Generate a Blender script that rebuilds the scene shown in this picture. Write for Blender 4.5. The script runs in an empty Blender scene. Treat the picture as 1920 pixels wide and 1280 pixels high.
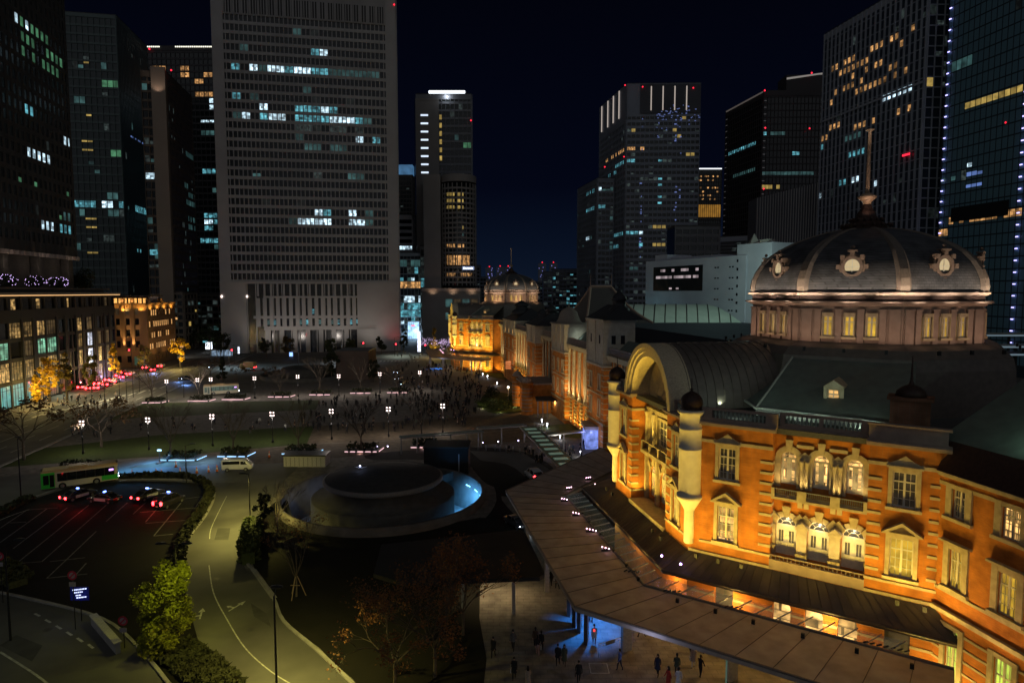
import bpy, math, random
from mathutils import Vector, Matrix
random.seed(7)
R = math.radians
sc = bpy.context.scene
COL = sc.collection
# ------------------------------------------------------------------ camera maths (to turn survey marks into ground points)
FPX = 1200.0; TH = math.atan(92/1200); CH = 30.0
_c, _s = math.cos(TH), math.sin(TH)
def ray(px, py):
    a = (px-960)/FPX; b = (640-py)/FPX
    return (a, _c+b*_s, b*_c-_s)
def G(px, py, z=0.0):
    r = ray(px, py); t = (z-CH)/r[2]
    return (r[0]*t, r[1]*t)
def D(px, py, Y):
    r = ray(px, py); t = Y/r[1]
    return (r[0]*t, Y, CH+r[2]*t)
UX, UY = -.1831, .9831
NX, NY = -.9831, -.1831
C1 = (36.9, 66.0); C2 = (.4, 262.0)
def L(n, u, C=C1): return (C[0]+NX*n+UX*u, C[1]+NY*n+UY*u)

# ------------------------------------------------------------------ objects
def absloc(o):
    v = Vector((0,0,0))
    while o is not None:
        v += o.location; o = o.parent
    return v
def tag(o, label=None, cat=None, group=None, kind=None):
    if label: o['label'] = label
    if cat: o['category'] = cat
    if group: o['group'] = group
    if kind: o['kind'] = kind
    return o
def thing(name, label, cat, loc=(0,0,0), rz=0, group=None, kind=None):
    o = bpy.data.objects.new(name, None); COL.objects.link(o)
    o.empty_display_size = .3
    o.location = (loc[0], loc[1], loc[2] if len(loc) > 2 else 0); o.rotation_euler = (0,0,rz)
    return tag(o, label, cat, group, kind)
class MB:
    """collects shapes and links them as one mesh object"""
    def __init__(s, T=None, smooth=False):
        s.v=[]; s.f=[]; s.mi=[]; s.m=0; s.T=T; s.smooth=smooth; s.sm=[]
    def add(s, vs, fs):
        b = len(s.v)
        for p in vs:
            s.v.append(s.T(*p) if s.T else tuple(p))
        for f in fs:
            s.f.append(tuple(b+i for i in f)); s.mi.append(s.m); s.sm.append(s.smooth)
    def box(s, x0,x1,y0,y1,z0,z1):
        s.add([(x0,y0,z0),(x1,y0,z0),(x1,y1,z0),(x0,y1,z0),(x0,y0,z1),(x1,y0,z1),(x1,y1,z1),(x0,y1,z1)],
              [(0,3,2,1),(4,5,6,7),(0,1,5,4),(1,2,6,5),(2,3,7,6),(3,0,4,7)])
    def cbox(s, c, d, rz=0):
        ca, sa = math.cos(rz), math.sin(rz); vs=[]
        for z in (-.5,.5):
            for x,y in ((-.5,-.5),(.5,-.5),(.5,.5),(-.5,.5)):
                X=x*d[0]; Y=y*d[1]
                vs.append((c[0]+X*ca-Y*sa, c[1]+X*sa+Y*ca, c[2]+z*d[2]))
        s.add(vs, [(0,3,2,1),(4,5,6,7),(0,1,5,4),(1,2,6,5),(2,3,7,6),(3,0,4,7)])
    def prism(s, poly, z0, z1, cap=True):
        n=len(poly)
        vs=[(p[0],p[1],z0) for p in poly]+[(p[0],p[1],z1) for p in poly]
        fs=[(i,(i+1)%n,n+(i+1)%n,n+i) for i in range(n)]
        if cap: fs += [tuple(range(n,2*n)), tuple(reversed(range(n)))]
        s.add(vs, fs)
    def face(s, pts): s.add(pts, [tuple(range(len(pts)))])
    def lathe(s, prof, c=(0,0,0), n=16, a0=0.0, closed=True):
        """prof: list of (r,z)"""
        vs=[]; fs=[]
        for r,z in prof:
            for i in range(n):
                a=a0+2*math.pi*i/n
                vs.append((c[0]+r*math.cos(a), c[1]+r*math.sin(a), c[2]+z))
        for j in range(len(prof)-1):
            for i in range(n):
                fs.append((j*n+i, j*n+(i+1)%n, (j+1)*n+(i+1)%n, (j+1)*n+i))
        if closed:
            fs.append(tuple(reversed(range(n)))); fs.append(tuple(range((len(prof)-1)*n, len(prof)*n)))
        s.add(vs, fs)
    def tube(s, pts, rs, n=6):
        pts=[Vector(p) for p in pts]
        if not hasattr(rs,'__len__'): rs=[rs]*len(pts)
        vs=[]; fs=[]
        for k,p in enumerate(pts):
            d=(pts[min(k+1,len(pts)-1)]-pts[max(k-1,0)])
            if d.length<1e-6: d=Vector((0,0,1))
            d.normalize()
            a=d.cross(Vector((0,0,1)) if abs(d.z)<.9 else Vector((1,0,0))).normalized(); b=d.cross(a)
            for i in range(n):
                t=2*math.pi*i/n
                q=p+(a*math.cos(t)+b*math.sin(t))*rs[k]; vs.append((q.x,q.y,q.z))
        for k in range(len(pts)-1):
            for i in range(n):
                fs.append((k*n+i,(k+1)*n+i,(k+1)*n+(i+1)%n,k*n+(i+1)%n))
        fs.append(tuple(range(n))); fs.append(tuple(reversed(range((len(pts)-1)*n,len(pts)*n))))
        s.add(vs,fs)
    def ball(s, c, r, n=10, m=6):
        if not hasattr(r,'__len__'): r=(r,r,r)
        vs=[(c[0],c[1],c[2]-r[2])]; fs=[]
        for j in range(1,m):
            t=-math.pi/2+math.pi*j/m
            for i in range(n):
                a=2*math.pi*i/n
                vs.append((c[0]+r[0]*math.cos(t)*math.cos(a), c[1]+r[1]*math.cos(t)*math.sin(a), c[2]+r[2]*math.sin(t)))
        vs.append((c[0],c[1],c[2]+r[2])); e=len(vs)-1
        for i in range(n):
            fs.append((0,1+(i+1)%n,1+i)); fs.append((e,1+(m-2)*n+i,1+(m-2)*n+(i+1)%n))
        for j in range(m-2):
            for i in range(n):
                fs.append((1+j*n+i,1+j*n+(i+1)%n,1+(j+1)*n+(i+1)%n,1+(j+1)*n+i))
        s.add(vs,fs)
    def build(s, name, mats, parent=None, label=None, kind=None):
        me=bpy.data.meshes.new(name)
        off = absloc(parent) if parent is not None else Vector((0,0,0))
        me.from_pydata([(p[0]-off.x,p[1]-off.y,p[2]-off.z) for p in s.v], [], s.f)
        if not isinstance(mats,(list,tuple)): mats=[mats]
        for m in mats: me.materials.append(m)
        if len(mats)>1: me.polygons.foreach_set('material_index', s.mi)
        if any(s.sm): me.polygons.foreach_set('use_smooth', s.sm)
        me.update()
        o=bpy.data.objects.new(name, me); COL.objects.link(o)
        if parent is not None: o.parent=parent
        if label: o['label']=label
        if kind: o['kind']=kind
        return o
def kids(o): return [c for c in bpy.data.objects if c.parent is o]
def snap(o):
    """a thing with its parts and sub-parts, remembered for copying"""
    allo=list(bpy.data.objects)
    def rec(q): return (q,[rec(c) for c in allo if c.parent is q])
    return rec(o)
def dup(tree, parent=None):
    o,ch=tree
    c=o.copy(); COL.objects.link(c); c.parent=parent
    for t in ch: dup(t,c)
    return c
def put(tree, first, loc, rz, label, group=None, scale=1.0):
    """first: list flag, the source itself is used the first time"""
    if not first: first.append(1); o=tree[0]
    else: o=dup(tree)
    o.location=(loc[0],loc[1],loc[2] if len(loc)>2 else 0); o.rotation_euler=(0,0,rz); o.scale=(scale,)*3
    o['label']=label
    if group: o['group']=group
    return o

# ------------------------------------------------------------------ materials
def nt(m): return m.node_tree.nodes, m.node_tree.links
MATS={}
def mat(name, col, rough=.8, col2=None, scale=6.0, metal=0.0, bump=0.0, spec=.3, coord='Object', detail=4, stretch=None, aniso=None):
    """principled surface with a mottled base colour"""
    if name in MATS: return MATS[name]
    m=bpy.data.materials.new(name); m.use_nodes=True; N,K=nt(m)
    b=N['Principled BSDF']; b.inputs['Roughness'].default_value=rough; b.inputs['Metallic'].default_value=metal
    b.inputs['Specular IOR Level'].default_value=spec
    col=tuple(col)+(1,)
    if col2 is None: col2=tuple(x*.72 for x in col[:3])
    col2=tuple(col2)+(1,)
    tc=N.new('ShaderNodeTexCoord'); mp=N.new('ShaderNodeMapping'); K.new(tc.outputs[coord],mp.inputs[0])
    if stretch: mp.inputs['Scale'].default_value=stretch
    nz=N.new('ShaderNodeTexNoise'); nz.inputs['Scale'].default_value=scale; nz.inputs['Detail'].default_value=detail
    K.new(mp.outputs[0],nz.inputs['Vector'])
    cr=N.new('ShaderNodeValToRGB'); cr.color_ramp.elements[0].position=.32; cr.color_ramp.elements[1].position=.68
    cr.color_ramp.elements[0].color=col2; cr.color_ramp.elements[1].color=col
    K.new(nz.outputs['Fac'],cr.inputs[0]); K.new(cr.outputs[0],b.inputs['Base Color'])
    if bump:
        bp=N.new('ShaderNodeBump'); bp.inputs['Strength'].default_value=bump; bp.inputs['Distance'].default_value=.03
        K.new(nz.outputs['Fac'],bp.inputs['Height']); K.new(bp.outputs[0],b.inputs['Normal'])
    MATS[name]=m; return m
def emit(name, col, strength, vary=0.0, sample=False, scale=1.2, blotch=0.0, cells=None):
    """light-giving surface; vary: brightness by object, blotch: uneven interior"""
    if name in MATS: return MATS[name]
    m=bpy.data.materials.new(name); m.use_nodes=True; N,K=nt(m)
    b=N['Principled BSDF']; b.inputs['Base Color'].default_value=(.05,.05,.05,1); b.inputs['Roughness'].default_value=.3
    b.inputs['Emission Color'].default_value=tuple(col)+(1,); b.inputs['Emission Strength'].default_value=strength
    last=None
    if vary:
        oi=N.new('ShaderNodeObjectInfo'); mr=N.new('ShaderNodeMapRange')
        mr.inputs['To Min'].default_value=strength*(1-vary); mr.inputs['To Max'].default_value=strength*(1+vary*.6)
        K.new(oi.outputs['Random'],mr.inputs['Value']); last=mr.outputs[0]
    if blotch:
        tc=N.new('ShaderNodeTexCoord'); nz=N.new('ShaderNodeTexNoise'); nz.inputs['Scale'].default_value=scale; nz.inputs['Detail'].default_value=3
        K.new(tc.outputs['Object'],nz.inputs['Vector'])
        m2=N.new('ShaderNodeMapRange'); m2.inputs['From Min'].default_value=.35; m2.inputs['From Max'].default_value=.65
        m2.inputs['To Min'].default_value=1-blotch; m2.inputs['To Max'].default_value=1+blotch*.5
        K.new(nz.outputs['Fac'],m2.inputs['Value'])
        mu=N.new('ShaderNodeMath'); mu.operation='MULTIPLY'; K.new(m2.outputs[0],mu.inputs[0])
        if last is not None: K.new(last,mu.inputs[1])
        else: mu.inputs[1].default_value=strength
        last=mu.outputs[0]
    if cells:
        tc=N.new('ShaderNodeTexCoord'); sx=N.new('ShaderNodeSeparateXYZ'); K.new(tc.outputs['Object'],sx.inputs[0])
        ad=N.new('ShaderNodeMath'); ad.operation='ADD'; K.new(sx.outputs[0],ad.inputs[0]); K.new(sx.outputs[1],ad.inputs[1])
        cb=N.new('ShaderNodeCombineXYZ'); K.new(ad.outputs[0],cb.inputs[0]); K.new(sx.outputs[2],cb.inputs[1])
        br=N.new('ShaderNodeTexBrick'); br.inputs['Scale'].default_value=1; br.inputs['Brick Width'].default_value=cells[0]; br.inputs['Row Height'].default_value=cells[1]
        br.inputs['Mortar Size'].default_value=.03; br.inputs['Color1'].default_value=(.18,.18,.18,1); br.inputs['Color2'].default_value=(1.5,1.5,1.5,1); br.inputs['Mortar'].default_value=(.12,.12,.12,1)
        K.new(cb.outputs[0],br.inputs['Vector'])
        mu=N.new('ShaderNodeMath'); mu.operation='MULTIPLY'; K.new(br.outputs['Color'],mu.inputs[0])
        if last is not None: K.new(last,mu.inputs[1])
        else: mu.inputs[1].default_value=strength
        last=mu.outputs[0]
    if last is not None: K.new(last,b.inputs['Emission Strength'])
    if not sample:
        try: m.cycles.emission_sampling='NONE'
        except Exception: pass
    MATS[name]=m; return m
def brickmat(name, a, b_, mortar, scale, rough=.85, bw=.5, rh=.25, ms=.02, rot=None):
    if name in MATS: return MATS[name]
    m=bpy.data.materials.new(name); m.use_nodes=True; N,K=nt(m)
    b=N['Principled BSDF']; b.inputs['Roughness'].default_value=rough; b.inputs['Specular IOR Level'].default_value=.2
    tc=N.new('ShaderNodeTexCoord'); sx=N.new('ShaderNodeSeparateXYZ'); K.new(tc.outputs['Object'],sx.inputs[0])
    ad=N.new('ShaderNodeMath'); ad.operation='ADD'; K.new(sx.outputs[0],ad.inputs[0])
    if rot=='XZ': pass
    my=N.new('ShaderNodeMath'); my.operation='MULTIPLY'; my.inputs[1].default_value=.93; K.new(sx.outputs[1],my.inputs[0]); K.new(my.outputs[0],ad.inputs[1])
    cb=N.new('ShaderNodeCombineXYZ'); K.new(ad.outputs[0],cb.inputs[0]); K.new(sx.outputs[1 if rot=='flat' else 2],cb.inputs[1])
    if rot=='flat': K.new(sx.outputs[0],cb.inputs[0])
    br=N.new('ShaderNodeTexBrick'); br.inputs['Scale'].default_value=scale; br.inputs['Color1'].default_value=tuple(a)+(1,)
    br.inputs['Color2'].default_value=tuple(b_)+(1,); br.inputs['Mortar'].default_value=tuple(mortar)+(1,)
    br.inputs['Mortar Size'].default_value=ms; br.inputs['Brick Width'].default_value=bw; br.inputs['Row Height'].default_value=rh
    K.new(cb.outputs[0],br.inputs['Vector'])
    nz=N.new('ShaderNodeTexNoise'); nz.inputs['Scale'].default_value=.9; nz.inputs['Detail'].default_value=6; K.new(tc.outputs['Object'],nz.inputs['Vector'])
    mr=N.new('ShaderNodeMapRange'); mr.inputs['From Min'].default_value=.3; mr.inputs['From Max'].default_value=.7
    mr.inputs['To Min'].default_value=.60; mr.inputs['To Max'].default_value=1.15; K.new(nz.outputs['Fac'],mr.inputs['Value'])
    mx=N.new('ShaderNodeMix'); mx.data_type='RGBA'; mx.blend_type='MULTIPLY'; mx.inputs[0].default_value=1
    K.new(br.outputs['Color'],mx.inputs[6]); K.new(mr.outputs[0],mx.inputs[7]); K.new(mx.outputs[2],b.inputs['Base Color'])
    MATS[name]=m; return m
def glassmat(name, col, rough=.12, metal=0.0, spec=.6):
    if name in MATS: return MATS[name]
    m=bpy.data.materials.new(name); m.use_nodes=True; b=m.node_tree.nodes['Principled BSDF']
    b.inputs['Base Color'].default_value=tuple(col)+(1,); b.inputs['Roughness'].default_value=rough
    b.inputs['Metallic'].default_value=metal; b.inputs['Specular IOR Level'].default_value=spec
    MATS[name]=m; return m

def spot(name, loc, target, power, col, angle=120, blend=.6, rad=.06, parent=None):
    l=bpy.data.lights.new(name,'SPOT'); l.energy=power; l.color=col; l.spot_size=R(angle); l.spot_blend=blend; l.shadow_soft_size=rad
    o=bpy.data.objects.new(name,l); COL.objects.link(o); 
    d=Vector(target)-Vector(loc); o.rotation_euler=d.to_track_quat('-Z','Y').to_euler()
    off=absloc(parent) if parent is not None else Vector((0,0,0))
    o.location=Vector(loc)-off
    if parent is not None: o.parent=parent
    return o
def point(name, loc, power, col, rad=.12, parent=None):
    l=bpy.data.lights.new(name,'POINT'); l.energy=power; l.color=col; l.shadow_soft_size=rad
    o=bpy.data.objects.new(name,l); COL.objects.link(o)
    off=absloc(parent) if parent is not None else Vector((0,0,0))
    o.location=Vector(loc)-off
    if parent is not None: o.parent=parent
    return o

# ------------------------------------------------------------------ camera, world, city glow
cd=bpy.data.cameras.new('camera'); cam=bpy.data.objects.new('camera',cd); COL.objects.link(cam)
cd.sensor_fit='HORIZONTAL'; cd.sensor_width=36; cd.lens=36*FPX/1920; cd.clip_start=.5; cd.clip_end=6000
cam.location=(0,0,CH); cam.rotation_euler=(math.pi/2-TH,0,0); sc.camera=cam
w=bpy.data.worlds.new('World'); sc.world=w; w.use_nodes=True; N,K=w.node_tree.nodes,w.node_tree.links
tc=N.new('ShaderNodeTexCoord'); sx=N.new('ShaderNodeSeparateXYZ'); K.new(tc.outputs['Generated'],sx.inputs[0])
cr=N.new('ShaderNodeValToRGB'); e=cr.color_ramp.elements
e[0].position=0.0; e[0].color=(.0042,.0085,.020,1)
e[1].position=1.0; e[1].color=(.0006,.0008,.0022,1)
q=cr.color_ramp.elements.new(.06); q.color=(.0028,.0058,.0155,1)
q=cr.color_ramp.elements.new(.16); q.color=(.0011,.0020,.0072,1)
q=cr.color_ramp.elements.new(.42); q.color=(.0007,.0010,.0034,1)
K.new(sx.outputs[2],cr.inputs[0]); K.new(cr.outputs[0],N['Background'].inputs[0]); N['Background'].inputs[1].default_value=1.0
gl=bpy.data.lights.new('city_glow','SUN'); gl.energy=.34; gl.angle=R(125); gl.color=(.92,.95,1.0)
go=bpy.data.objects.new('city_glow',gl); COL.objects.link(go); go.rotation_euler=Vector((.05,1,-.22)).to_track_quat('-Z','Y').to_euler()
go.location=(0,-50,120)
sc.view_settings.view_transform='Standard'; sc.view_settings.look='None'; sc.view_settings.gamma=1; sc.view_settings.exposure=0
sc.render.engine='CYCLES'
sc.cycles.use_denoising=True
try: sc.cycles.denoiser='OPENIMAGEDENOISE'
except Exception: pass
sc.cycles.max_bounces=5; sc.cycles.diffuse_bounces=3; sc.cycles.glossy_bounces=3; sc.cycles.transparent_max_bounces=6
sc.cycles.sample_clamp_indirect=3; sc.cycles.use_light_tree=True; sc.cycles.caustics_reflective=False; sc.cycles.caustics_refractive=False

# ------------------------------------------------------------------ shared materials
BRICK=brickmat('red_brick',(.53,.185,.024),(.44,.142,.018),(.40,.18,.07),3.2,bw=.66,rh=.19)
STONE=mat('pale_stone',(.47,.39,.25),.8,(.34,.275,.17),2.5)
STONE2=mat('brown_grey_stone',(.32,.245,.20),.8,(.25,.19,.155),1.5)
SLATE=mat('slate_roof',(.026,.027,.030),.6,(.016,.017,.020),5,stretch=(1,1,5))
SLATE_D=brickmat('dome_slate',(.098,.100,.105),(.072,.074,.078),(.05,.051,.053),1.0,rough=.5,bw=.55,rh=.24,ms=.025)
COPPER=mat('grey_zinc_sheet',(.125,.105,.088),.5,(.09,.076,.064),2,spec=.5)
COPPER_D=mat('brown_copper_cap',(.050,.027,.02),.55,(.028,.016,.012),4)
GREENROOF=mat('grey_green_roof',(.12,.145,.125),.6,(.09,.11,.095),1.2)
WFRAME=mat('cream_window_frame',(.62,.58,.48),.6,(.52,.48,.40),4)
DGLASS=glassmat('dark_window_glass',(.012,.013,.016),.08)
DARKMETAL=mat('dark_metal',(.03,.03,.032),.45,(.02,.02,.022),8,metal=.4)
PALEMETAL=mat('pale_metal',(.42,.42,.42),.4,(.32,.32,.32),5,metal=.5)
CANOPY_OUT=mat('brown_grey_sheet_roof',(.42,.36,.30),.6,(.29,.245,.20),.8)
CANOPY_IN=mat('dark_brown_sheet_roof',(.10,.078,.062),.5,(.07,.054,.043),1.0)
CONC=mat('concrete',(.27,.26,.24),.85,(.19,.18,.165),.8)
CONC_D=mat('dark_concrete',(.065,.063,.058),.8,(.042,.041,.038),.8)
WINWARM=emit('warm_room_light',(1,.56,.17),1.25,.35,blotch=.6,scale=1.6,cells=(.46,.62))
WINYEL=emit('yellow_blind_light',(1,.60,.05),.55,.3,blotch=.45,scale=1.2)
WINDIM=emit('dim_room_light',(.7,.45,.2),.07,.6,blotch=.6,scale=1.8,cells=(.5,.7))
# ================================================================== THE STATION
def FR(O, dv, nv, z0=0.0):
    ox,oy=O[0],O[1]
    return lambda s,o,z:(ox+dv[0]*s+nv[0]*o, oy+dv[1]*s+nv[1]*o, z+z0)
Q=.70711
uV=(UX,UY); nV=(NX,NY); mu=(-UX,-UY)
dSW=(-NX*Q-UX*Q, -NY*Q-UY*Q); nSW=(NX*Q-UX*Q, NY*Q-UY*Q)
SW=FR(L(24,-9),dSW,nSW); WF=FR(L(24,-9),uV,nV); SF=FR(L(11.7,-21.3),mu,nV)
station=thing('station_building','long red brick station with stone bands, slate domes and orange floodlit corner pavilion','station building',(C1[0],C1[1],0))
S=station
def grid_wall(mb,T,s0,s1,z0,z1,holes,out=0.0,depth=.28):
    ss=sorted({s0,s1}|{h[0] for h in holes}|{h[1] for h in holes}); zs=sorted({z0,z1}|{h[2] for h in holes}|{h[3] for h in holes})
    ss=[a for a in ss if s0<=a<=s1]; zs=[a for a in zs if z0<=a<=z1]
    for i in range(len(ss)-1):
        for j in range(len(zs)-1):
            cs=(ss[i]+ss[i+1])/2; cz=(zs[j]+zs[j+1])/2
            if any(h[0]<cs<h[1] and h[2]<cz<h[3] for h in holes): continue
            mb.face([T(ss[i],out,zs[j]),T(ss[i+1],out,zs[j]),T(ss[i+1],out,zs[j+1]),T(ss[i],out,zs[j+1])])
    for h in holes:
        a,b,c,d=h[:4]
        for p,q in (((a,c),(a,d)),((b,c),(b,d)),((a,c),(b,c)),((a,d),(b,d))):
            mb.face([T(p[0],out,p[1]),T(q[0],out,q[1]),T(q[0],out-depth,q[1]),T(p[0],out-depth,p[1])])
        if len(h)>4:   # arched head: fill the corners
            r=(b-a)/2; cx=(a+b)/2; cz=d-r; n=8
            for sg in (-1,1):
                pts=[(cx+sg*r,d)]+[(cx+sg*r*math.cos(math.pi/2*k/n), cz+r*math.sin(math.pi/2*k/n)) for k in range(n+1)]
                mb.face([T(x,out,z) for x,z in pts])
                for k in range(n):
                    x0,zz0=pts[k+1]; x1,zz1=pts[k+2]
                    mb.face([T(x0,out,zz0),T(x1,out,zz1),T(x1,out-depth,zz1),T(x0,out-depth,zz0)])
def FB(mb,T,s0,s1,o0,o1,z0,z1):
    vs=[T(s0,o0,z0),T(s1,o0,z0),T(s1,o1,z0),T(s0,o1,z0),T(s0,o0,z1),T(s1,o0,z1),T(s1,o1,z1),T(s0,o1,z1)]
    mb.add(vs,[(0,3,2,1),(4,5,6,7),(0,1,5,4),(1,2,6,5),(2,3,7,6),(3,0,4,7)])
def rect_win(T,a,b,z0,z1,pane,out=0.0,hood=None,parent=None,surround=.27,bars=2,fine=True,tr=.72):
    """window part: stone surround, cream frame and bars; pane as sub-part"""
    P=parent or S
    m=MB(); sw=surround
    if sw:
        FB(m,T,a-sw,a,out-.02,out+.13,z0-.02,z1+.3); FB(m,T,b,b+sw,out-.02,out+.13,z0-.02,z1+.3)
        FB(m,T,a,b,out-.02,out+.11,z1,z1+.3); FB(m,T,a-sw-.12,b+sw+.12,out-.02,out+.24,z0-.22,z0)
    if hood=='tri':
        c=(a+b)/2; zb=z1+.42; h=.85; e=sw+.28
        FB(m,T,a-e,b+e,out,out+.3,zb-.1,zb+.03)
        for sg in (-1,1):
            x0=c+sg*((b-a)/2+e); pts=[(x0,zb),(c,zb+h),(c,zb+h-.25),(x0-sg*.35,zb)]
            vs=[T(x,out,z) for x,z in pts]+[T(x,out+.42,z) for x,z in pts]
            m.add(vs,[(0,1,2,3),(4,5,6,7),(0,1,5,4),(1,2,6,5),(2,3,7,6),(3,0,4,7)])
        m.face([T(a-e+.3,out+.03,zb),T(b+e-.3,out+.03,zb),T(c,out+.03,zb+h-.2)])
    if hood=='seg':
        c=(a+b)/2; zb=z1+.38; e=sw+.12; hw=(b-a)/2+e
        FB(m,T,a-e,b+e,out,out+.25,zb-.08,zb+.06)
        pts=[(-hw,zb+.06),(-hw,zb+.3),(-hw+.18,zb+.22),(-.55,zb+.42),(-.25,zb+.62),(0,zb+.8),(.25,zb+.62),(.55,zb+.42),(hw-.18,zb+.22),(hw,zb+.3),(hw,zb+.06)]
        n=len(pts); vs=[T(c+x,out,z) for x,z in pts]+[T(c+x,out+.12,z) for x,z in pts]
        m.add(vs,[tuple(range(n,2*n))]+[(i,(i+1)%n,n+(i+1)%n,n+i) for i in range(n)])
    if hood=='flat':
        FB(m,T,a-sw-.2,b+sw+.2,out,out+.38,z1+.42,z1+.56)
    m.m=1; f=.09; o0,o1=out-.20,out-.12
    FB(m,T,a,a+f,o0,o1,z0,z1); FB(m,T,b-f,b,o0,o1,z0,z1); FB(m,T,a+f,b-f,o0,o1,z1-f,z1); FB(m,T,a+f,b-f,o0,o1,z0,z0+f*1.3)
    c=(a+b)/2; zt=z0+(z1-z0)*tr
    FB(m,T,c-.07,c+.07,o0,o1+.02,z0+f*1.3,z1-f)
    FB(m,T,a+f,c-.07,o0,o1,zt-.05,zt+.05); FB(m,T,c+.07,b-f,o0,o1,zt-.05,zt+.05)
    if fine:
        for x0,x1 in ((a+f,c-.07),(c+.07,b-f)):
            xm=(x0+x1)/2; FB(m,T,xm-.018,xm+.018,o0,o1-.02,z0+f*1.3,zt-.05); FB(m,T,xm-.018,xm+.018,o0,o1-.02,zt+.05,z1-f)
            for k in (1,2): zz=z0+(zt-z0)*k/3; FB(m,T,x0,xm-.018,o0,o1-.02,zz-.018,zz+.018); FB(m,T,xm+.018,x1,o0,o1-.02,zz-.018,zz+.018)
    o=m.build('window',[STONE,WFRAME],P)
    p=MB(); p.face([T(a,out-.21,z0),T(b,out-.21,z0),T(b,out-.21,z1),T(a,out-.21,z1)]); p.build('pane',pane,o)
    return o
def arch_win(T,cx,w,z0,zs,pane,out,ring=.42,door=False):
    """arched window: voussoirs, keystone, frame; z at springing zs"""
    r=w/2; m=MB(); n=10
    def seg(r0,r1,a0,a1,o0,o1,k=3):
        for i in range(k):
            t0=a0+(a1-a0)*i/k; t1=a0+(a1-a0)*(i+1)/k
            P=[(r0,t0),(r1,t0),(r1,t1),(r0,t1)]
            pts=[(cx+q*math.cos(t), zs+q*math.sin(t)) for q,t in P]
            vs=[T(x,o0,z) for x,z in pts]+[T(x,o1,z) for x,z in pts]
            m.add(vs,[(3,2,1,0),(4,5,6,7),(0,1,5,4),(1,2,6,5),(2,3,7,6),(3,0,4,7)])
    if door:
        for k in range(7):
            a0=math.pi*k/7; a1=math.pi*(k+1)/7; rr=ring*(1.9 if k%2==1 else 1.0)
            if k==3: rr=ring*2.1
            seg(r,r+rr,a0+.02,a1-.02,out-.02,out+(.2 if k%2 else .1),2)
    else:
        seg(r,r+ring,0,math.pi,out-.02,out+.1,12)
        pts=[(-.16,zs+r),(.16,zs+r),(.27,zs+r+.92),(-.27,zs+r+.92)]
        vs=[T(cx+x,out,z) for x,z in pts]+[T(cx+x,out+.22,z) for x,z in pts]
        m.add(vs,[(4,5,6,7),(0,1,5,4),(1,2,6,5),(2,3,7,6),(3,0,4,7)])
    m.m=1; o0,o1=out-.20,out-.12; f=.08
    seg(r-f,r,0,math.pi,o0,o1,10)
    FB(m,T,cx-r,cx-r+f,o0,o1,z0,zs); FB(m,T,cx+r-f,cx+r,o0,o1,z0,zs)
    FB(m,T,cx-r+f,cx+r-f,o0,o1+.03,zs-.08,zs+.06)
    FB(m,T,cx-.09,cx+.09,o0,o1+.02,z0,zs-.08)
    seg(r*.5-.02,r*.5+.02,0,math.pi,o0,o1-.02,8)
    for t in (.25,.5,.75):
        a=math.pi*t; x=cx+(r-f)*math.cos(a); z=zs+(r-f)*math.sin(a); x0=cx+r*.5*math.cos(a); zz0=zs+r*.5*math.sin(a)
        dx,dz=-math.sin(a)*.018,math.cos(a)*.018
        m.add([T(x0+dx,o1-.02,zz0+dz),T(x0-dx,o1-.02,zz0-dz),T(x-dx,o1-.02,z-dz),T(x+dx,o1-.02,z+dz)],[(0,1,2,3)])
    for sg in (-1,1):
        x0,x1=(cx-r+f,cx-.09) if sg<0 else (cx+.09,cx+r-f); xm=(x0+x1)/2
        if door:
            FB(m,T,x0,x1,o0,o1,z0,z0+(zs-z0)*.42)
            FB(m,T,xm-.02,xm+.02,o0,o1-.02,z0+(zs-z0)*.42,zs-.08); FB(m,T,x0,x0+.12,o0,o1,z0+(zs-z0)*.42,zs-.08); FB(m,T,x1-.12,x1,o0,o1,z0+(zs-z0)*.42,zs-.08)
            FB(m,T,x0+.12,x1-.12,o0,o1,z0+(zs-z0)*.82,zs-.08)
        else:
            FB(m,T,x0,x0+.1,o0,o1,z0,zs-.08); FB(m,T,x1-.1,x1,o0,o1,z0,zs-.08); FB(m,T,x0+.1,x1-.1,o0,o1,z0,z0+.3)
            zz=z0+(zs-z0)*.6; FB(m,T,x0+.1,x1-.1,o0,o1-.02,zz-.02,zz+.02)
    o=m.build('arched_door' if door else 'arched_window',[STONE,WFRAME],S)
    p=MB(); p.face([T(cx-r,out-.21,z0),T(cx+r,out-.21,z0)]+[T(cx+r*math.cos(math.pi*k/n),out-.21,zs+r*math.sin(math.pi*k/n)) for k in range(n+1)]); p.build('pane',pane,o)
    return o
def quoins(m,T,a,b,z0,z1,out=0.0,step=.83,side=None,h=.2):
    z=z0
    while z<z1:
        FB(m,T,a,b,out-.02,out+.05,z,z+h)
        if side is not None: # wrap on the return at s=side (recess depth .5)
            FB(m,T,min(side,side+.05*(1 if side>=b-1e-3 else -1)),max(side,side+.05*(1 if side>=b-1e-3 else -1)),out-.75,out+.05,z,z+h)
        z+=step
def balusters(m,T,a,b,z0,z1,out,step=.3):
    n=max(1,int((b-a)/step)); 
    for i in range(n):
        s=a+(b-a)*(i+.5)/n; c=T(s,out,0)
        h=z1-z0
        m.lathe([(.06,z0),(.085,z0+h*.1),(.05,z0+h*.2),(.11,z0+h*.45),(.10,z0+h*.65),(.045,z0+h*.85),(.08,z1)],(c[0],c[1],0),8,closed=False)
def hole(a,b,c,d,*x): return (a,b,c,d)+x
CX1=(C1[0]-.72,C1[1]+.1)
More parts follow.
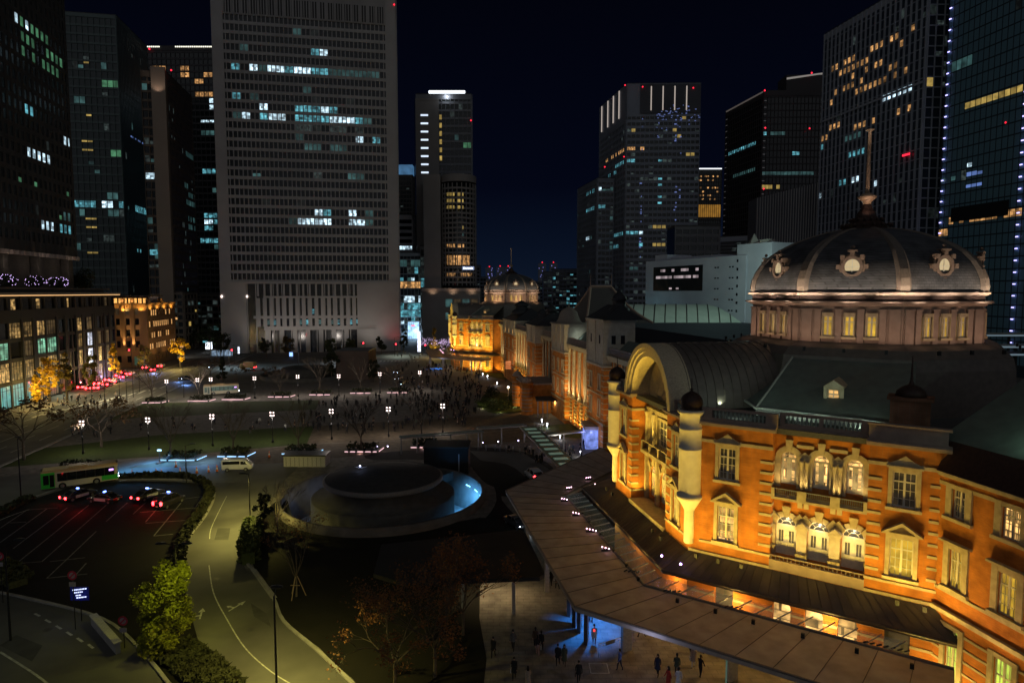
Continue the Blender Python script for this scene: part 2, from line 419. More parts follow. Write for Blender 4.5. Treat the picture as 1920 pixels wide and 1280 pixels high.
def pavilion():
    # ---- south-west diagonal face: bay A, loggia, bay B
    m=MB(); A3=hole(2.37,3.74,14.75,17.4); A2=hole(2.37,3.74,9.65,12.55)
    grid_wall(m,SW,0,6.5,8.3,19.3,[A3,A2])
    m.face([SW(6.5,0,8.3),SW(6.5,-.9,8.3),SW(6.5,-.9,19.3),SW(6.5,0,19.3)])
    lo=[hole(c-.58,c+.58,15.0,17.64,1) for c in (7.55,9.85,12.15)]+[hole(c-.76,c+.76,9.3,12.42,1) for c in (7.5,9.85,12.2)]
    grid_wall(m,SW,6.5,13.1,8.3,19.3,lo,out=-.9)
    m.face([SW(13.1,0,8.3),SW(13.1,-.9,8.3),SW(13.1,-.9,19.3),SW(13.1,0,19.3)])
    B3=hole(14.6,16.05,14.85,17.4); B2=hole(14.6,16.05,9.8,12.6)
    grid_wall(m,SW,13.1,17.75,8.3,19.3,[B3,B2])
    m.build('wall',BRICK,S)
    m=MB()  # ground floor of the diagonal under the canopy roof, banded
    gh=[hole(2.3,3.8,1.2,5.8),hole(6.9,8.2,.3,6.0,1),hole(9.2,10.5,.3,6.0,1),hole(11.5,12.8,.3,6.0,1),hole(14.5,16.1,2.0,6.0)]
    grid_wall(m,SW,0,17.75,0,8.3,gh,out=.05,depth=.35)
    m.build('wall',BRICK,S)
    st=MB()
    for k in range(9):
        z=.6+k*.85
        prev=0
        for h in sorted(gh,key=lambda q:q[0])+[(17.75,17.75)]:
            FB(st,SW,prev,h[0],.03,.1,z,z+.2); prev=h[1] if len(h)>2 else 17.75
    for h in gh:
        p=MB(); p.face([SW(h[0],-.28,h[2]),SW(h[1],-.28,h[2]),SW(h[1],-.28,h[3]),SW(h[0],-.28,h[3])]); p.build('ground_floor_window',WINWARM if len(h)>4 else WINDIM,S)
    # stone dressings
    for a_,b_,sd in ((5.62,6.5,6.5),(13.1,13.95,None),(16.85,17.75,17.75)): qm=MB(); quoins(qm,SW,a_,b_,9.95,17.3,side=sd); qm.build('quoins',STONE,S)
    for a,b in ((.9,2.1),(4.01,6.55),(13.05,14.33),(16.32,17.8)): FB(st,SW,a,b,-.02,.07,17.72,17.98)
    for a,b in ((.9,6.55),(13.05,17.8)): FB(st,SW,a,b,-.02,.08,9.22,9.42)
    for a,b in ((0,6.6),(13.0,17.9)): FB(st,SW,a,b,-.02,.1,8.28,8.5)
    # loggia stone
    for c0,c1 in ((6.5,6.97),(8.13,9.27),(10.43,11.57),(12.73,13.1)):
        FB(st,SW,c0,c1,-.92,-.82,14.75,17.1)
    for c in (8.7,11.0):
        FB(st,SW,c-.42,c+.42,-.9,-.72,17.1,17.35); FB(st,SW,c-.62,c+.62,-.92,-.8,18.0,18.25)
        st.face([SW(c-.45,-.74,17.35),SW(c+.45,-.74,17.35),SW(c,-.74,17.75)])
        for q in (-.2,.2): 
            p=SW(c+q,-.66,0); cm=MB(smooth=True); cm.lathe([(.15,14.8),(.12,15.1),(.115,16.6),(.17,16.9),(.17,17.1)],(p[0],p[1],0),10); cm.build('column',STONE,S)
    for c in (8.7,11.0):
        pm_=MB(); FB(pm_,SW,c-.36,c+.36,-.92,-.45,9.35,11.65); FB(pm_,SW,c-.44,c+.44,-.92,-.38,11.65,11.85); FB(pm_,SW,c-.42,c+.42,-.92,-.4,9.3,9.9)
        x=c; vs=[SW(x-.5,-.92,11.87),SW(x+.5,-.92,11.87),SW(x,-.92,12.25),SW(x-.5,-.36,11.87),SW(x+.5,-.36,11.87),SW(x,-.36,12.25)]
        pm_.add(vs,[(0,2,1),(3,4,5),(0,1,4,3),(1,2,5,4),(2,0,3,5)]); pm_.build('pier',STONE,S)
        FB(st,SW,c-.4,c-.05,-.92,-.7,13.3,13.85); FB(st,SW,c+.05,c+.4,-.92,-.7,13.3,13.85)
    FB(st,SW,6.5,6.74,-.92,-.7,9.3,11.7); FB(st,SW,12.96,13.1,-.92,-.7,9.3,11.7)
    # balcony slab and low front wall of the arcade
    FB(st,SW,6.5,13.1,-.92,.12,13.95,14.15)
    for c in (6.62,8.7,11.0,12.98): FB(st,SW,c-.33 if 7<c<12 else c-.12,c+.33 if 7<c<12 else c+.12,-.05,.14,14.15,14.85)
    st.build('stone_dressing',STONE,S)
    rl=MB()
    for a,b in ((6.74,8.37),(9.03,10.67),(11.33,12.86)):
        FB(rl,SW,a,b,.03,.07,14.78,14.83); FB(rl,SW,a,b,.03,.07,14.2,14.24)
        n=int((b-a)/.13)
        for i in range(n+1): x=a+(b-a)*i/n; FB(rl,SW,x-.01,x+.01,.04,.06,14.24,14.78)
    rl.build('balcony_railing',PALEMETAL,S)
    pw=MB(); FB(pw,SW,6.5,13.1,-.05,.12,8.3,9.1); 
    for i in range(22): x=6.65+i*.29; FB(pw,SW,x,x+.05,.0,.06,9.1,9.4)
    FB(pw,SW,6.5,13.1,-.02,.08,9.4,9.47); pw.build('arcade_parapet',STONE2,S)
    rect_win(SW,*A3[:4],WINDIM,hood='seg'); rect_win(SW,*A2[:4],WINWARM,hood='tri')
    rect_win(SW,*B3[:4],WINDIM,hood='seg'); rect_win(SW,*B2[:4],WINYEL,hood='tri')
    for c in (7.55,9.85,12.15): arch_win(SW,c,1.16,15.0,17.06,WINWARM,-.9)
    for c in (7.5,9.85,12.2):
        arch_win(SW,c,1.52,9.3,11.66,WINDIM,-.9,ring=.4,door=True)
    # cornice + parapets
    co=MB()
    for a,b,o in ((.4,6.75,0),(6.75,12.9,-.9),(12.9,18.0,0)):
        FB(co,SW,a,b,o-.02,o+.18,19.1,19.25); FB(co,SW,a,b,o-.02,o+.42,19.25,19.42); FB(co,SW,a,b,o-.6,o+.3,19.42,19.55)
    co.build('cornice',STONE2,S)
    pa=MB()
    for a,b,o in ((.9,1.7,0),(5.9,6.75,0),(6.75,7.1,-.9),(12.4,13.0,-.9),(13.0,17.75,0)): FB(pa,SW,a,b,o-.45,o-.05,19.55,20.55)
    for a,b,o in ((1.7,5.9,0),(7.1,12.4,-.9)): FB(pa,SW,a,b,o-.4,o-.1,19.55,19.75); FB(pa,SW,a,b,o-.45,o-.05,20.4,20.58)
    FB(pa,SW,9.55,9.85,-1.3,-1.0,19.75,20.4)
    FB(pa,SW,12.9,17.95,-.55,.1,20.55,20.7)
    pa.build('parapet',STONE2,S)
    for a_,b_,o_ in ((1.8,5.8,-.25),(7.2,9.5,-1.15),(9.9,12.3,-1.15)): ba=MB(smooth=True); balusters(ba,SW,a_,b_,19.75,20.4,o_); ba.build('balustrade',mat('green_lit_baluster',(.34,.40,.34),.7),S)  # pale stone balusters, the green roof light put into their colour
    # turrets on the two front corners
    for u in (-9,9):
        c=L(24,u); x,y=c
        t=MB(smooth=True); t.lathe([(.35,8.9),(.42,9.0),(.42,11.7),(.5,11.9),(.55,12.0),(.7,12.25),(1.0,12.75),(1.07,12.85),(1.07,13.1),(.95,13.15),(.93,13.3),(.93,16.9),(.97,16.95),(.97,17.08),(.93,17.12),(.93,18.6),(.97,18.65),(.97,18.78),(.93,18.82),(.93,19.9),(1.08,20.0),(1.12,20.2),(1.05,20.3)],(x,y,0),28)
        o=t.build('turret',mat('cream_render',(.62,.57,.46),.75,(.54,.49,.39),1.8),S)
        k=MB(smooth=True); k.lathe([(.95,20.3),(.8,20.36),(.86,20.5),(.93,20.8),(.88,21.15),(.7,21.45),(.4,21.68),(.14,21.8),(.09,21.9),(.16,22.0),(.05,22.1),(.03,22.9)],(x,y,0),22); k.build('turret_cap',COPPER_D,o)
    # ---- west front
    m=MB(); 
    W3=[hole(1.95,3.25,14.75,17.5),hole(14.95,16.3,14.75,17.5)]; W2=[hole(1.95,3.25,9.6,12.6),hole(14.95,16.3,9.6,12.6)]
    grid_wall(m,WF,0,4.7,8.3,19.3,[W3[0],W2[0]]); grid_wall(m,WF,13.3,18,8.3,19.3,[W3[1],W2[1]])
    grid_wall(m,WF,0,18,0,8.3,[],out=.05)
    for s in (4.7,13.3): m.face([WF(s,0,8.3),WF(s,-1.8,8.3),WF(s,-1.8,19.6),WF(s,0,19.6)])
    grid_wall(m,WF,4.7,13.3,8.3,13.2,[hole(5.6,7.4,9,12.3,1),hole(8.1,9.9,9,12.3,1),hole(10.6,12.4,9,12.3,1)],out=-1.8)
    m.build('wall',BRICK,S)
    NI=mat('warm_plaster',(.52,.44,.30),.8)
    m=MB(); grid_wall(m,WF,4.7,13.3,13.2,19.6,[hole(5.3,6.5,14.6,17.6),hole(7.3,10.7,14.6,19.0,1),hole(11.5,12.7,14.6,17.6)],out=-1.8)
    c=9.0; r=4.3; pts=[(c+r*math.cos(math.pi*k/24),19.6+r*math.sin(math.pi*k/24)) for k in range(25)]
    m.face([WF(x,-1.8,z) for x,z in pts])
    m.build('niche_wall',NI,S)
    m=MB(smooth=True)
    for (r0,r1,o0,o1) in ((4.3,4.75,-1.8,.12),(4.75,5.15,-1.8,.28),(5.15,5.6,-1.8,.42)):
        for k in range(28):
            t0=math.pi*k/28; t1=math.pi*(k+1)/28
            P=[(r0,t0),(r1,t0),(r1,t1),(r0,t1)]; q=[(c+a*math.cos(t),19.5+a*math.sin(t)) for a,t in P]
            vs=[WF(x,o0,z) for x,z in q]+[WF(x,o1,z) for x,z in q]
            m.smooth=False; m.add(vs,[(4,5,6,7),(1,2,6,5),(3,0,4,7),(0,1,2,3)])
    m.build('gable_arch',NI,S)
    m=MB()  # carved stone pier, balcony and columns in the niche
    for s in (5.0,6.9,11.1,13.0): 
        p=WF(s,-1.5,0); cm=MB(smooth=True); cm.lathe([(.24,14.3),(.19,14.7),(.17,17.2),(.26,17.6),(.26,17.8)],(p[0],p[1],0),10); cm.build('column',STONE,S)
    FB(m,WF,4.7,13.3,-1.82,-.95,13.4,13.75); 
    for a,b in ((4.7,5.2),(6.5,7.3),(10.7,11.5),(12.8,13.3)): FB(m,WF,a,b,-1.82,-1.6,13.75,17.8)
    FB(m,WF,4.7,13.3,-1.82,-1.45,17.8,18.2)
    for i in range(5): s=4.75+i*2.08; FB(m,WF,s,s+.22,-1.15,-.97,13.75,14.75)
    FB(m,WF,4.75,13.25,-1.12,-1.0,14.65,14.75)
    for s in (4.75,7.6,10.1,12.9): FB(m,WF,s,s+.35,-1.85,-1.4,8.6,13.4)
    vs=[WF(8.1,-1.7,19.1),WF(9.9,-1.7,19.1),WF(9.6,-1.0,20.0),WF(8.4,-1.0,20.0),WF(8.5,-1.7,21.6),WF(9.5,-1.7,21.6)]
    m.add(vs,[(0,1,2,3),(3,2,5,4),(0,3,4),(1,5,2),(0,4,5,1)])
    FB(m,WF,4.7,13.3,-1.85,.25,8.0,8.5)
    m.build('niche_stonework',STONE,S)
    m=MB()
    for s in range(30): x=4.95+s*.275; FB(m,WF,x,x+.02,-1.07,-1.05,13.78,14.6)
    m.build('niche_railing',DARKMETAL,S)
    for h in W3: rect_win(WF,*h[:4],WINDIM,hood='seg')
    for h in W2: rect_win(WF,*h[:4],WINYEL,hood='tri')
    rect_win(WF,5.3,6.5,14.6,17.6,WINYEL,out=-1.8); rect_win(WF,7.3,10.7,14.6,17.2,WINDIM,out=-1.8); rect_win(WF,11.5,12.7,14.6,17.6,WINDIM,out=-1.8)
    for x in (6.5,9.0,11.5): arch_win(WF,x,1.8,9,11.4,WINWARM,-1.8,door=True)
    st=MB()
    for a_,b_,sd in ((3.85,4.7,None),(13.3,14.1,13.3)): qm=MB(); quoins(qm,WF,a_,b_,9.95,17.3,side=sd); qm.build('quoins',STONE,S)
    for a,b in ((.9,1.68),(3.52,4.75),(13.25,14.68),(16.57,17.1)): FB(st,WF,a,b,-.02,.07,17.72,17.98)
    for a,b in ((.9,4.75),(13.25,17.1)): FB(st,WF,a,b,-.02,.08,9.22,9.42)
    for a in (4.75,13.25): FB(st,WF,a-.05,a+.05,-1.8,-.02,17.72,17.98); FB(st,WF,a-.05,a+.05,-1.8,-.02,9.22,9.42)
    st.build('stone_dressing',STONE,S)
    co=MB()
    for a,b in ((.4,4.9),(13.1,17.6)): FB(co,WF,a,b,-.02,.18,19.1,19.25); FB(co,WF,a,b,-.02,.42,19.25,19.42); FB(co,WF,a,b,-.6,.3,19.42,19.55)
    FB(co,WF,13.0,13.28,-1.8,.1,19.25,19.55); FB(co,WF,4.72,5.0,-1.8,.1,19.25,19.55)
    co.build('cornice',STONE2,S)
    pa=MB(); 
    for a,b in ((.9,3.4),(14.6,17.1)): FB(pa,WF,a,b,-.45,-.05,20.4,20.58); FB(pa,WF,a,b,-.45,-.1,19.55,19.75)
    for a in (.9,3.1,14.6,16.8): FB(pa,WF,a,a+.3,-.45,-.05,19.75,20.4)
    pa.build('parapet',STONE2,S)
    for a_,b_ in ((1.25,3.05),(14.95,16.75)): ba=MB(smooth=True); balusters(ba,WF,a_,b_,19.75,20.4,-.25); ba.build('balustrade',MATS['green_lit_baluster'],S)
    # north diagonal face, simpler
    NWd=(-NX*Q+UX*Q,-NY*Q+UY*Q); nNW=(NX*Q+UX*Q,NY*Q+UY*Q); NW=FR(L(24,9),NWd,nNW)
    m=MB(); grid_wall(m,NW,0,17.75,0,19.3,[]); m.build('wall',BRICK,S)
    m=MB(); FB(m,NW,0.4,18,-.6,.35,19.3,19.55); FB(m,NW,.9,17.75,-.45,-.05,19.55,20.55); m.build('cornice',STONE2,S)
    m=MB(); m.face([v_+(z_,) for v_,z_ in ((L(11.7,-21.35),0),(L(-12,-21.35),0),(L(-12,-21.35),19.3),(L(11.7,-21.35),19.3))]); m.build('wall',BRICK,S)
    # ---- roofs
    fl=MB(); P=[L(23.6,-8.8),L(23.6,8.8),L(11.5,21),L(-12,21),L(-12,-21),L(11.5,-21)]; fl.prism(P,19.0,19.42); fl.build('flat_roof',mat('flat_roof_felt',(.10,.10,.095),.8),S)
    v=MB(smooth=True); n=30
    for k in range(n):
        for j in range(1):
            t0=math.pi*k/n; t1=math.pi*(k+1)/n; r=5.5
            a,b=-1.0,-15.6
            v.add([WF(9+r*math.cos(t0),a,19.55+r*math.sin(t0)),WF(9+r*math.cos(t1),a,19.55+r*math.sin(t1)),WF(9+r*math.cos(t1),b,19.55+r*math.sin(t1)),WF(9+r*math.cos(t0),b,19.55+r*math.sin(t0))],[(0,1,2,3)])
    v.smooth=False
    for i in range(17):
        a=-1.6-i*.85; r0,r1=5.48,5.6
        for k in range(n):
            t0=math.pi*k/n; t1=math.pi*(k+1)/n
            q=[(r1,t0),(r1,t1),(r0,t1),(r0,t0)]; w_=.05
            pts=[(9+x*math.cos(t),19.55+x*math.sin(t)) for x,t in q]
            vs=[WF(x,a,z) for x,z in pts]+[WF(x,a-w_,z) for x,z in pts]
            v.add(vs,[(0,1,2,3),(4,5,6,7),(0,1,5,4)])
    v.build('barrel_roof',COPPER,S)
    # hipped slopes between vault, drum and wings
    g=MB()
    def oct_(a,k): # octagon corner k at apothem a ; k=0 is the corner between west and south-west face
        R_=a/math.cos(math.pi/8); th=math.atan2(NY,NX)+math.pi/8+k*math.pi/4
        return (C1[0]+R_*math.cos(th), C1[1]+R_*math.sin(th))
    o0=oct_(11.2,0); o1=oct_(11.2,1); om=oct_(11.2,-1); o2=oct_(11.2,2)
    b0=SW(4.2,-4.2,0); b1=SW(15.6,-2.6,0); zt=24.8; zb=20.2
    g.face([(b0[0],b0[1],zb),(b1[0],b1[1],zb),(o1[0],o1[1],zt),(o0[0],o0[1],zt)])
    e=WF(3.6,-7,0); e2=L(9.5,-5.6)
    g.face([(e[0],e[1],zb),(b0[0],b0[1],zb),(o0[0],o0[1],zt),(e2[0],e2[1],zt)])
    g.build('hip_roof',GREENROOF,S)
    gu=MB(); 
    for pa_,pb_ in ((e,b0),(b0,b1)):
        gu.tube([(pa_[0],pa_[1],zb),(pb_[0],pb_[1],zb)],.13,6)
    gu.tube([(b0[0],b0[1],zb+.05),(o0[0],o0[1],zt+.05)],.1,6)
    dx,dy=nSW; gu.add([(b0[0]+dx*.05,b0[1]+dy*.05,zb-.05),(b1[0]+dx*.05,b1[1]+dy*.05,zb-.05),(b1[0]+dx*1.0,b1[1]+dy*1.0,zb-.42),(b0[0]+dx*1.0,b0[1]+dy*1.0,zb-.42)],[(0,1,2,3)])
    gu.build('gutter',mat('pale_zinc',(.42,.44,.38),.5),S)
    # small lit roof dormer on the hip
    f=.47; dc=(b0[0]*(1-f)+b1[0]*f, b0[1]*(1-f)+b1[1]*f); oc=((o0[0]+o1[0])/2,(o0[1]+o1[1])/2)
    DT=FR((dc[0]*.72+oc[0]*.28, dc[1]*.72+oc[1]*.28),dSW,nSW)
    m=MB(); FB(m,DT,-.55,.55,-2.5,.0,20.6,22.15); FB(m,DT,-.75,.75,-2.5,.15,22.15,22.3)
    vs=[DT(-.8,.2,22.3),DT(.8,.2,22.3),DT(0,.2,22.85),DT(-.8,-2.5,22.3),DT(.8,-2.5,22.3),DT(0,-2.5,22.85)]; m.add(vs,[(0,1,2),(3,5,4),(0,2,5,3),(1,4,5,2)])
    FB(m,DT,-.75,-.5,0,.12,21.2,22.15); FB(m,DT,.5,.75,0,.12,21.2,22.15); FB(m,DT,-.85,.85,0,.25,21.0,21.2)
    dm=m.build('roof_dormer',STONE,S)
    m=MB(); m.face([DT(-.36,.02,21.3),DT(.36,.02,21.3),DT(.36,.02,22.0),DT(-.36,.02,22.0)]); m.build('pane',WINWARM,dm)
    m=MB(); FB(m,DT,-.03,.03,.02,.06,21.3,22.0); FB(m,DT,-.36,-.03,.02,.05,21.62,21.67); FB(m,DT,.03,.36,.02,.05,21.62,21.67); m.build('glazing_bar',WFRAME,dm)
    # brick chimney block on bay B and its cap
    m=MB(); FB(m,SW,14.1,16.6,-3.4,-2.0,19.5,22.2); FB(m,SW,13.9,16.8,-3.6,-1.8,22.2,22.45); ch=m.build('chimney',brickmat('dark_brick',(.20,.085,.05),(.17,.07,.04),(.16,.11,.08),3.2,bw=.66,rh=.19),S)
    p=SW(15.35,-2.7,0); m=MB(smooth=True); m.lathe([(1.0,22.45),(.95,22.8),(.65,23.1),(.2,23.3),(.1,23.6),(.03,25.4)],(p[0],p[1],0),16); m.build('chimney_cap',COPPER_D,ch)
    # ---- skirt, drum, dome
    th0=math.atan2(NY,NX)+math.pi/8
    def octl(mb,prof,k0=0,n=8):
        mb.lathe([(a/math.cos(math.pi/8),z) for a,z in prof],(CX1[0],CX1[1],0),8,a0=th0,closed=False)
    m=MB(); octl(m,[(12.6,19.4),(12.4,23.3),(12.2,24.3),(11.5,25.0),(10.7,25.35),(10.2,25.45)]); m.build('drum_skirt',COPPER,S)
    m=MB(); octl(m,[(9.9,24.5),(9.9,28.75),(10.15,28.8),(10.25,28.95),(10.65,29.05),(10.65,29.18),(10.0,29.22)]); octl(m,[(10.1,29.7),(10.35,29.78),(10.42,29.98),(10.1,30.05)])
    dr=m.build('drum',STONE2,S)
    m=MB(); octl(m,[(10.0,29.2),(10.0,29.72)]); m.build('drum_recess',mat('dark_maroon_band',(.045,.025,.02),.7),dr)
    pil=MB()
    for k in range(8):
        th=math.atan2(NY,NX)+k*math.pi/4
        nx_,ny_=math.cos(th),math.sin(th)
        if nx_*CX1[0]+ny_*CX1[1]>15: continue      # sides turned away from the square
        T=FR((CX1[0]+nx_*9.9,CX1[1]+ny_*9.9),(-ny_,nx_),(nx_,ny_))
        for s in (-3.55,-2.62,-.9,.9,2.62,3.55):
            w_=.27 if abs(s)<3 else .42
            FB(pil,T,s-w_,s+w_,-.02,.2,25.4,28.35); FB(pil,T,s-w_-.06,s+w_+.06,-.02,.27,28.35,28.5)
        for s in (-1.77,0,1.77):
            rect_win(T,s-.4,s+.4,26.0,27.85,WINYEL,out=.24,surround=.07,parent=dr,fine=False)
        # round dormer in the dome
        zc=32.3; Dm=FR((CX1[0]+nx_*9.55,CX1[1]+ny_*9.55),(-ny_,nx_),(nx_,ny_))
        q=MB(); n=20
        for i in range(n):
            t0=2*math.pi*i/n; t1=2*math.pi*(i+1)/n
            for r0,r1,oo in ((.62,.9,.3),(.9,1.08,.15)):
                pp=[(r0,t0),(r1,t0),(r1,t1),(r0,t1)]; pts=[(a*math.cos(t),zc+a*math.sin(t)*1.1) for a,t in pp]
                q.add([Dm(x,-2.4,z) for x,z in pts]+[Dm(x,oo,z) for x,z in pts],[(4,5,6,7),(1,2,6,5),(3,0,4,7)])
        for a in (0,45,90,135,180,270):
            t=R(a); x=1.12*math.cos(t); z=zc+1.2*math.sin(t); FB(q,Dm,x-.17,x+.17,-.2,.36,z-.2,z+.2)
        FB(q,Dm,-.42,.42,-.3,.42,zc+1.35,zc+1.5); FB(q,Dm,-1.0,1.0,-2.6,-.1,30.9,zc-.1)
        p=Dm(0,.1,0); q.ball((p[0],p[1],zc+1.75),.17)
        do=q.build('round_dormer',mat('dormer_brown',(.15,.105,.08),.7,(.11,.08,.06),4),S)
        q=MB(); q.face([Dm(.62*math.cos(2*math.pi*i/n),.1,zc+.68*math.sin(2*math.pi*i/n)) for i in range(n)]); q.build('pane',emit('oculus_light',(1,.78,.42),.55,.1),do)
        q=MB(); FB(q,Dm,-.025,.025,.1,.16,zc-.66,zc+.66); FB(q,Dm,-.6,-.025,.1,.15,zc-.02,zc+.02); FB(q,Dm,.025,.6,.1,.15,zc-.02,zc+.02); q.build('glazing_bar',WFRAME,do)
    pil.build('pilaster',STONE2,dr)
    prof=[(10.0,30.0),(10.05,30.5),(9.95,31.2),(9.65,32.0),(9.2,32.8),(8.5,33.6),(7.6,34.3),(6.4,35.0),(5.0,35.6),(3.6,36.05),(2.2,36.35),(1.2,36.5)]
    fine=[]
    for a,b in zip(prof,prof[1:]):
        for k in range(4): t=k/4; fine.append((a[0]*(1-t)+b[0]*t,a[1]*(1-t)+b[1]*t))
    fine.append(prof[-1])
    for _ in range(6): fine=[fine[0]]+[((p[0]+2*q[0]+n_[0])/4,(p[1]+2*q[1]+n_[1])/4) for p,q,n_ in zip(fine,fine[1:],fine[2:])]+[fine[-1]]
    m=MB(); octl(m,fine); dome=m.build('dome',SLATE_D,S)
    rb=MB()
    for k in range(8):
        th=th0+k*math.pi/4; ca,sa=math.cos(th),math.sin(th); tx,ty=-sa,ca
        last=None
        for a,z in prof:
            R_=a/math.cos(math.pi/8); hw=.2+.4*(a/10)
            cur=[(CX1[0]+ca*(R_-hw*.38)+tx*hw*e_,CX1[1]+sa*(R_-hw*.38)+ty*hw*e_,z) for e_ in (-1,1)]
            cur=[cur[0],(CX1[0]+ca*(R_+.12)+tx*hw*-.6,CX1[1]+sa*(R_+.12)+ty*hw*-.6,z+.05),(CX1[0]+ca*(R_+.12)+tx*hw*.6,CX1[1]+sa*(R_+.12)+ty*hw*.6,z+.05),cur[1]]
            if last:
                rb.add(last+cur,[(0,1,5,4),(1,2,6,5),(2,3,7,6)])
            last=cur
    rb.build('dome_rib',mat('rib_lead',(.16,.135,.11),.6,(.12,.10,.085),6),dome)
    m=MB(); m.lathe([(2.3,36.2),(2.35,36.45),(1.9,36.6),(1.95,36.9),(1.5,37.1),(1.2,37.5),(.95,37.7),(.85,38.1),(.55,38.5),(.4,38.9)],(CX1[0],CX1[1],0),8,a0=th0)
    for k in range(16):
        th=th0+k*math.pi/8; r=2.25; m.ball((CX1[0]+r*math.cos(th),CX1[1]+r*math.sin(th),36.75),.22,6,4)
        m.ball((CX1[0]+1.5*math.cos(th),CX1[1]+1.5*math.sin(th),37.35),.17,6,4)
    sp=m.build('spire_base',COPPER_D,S)
    m=MB(smooth=True); m.lathe([(.35,38.9),(.45,39.2),(.85,39.5),(.9,39.75),(.6,39.8),(.5,40.0)],(CX1[0],CX1[1],0),12); m.lathe([(.22,40.0),(.2,40.6),(.17,44.5),(.15,46.2),(.42,46.3),(.42,46.4),(.05,46.5)],(CX1[0],CX1[1],0),10)
    m.build('spire',mat('spire_bronze',(.34,.25,.18),.5),S)
before=set(bpy.data.objects)
pavilion()
new=[o for o in bpy.data.objects if o not in before and o.parent is S]
snaps=[snap(o) for o in new]
off=Vector((C2[0]-C1[0],C2[1]-C1[1],0))
skip={'roof_seam','chimney'}
for t in snaps:
    if t[0].name.split('.')[0] in skip: continue
    c=dup(t,S); c.location=off; c.scale=(1.03,1.03,1.03)
    if c.name.startswith('ground_floor_window') or c.name.startswith('glazing'): pass

# ---- south wing beside the pavilion
m=MB(); ws=[(1.05,2.1),(4.6,5.85),(8.3,9.6),(12,13.3)]
hs=[hole(a,b,15.0,16.95) for a,b in ws]+[hole(a,b,10.2,12.85) for a,b in ws]+[hole(a,b,3.4,7.4) for a,b in ws]
grid_wall(m,SF,0,16,0,17.7,hs); m.build('wall',BRICK,S)
for i,(a,b) in enumerate(ws[:3]):
    rect_win(SF,a,b,15.0,16.95,WINDIM if i!=1 else WINWARM,surround=.45,fine=True)
    rect_win(SF,a,b,10.2,12.85,WINYEL,surround=.42,hood='flat')
    rect_win(SF,a,b,3.4,7.4,emit('green_yellow_room',(.75,1,.12),.9,.2,blotch=.4),surround=.35)
st=MB(); FB(st,SF,0,.62,-.02,.06,17.0,17.25)
for a,b in ((2.55,4.15),(6.3,7.85)): FB(st,SF,a,b,-.02,.06,17.0,17.25)
FB(st,SF,0,16,-.02,.07,9.72,9.92); FB(st,SF,0,16,-.02,.3,8.3,8.6)
for k in range(9):
    z=.7+k*.82
    for a,b in ((0,.7),(2.45,4.25),(6.2,7.95)): FB(st,SF,a,b,-.02,.05,z,z+.16)
FB(st,SF,0,16,-.02,.22,17.62,17.78); FB(st,SF,0,16,-.3,.45,17.78,17.95)
st.build('stone_dressing',STONE,S)
m=MB(); m.add([SF(0,.35,17.95),SF(16,.35,17.95),SF(16,-.7,19.9),SF(0,-.7,19.9)],[(0,1,2,3)]); m.build('mansard',mat('shaded_parapet_red',(.06,.03,.022),.7,(.04,.02,.016),4),S)  # parapet slope coloured dark for the shadow lying on it
m=MB(); m.add([SF(-1,-.7,19.9),SF(16,-.7,19.9),SF(16,-9.5,25.0),SF(-1,-9.5,25.0)],[(0,1,2,3)])
m.add([SF(-1,-9.5,25.0),SF(16,-9.5,25.0),SF(16,-20,20),SF(-1,-20,20)],[(0,1,2,3)]); m.build('wing_roof',GREENROOF,S)
m=MB(); FB(m,SF,-.5,14,-11.5,-9.0,19.5,25.9); m.build('roof_screen_wall',mat('dark_brown_wall',(.07,.05,.04),.8,(.05,.036,.03),1),S)

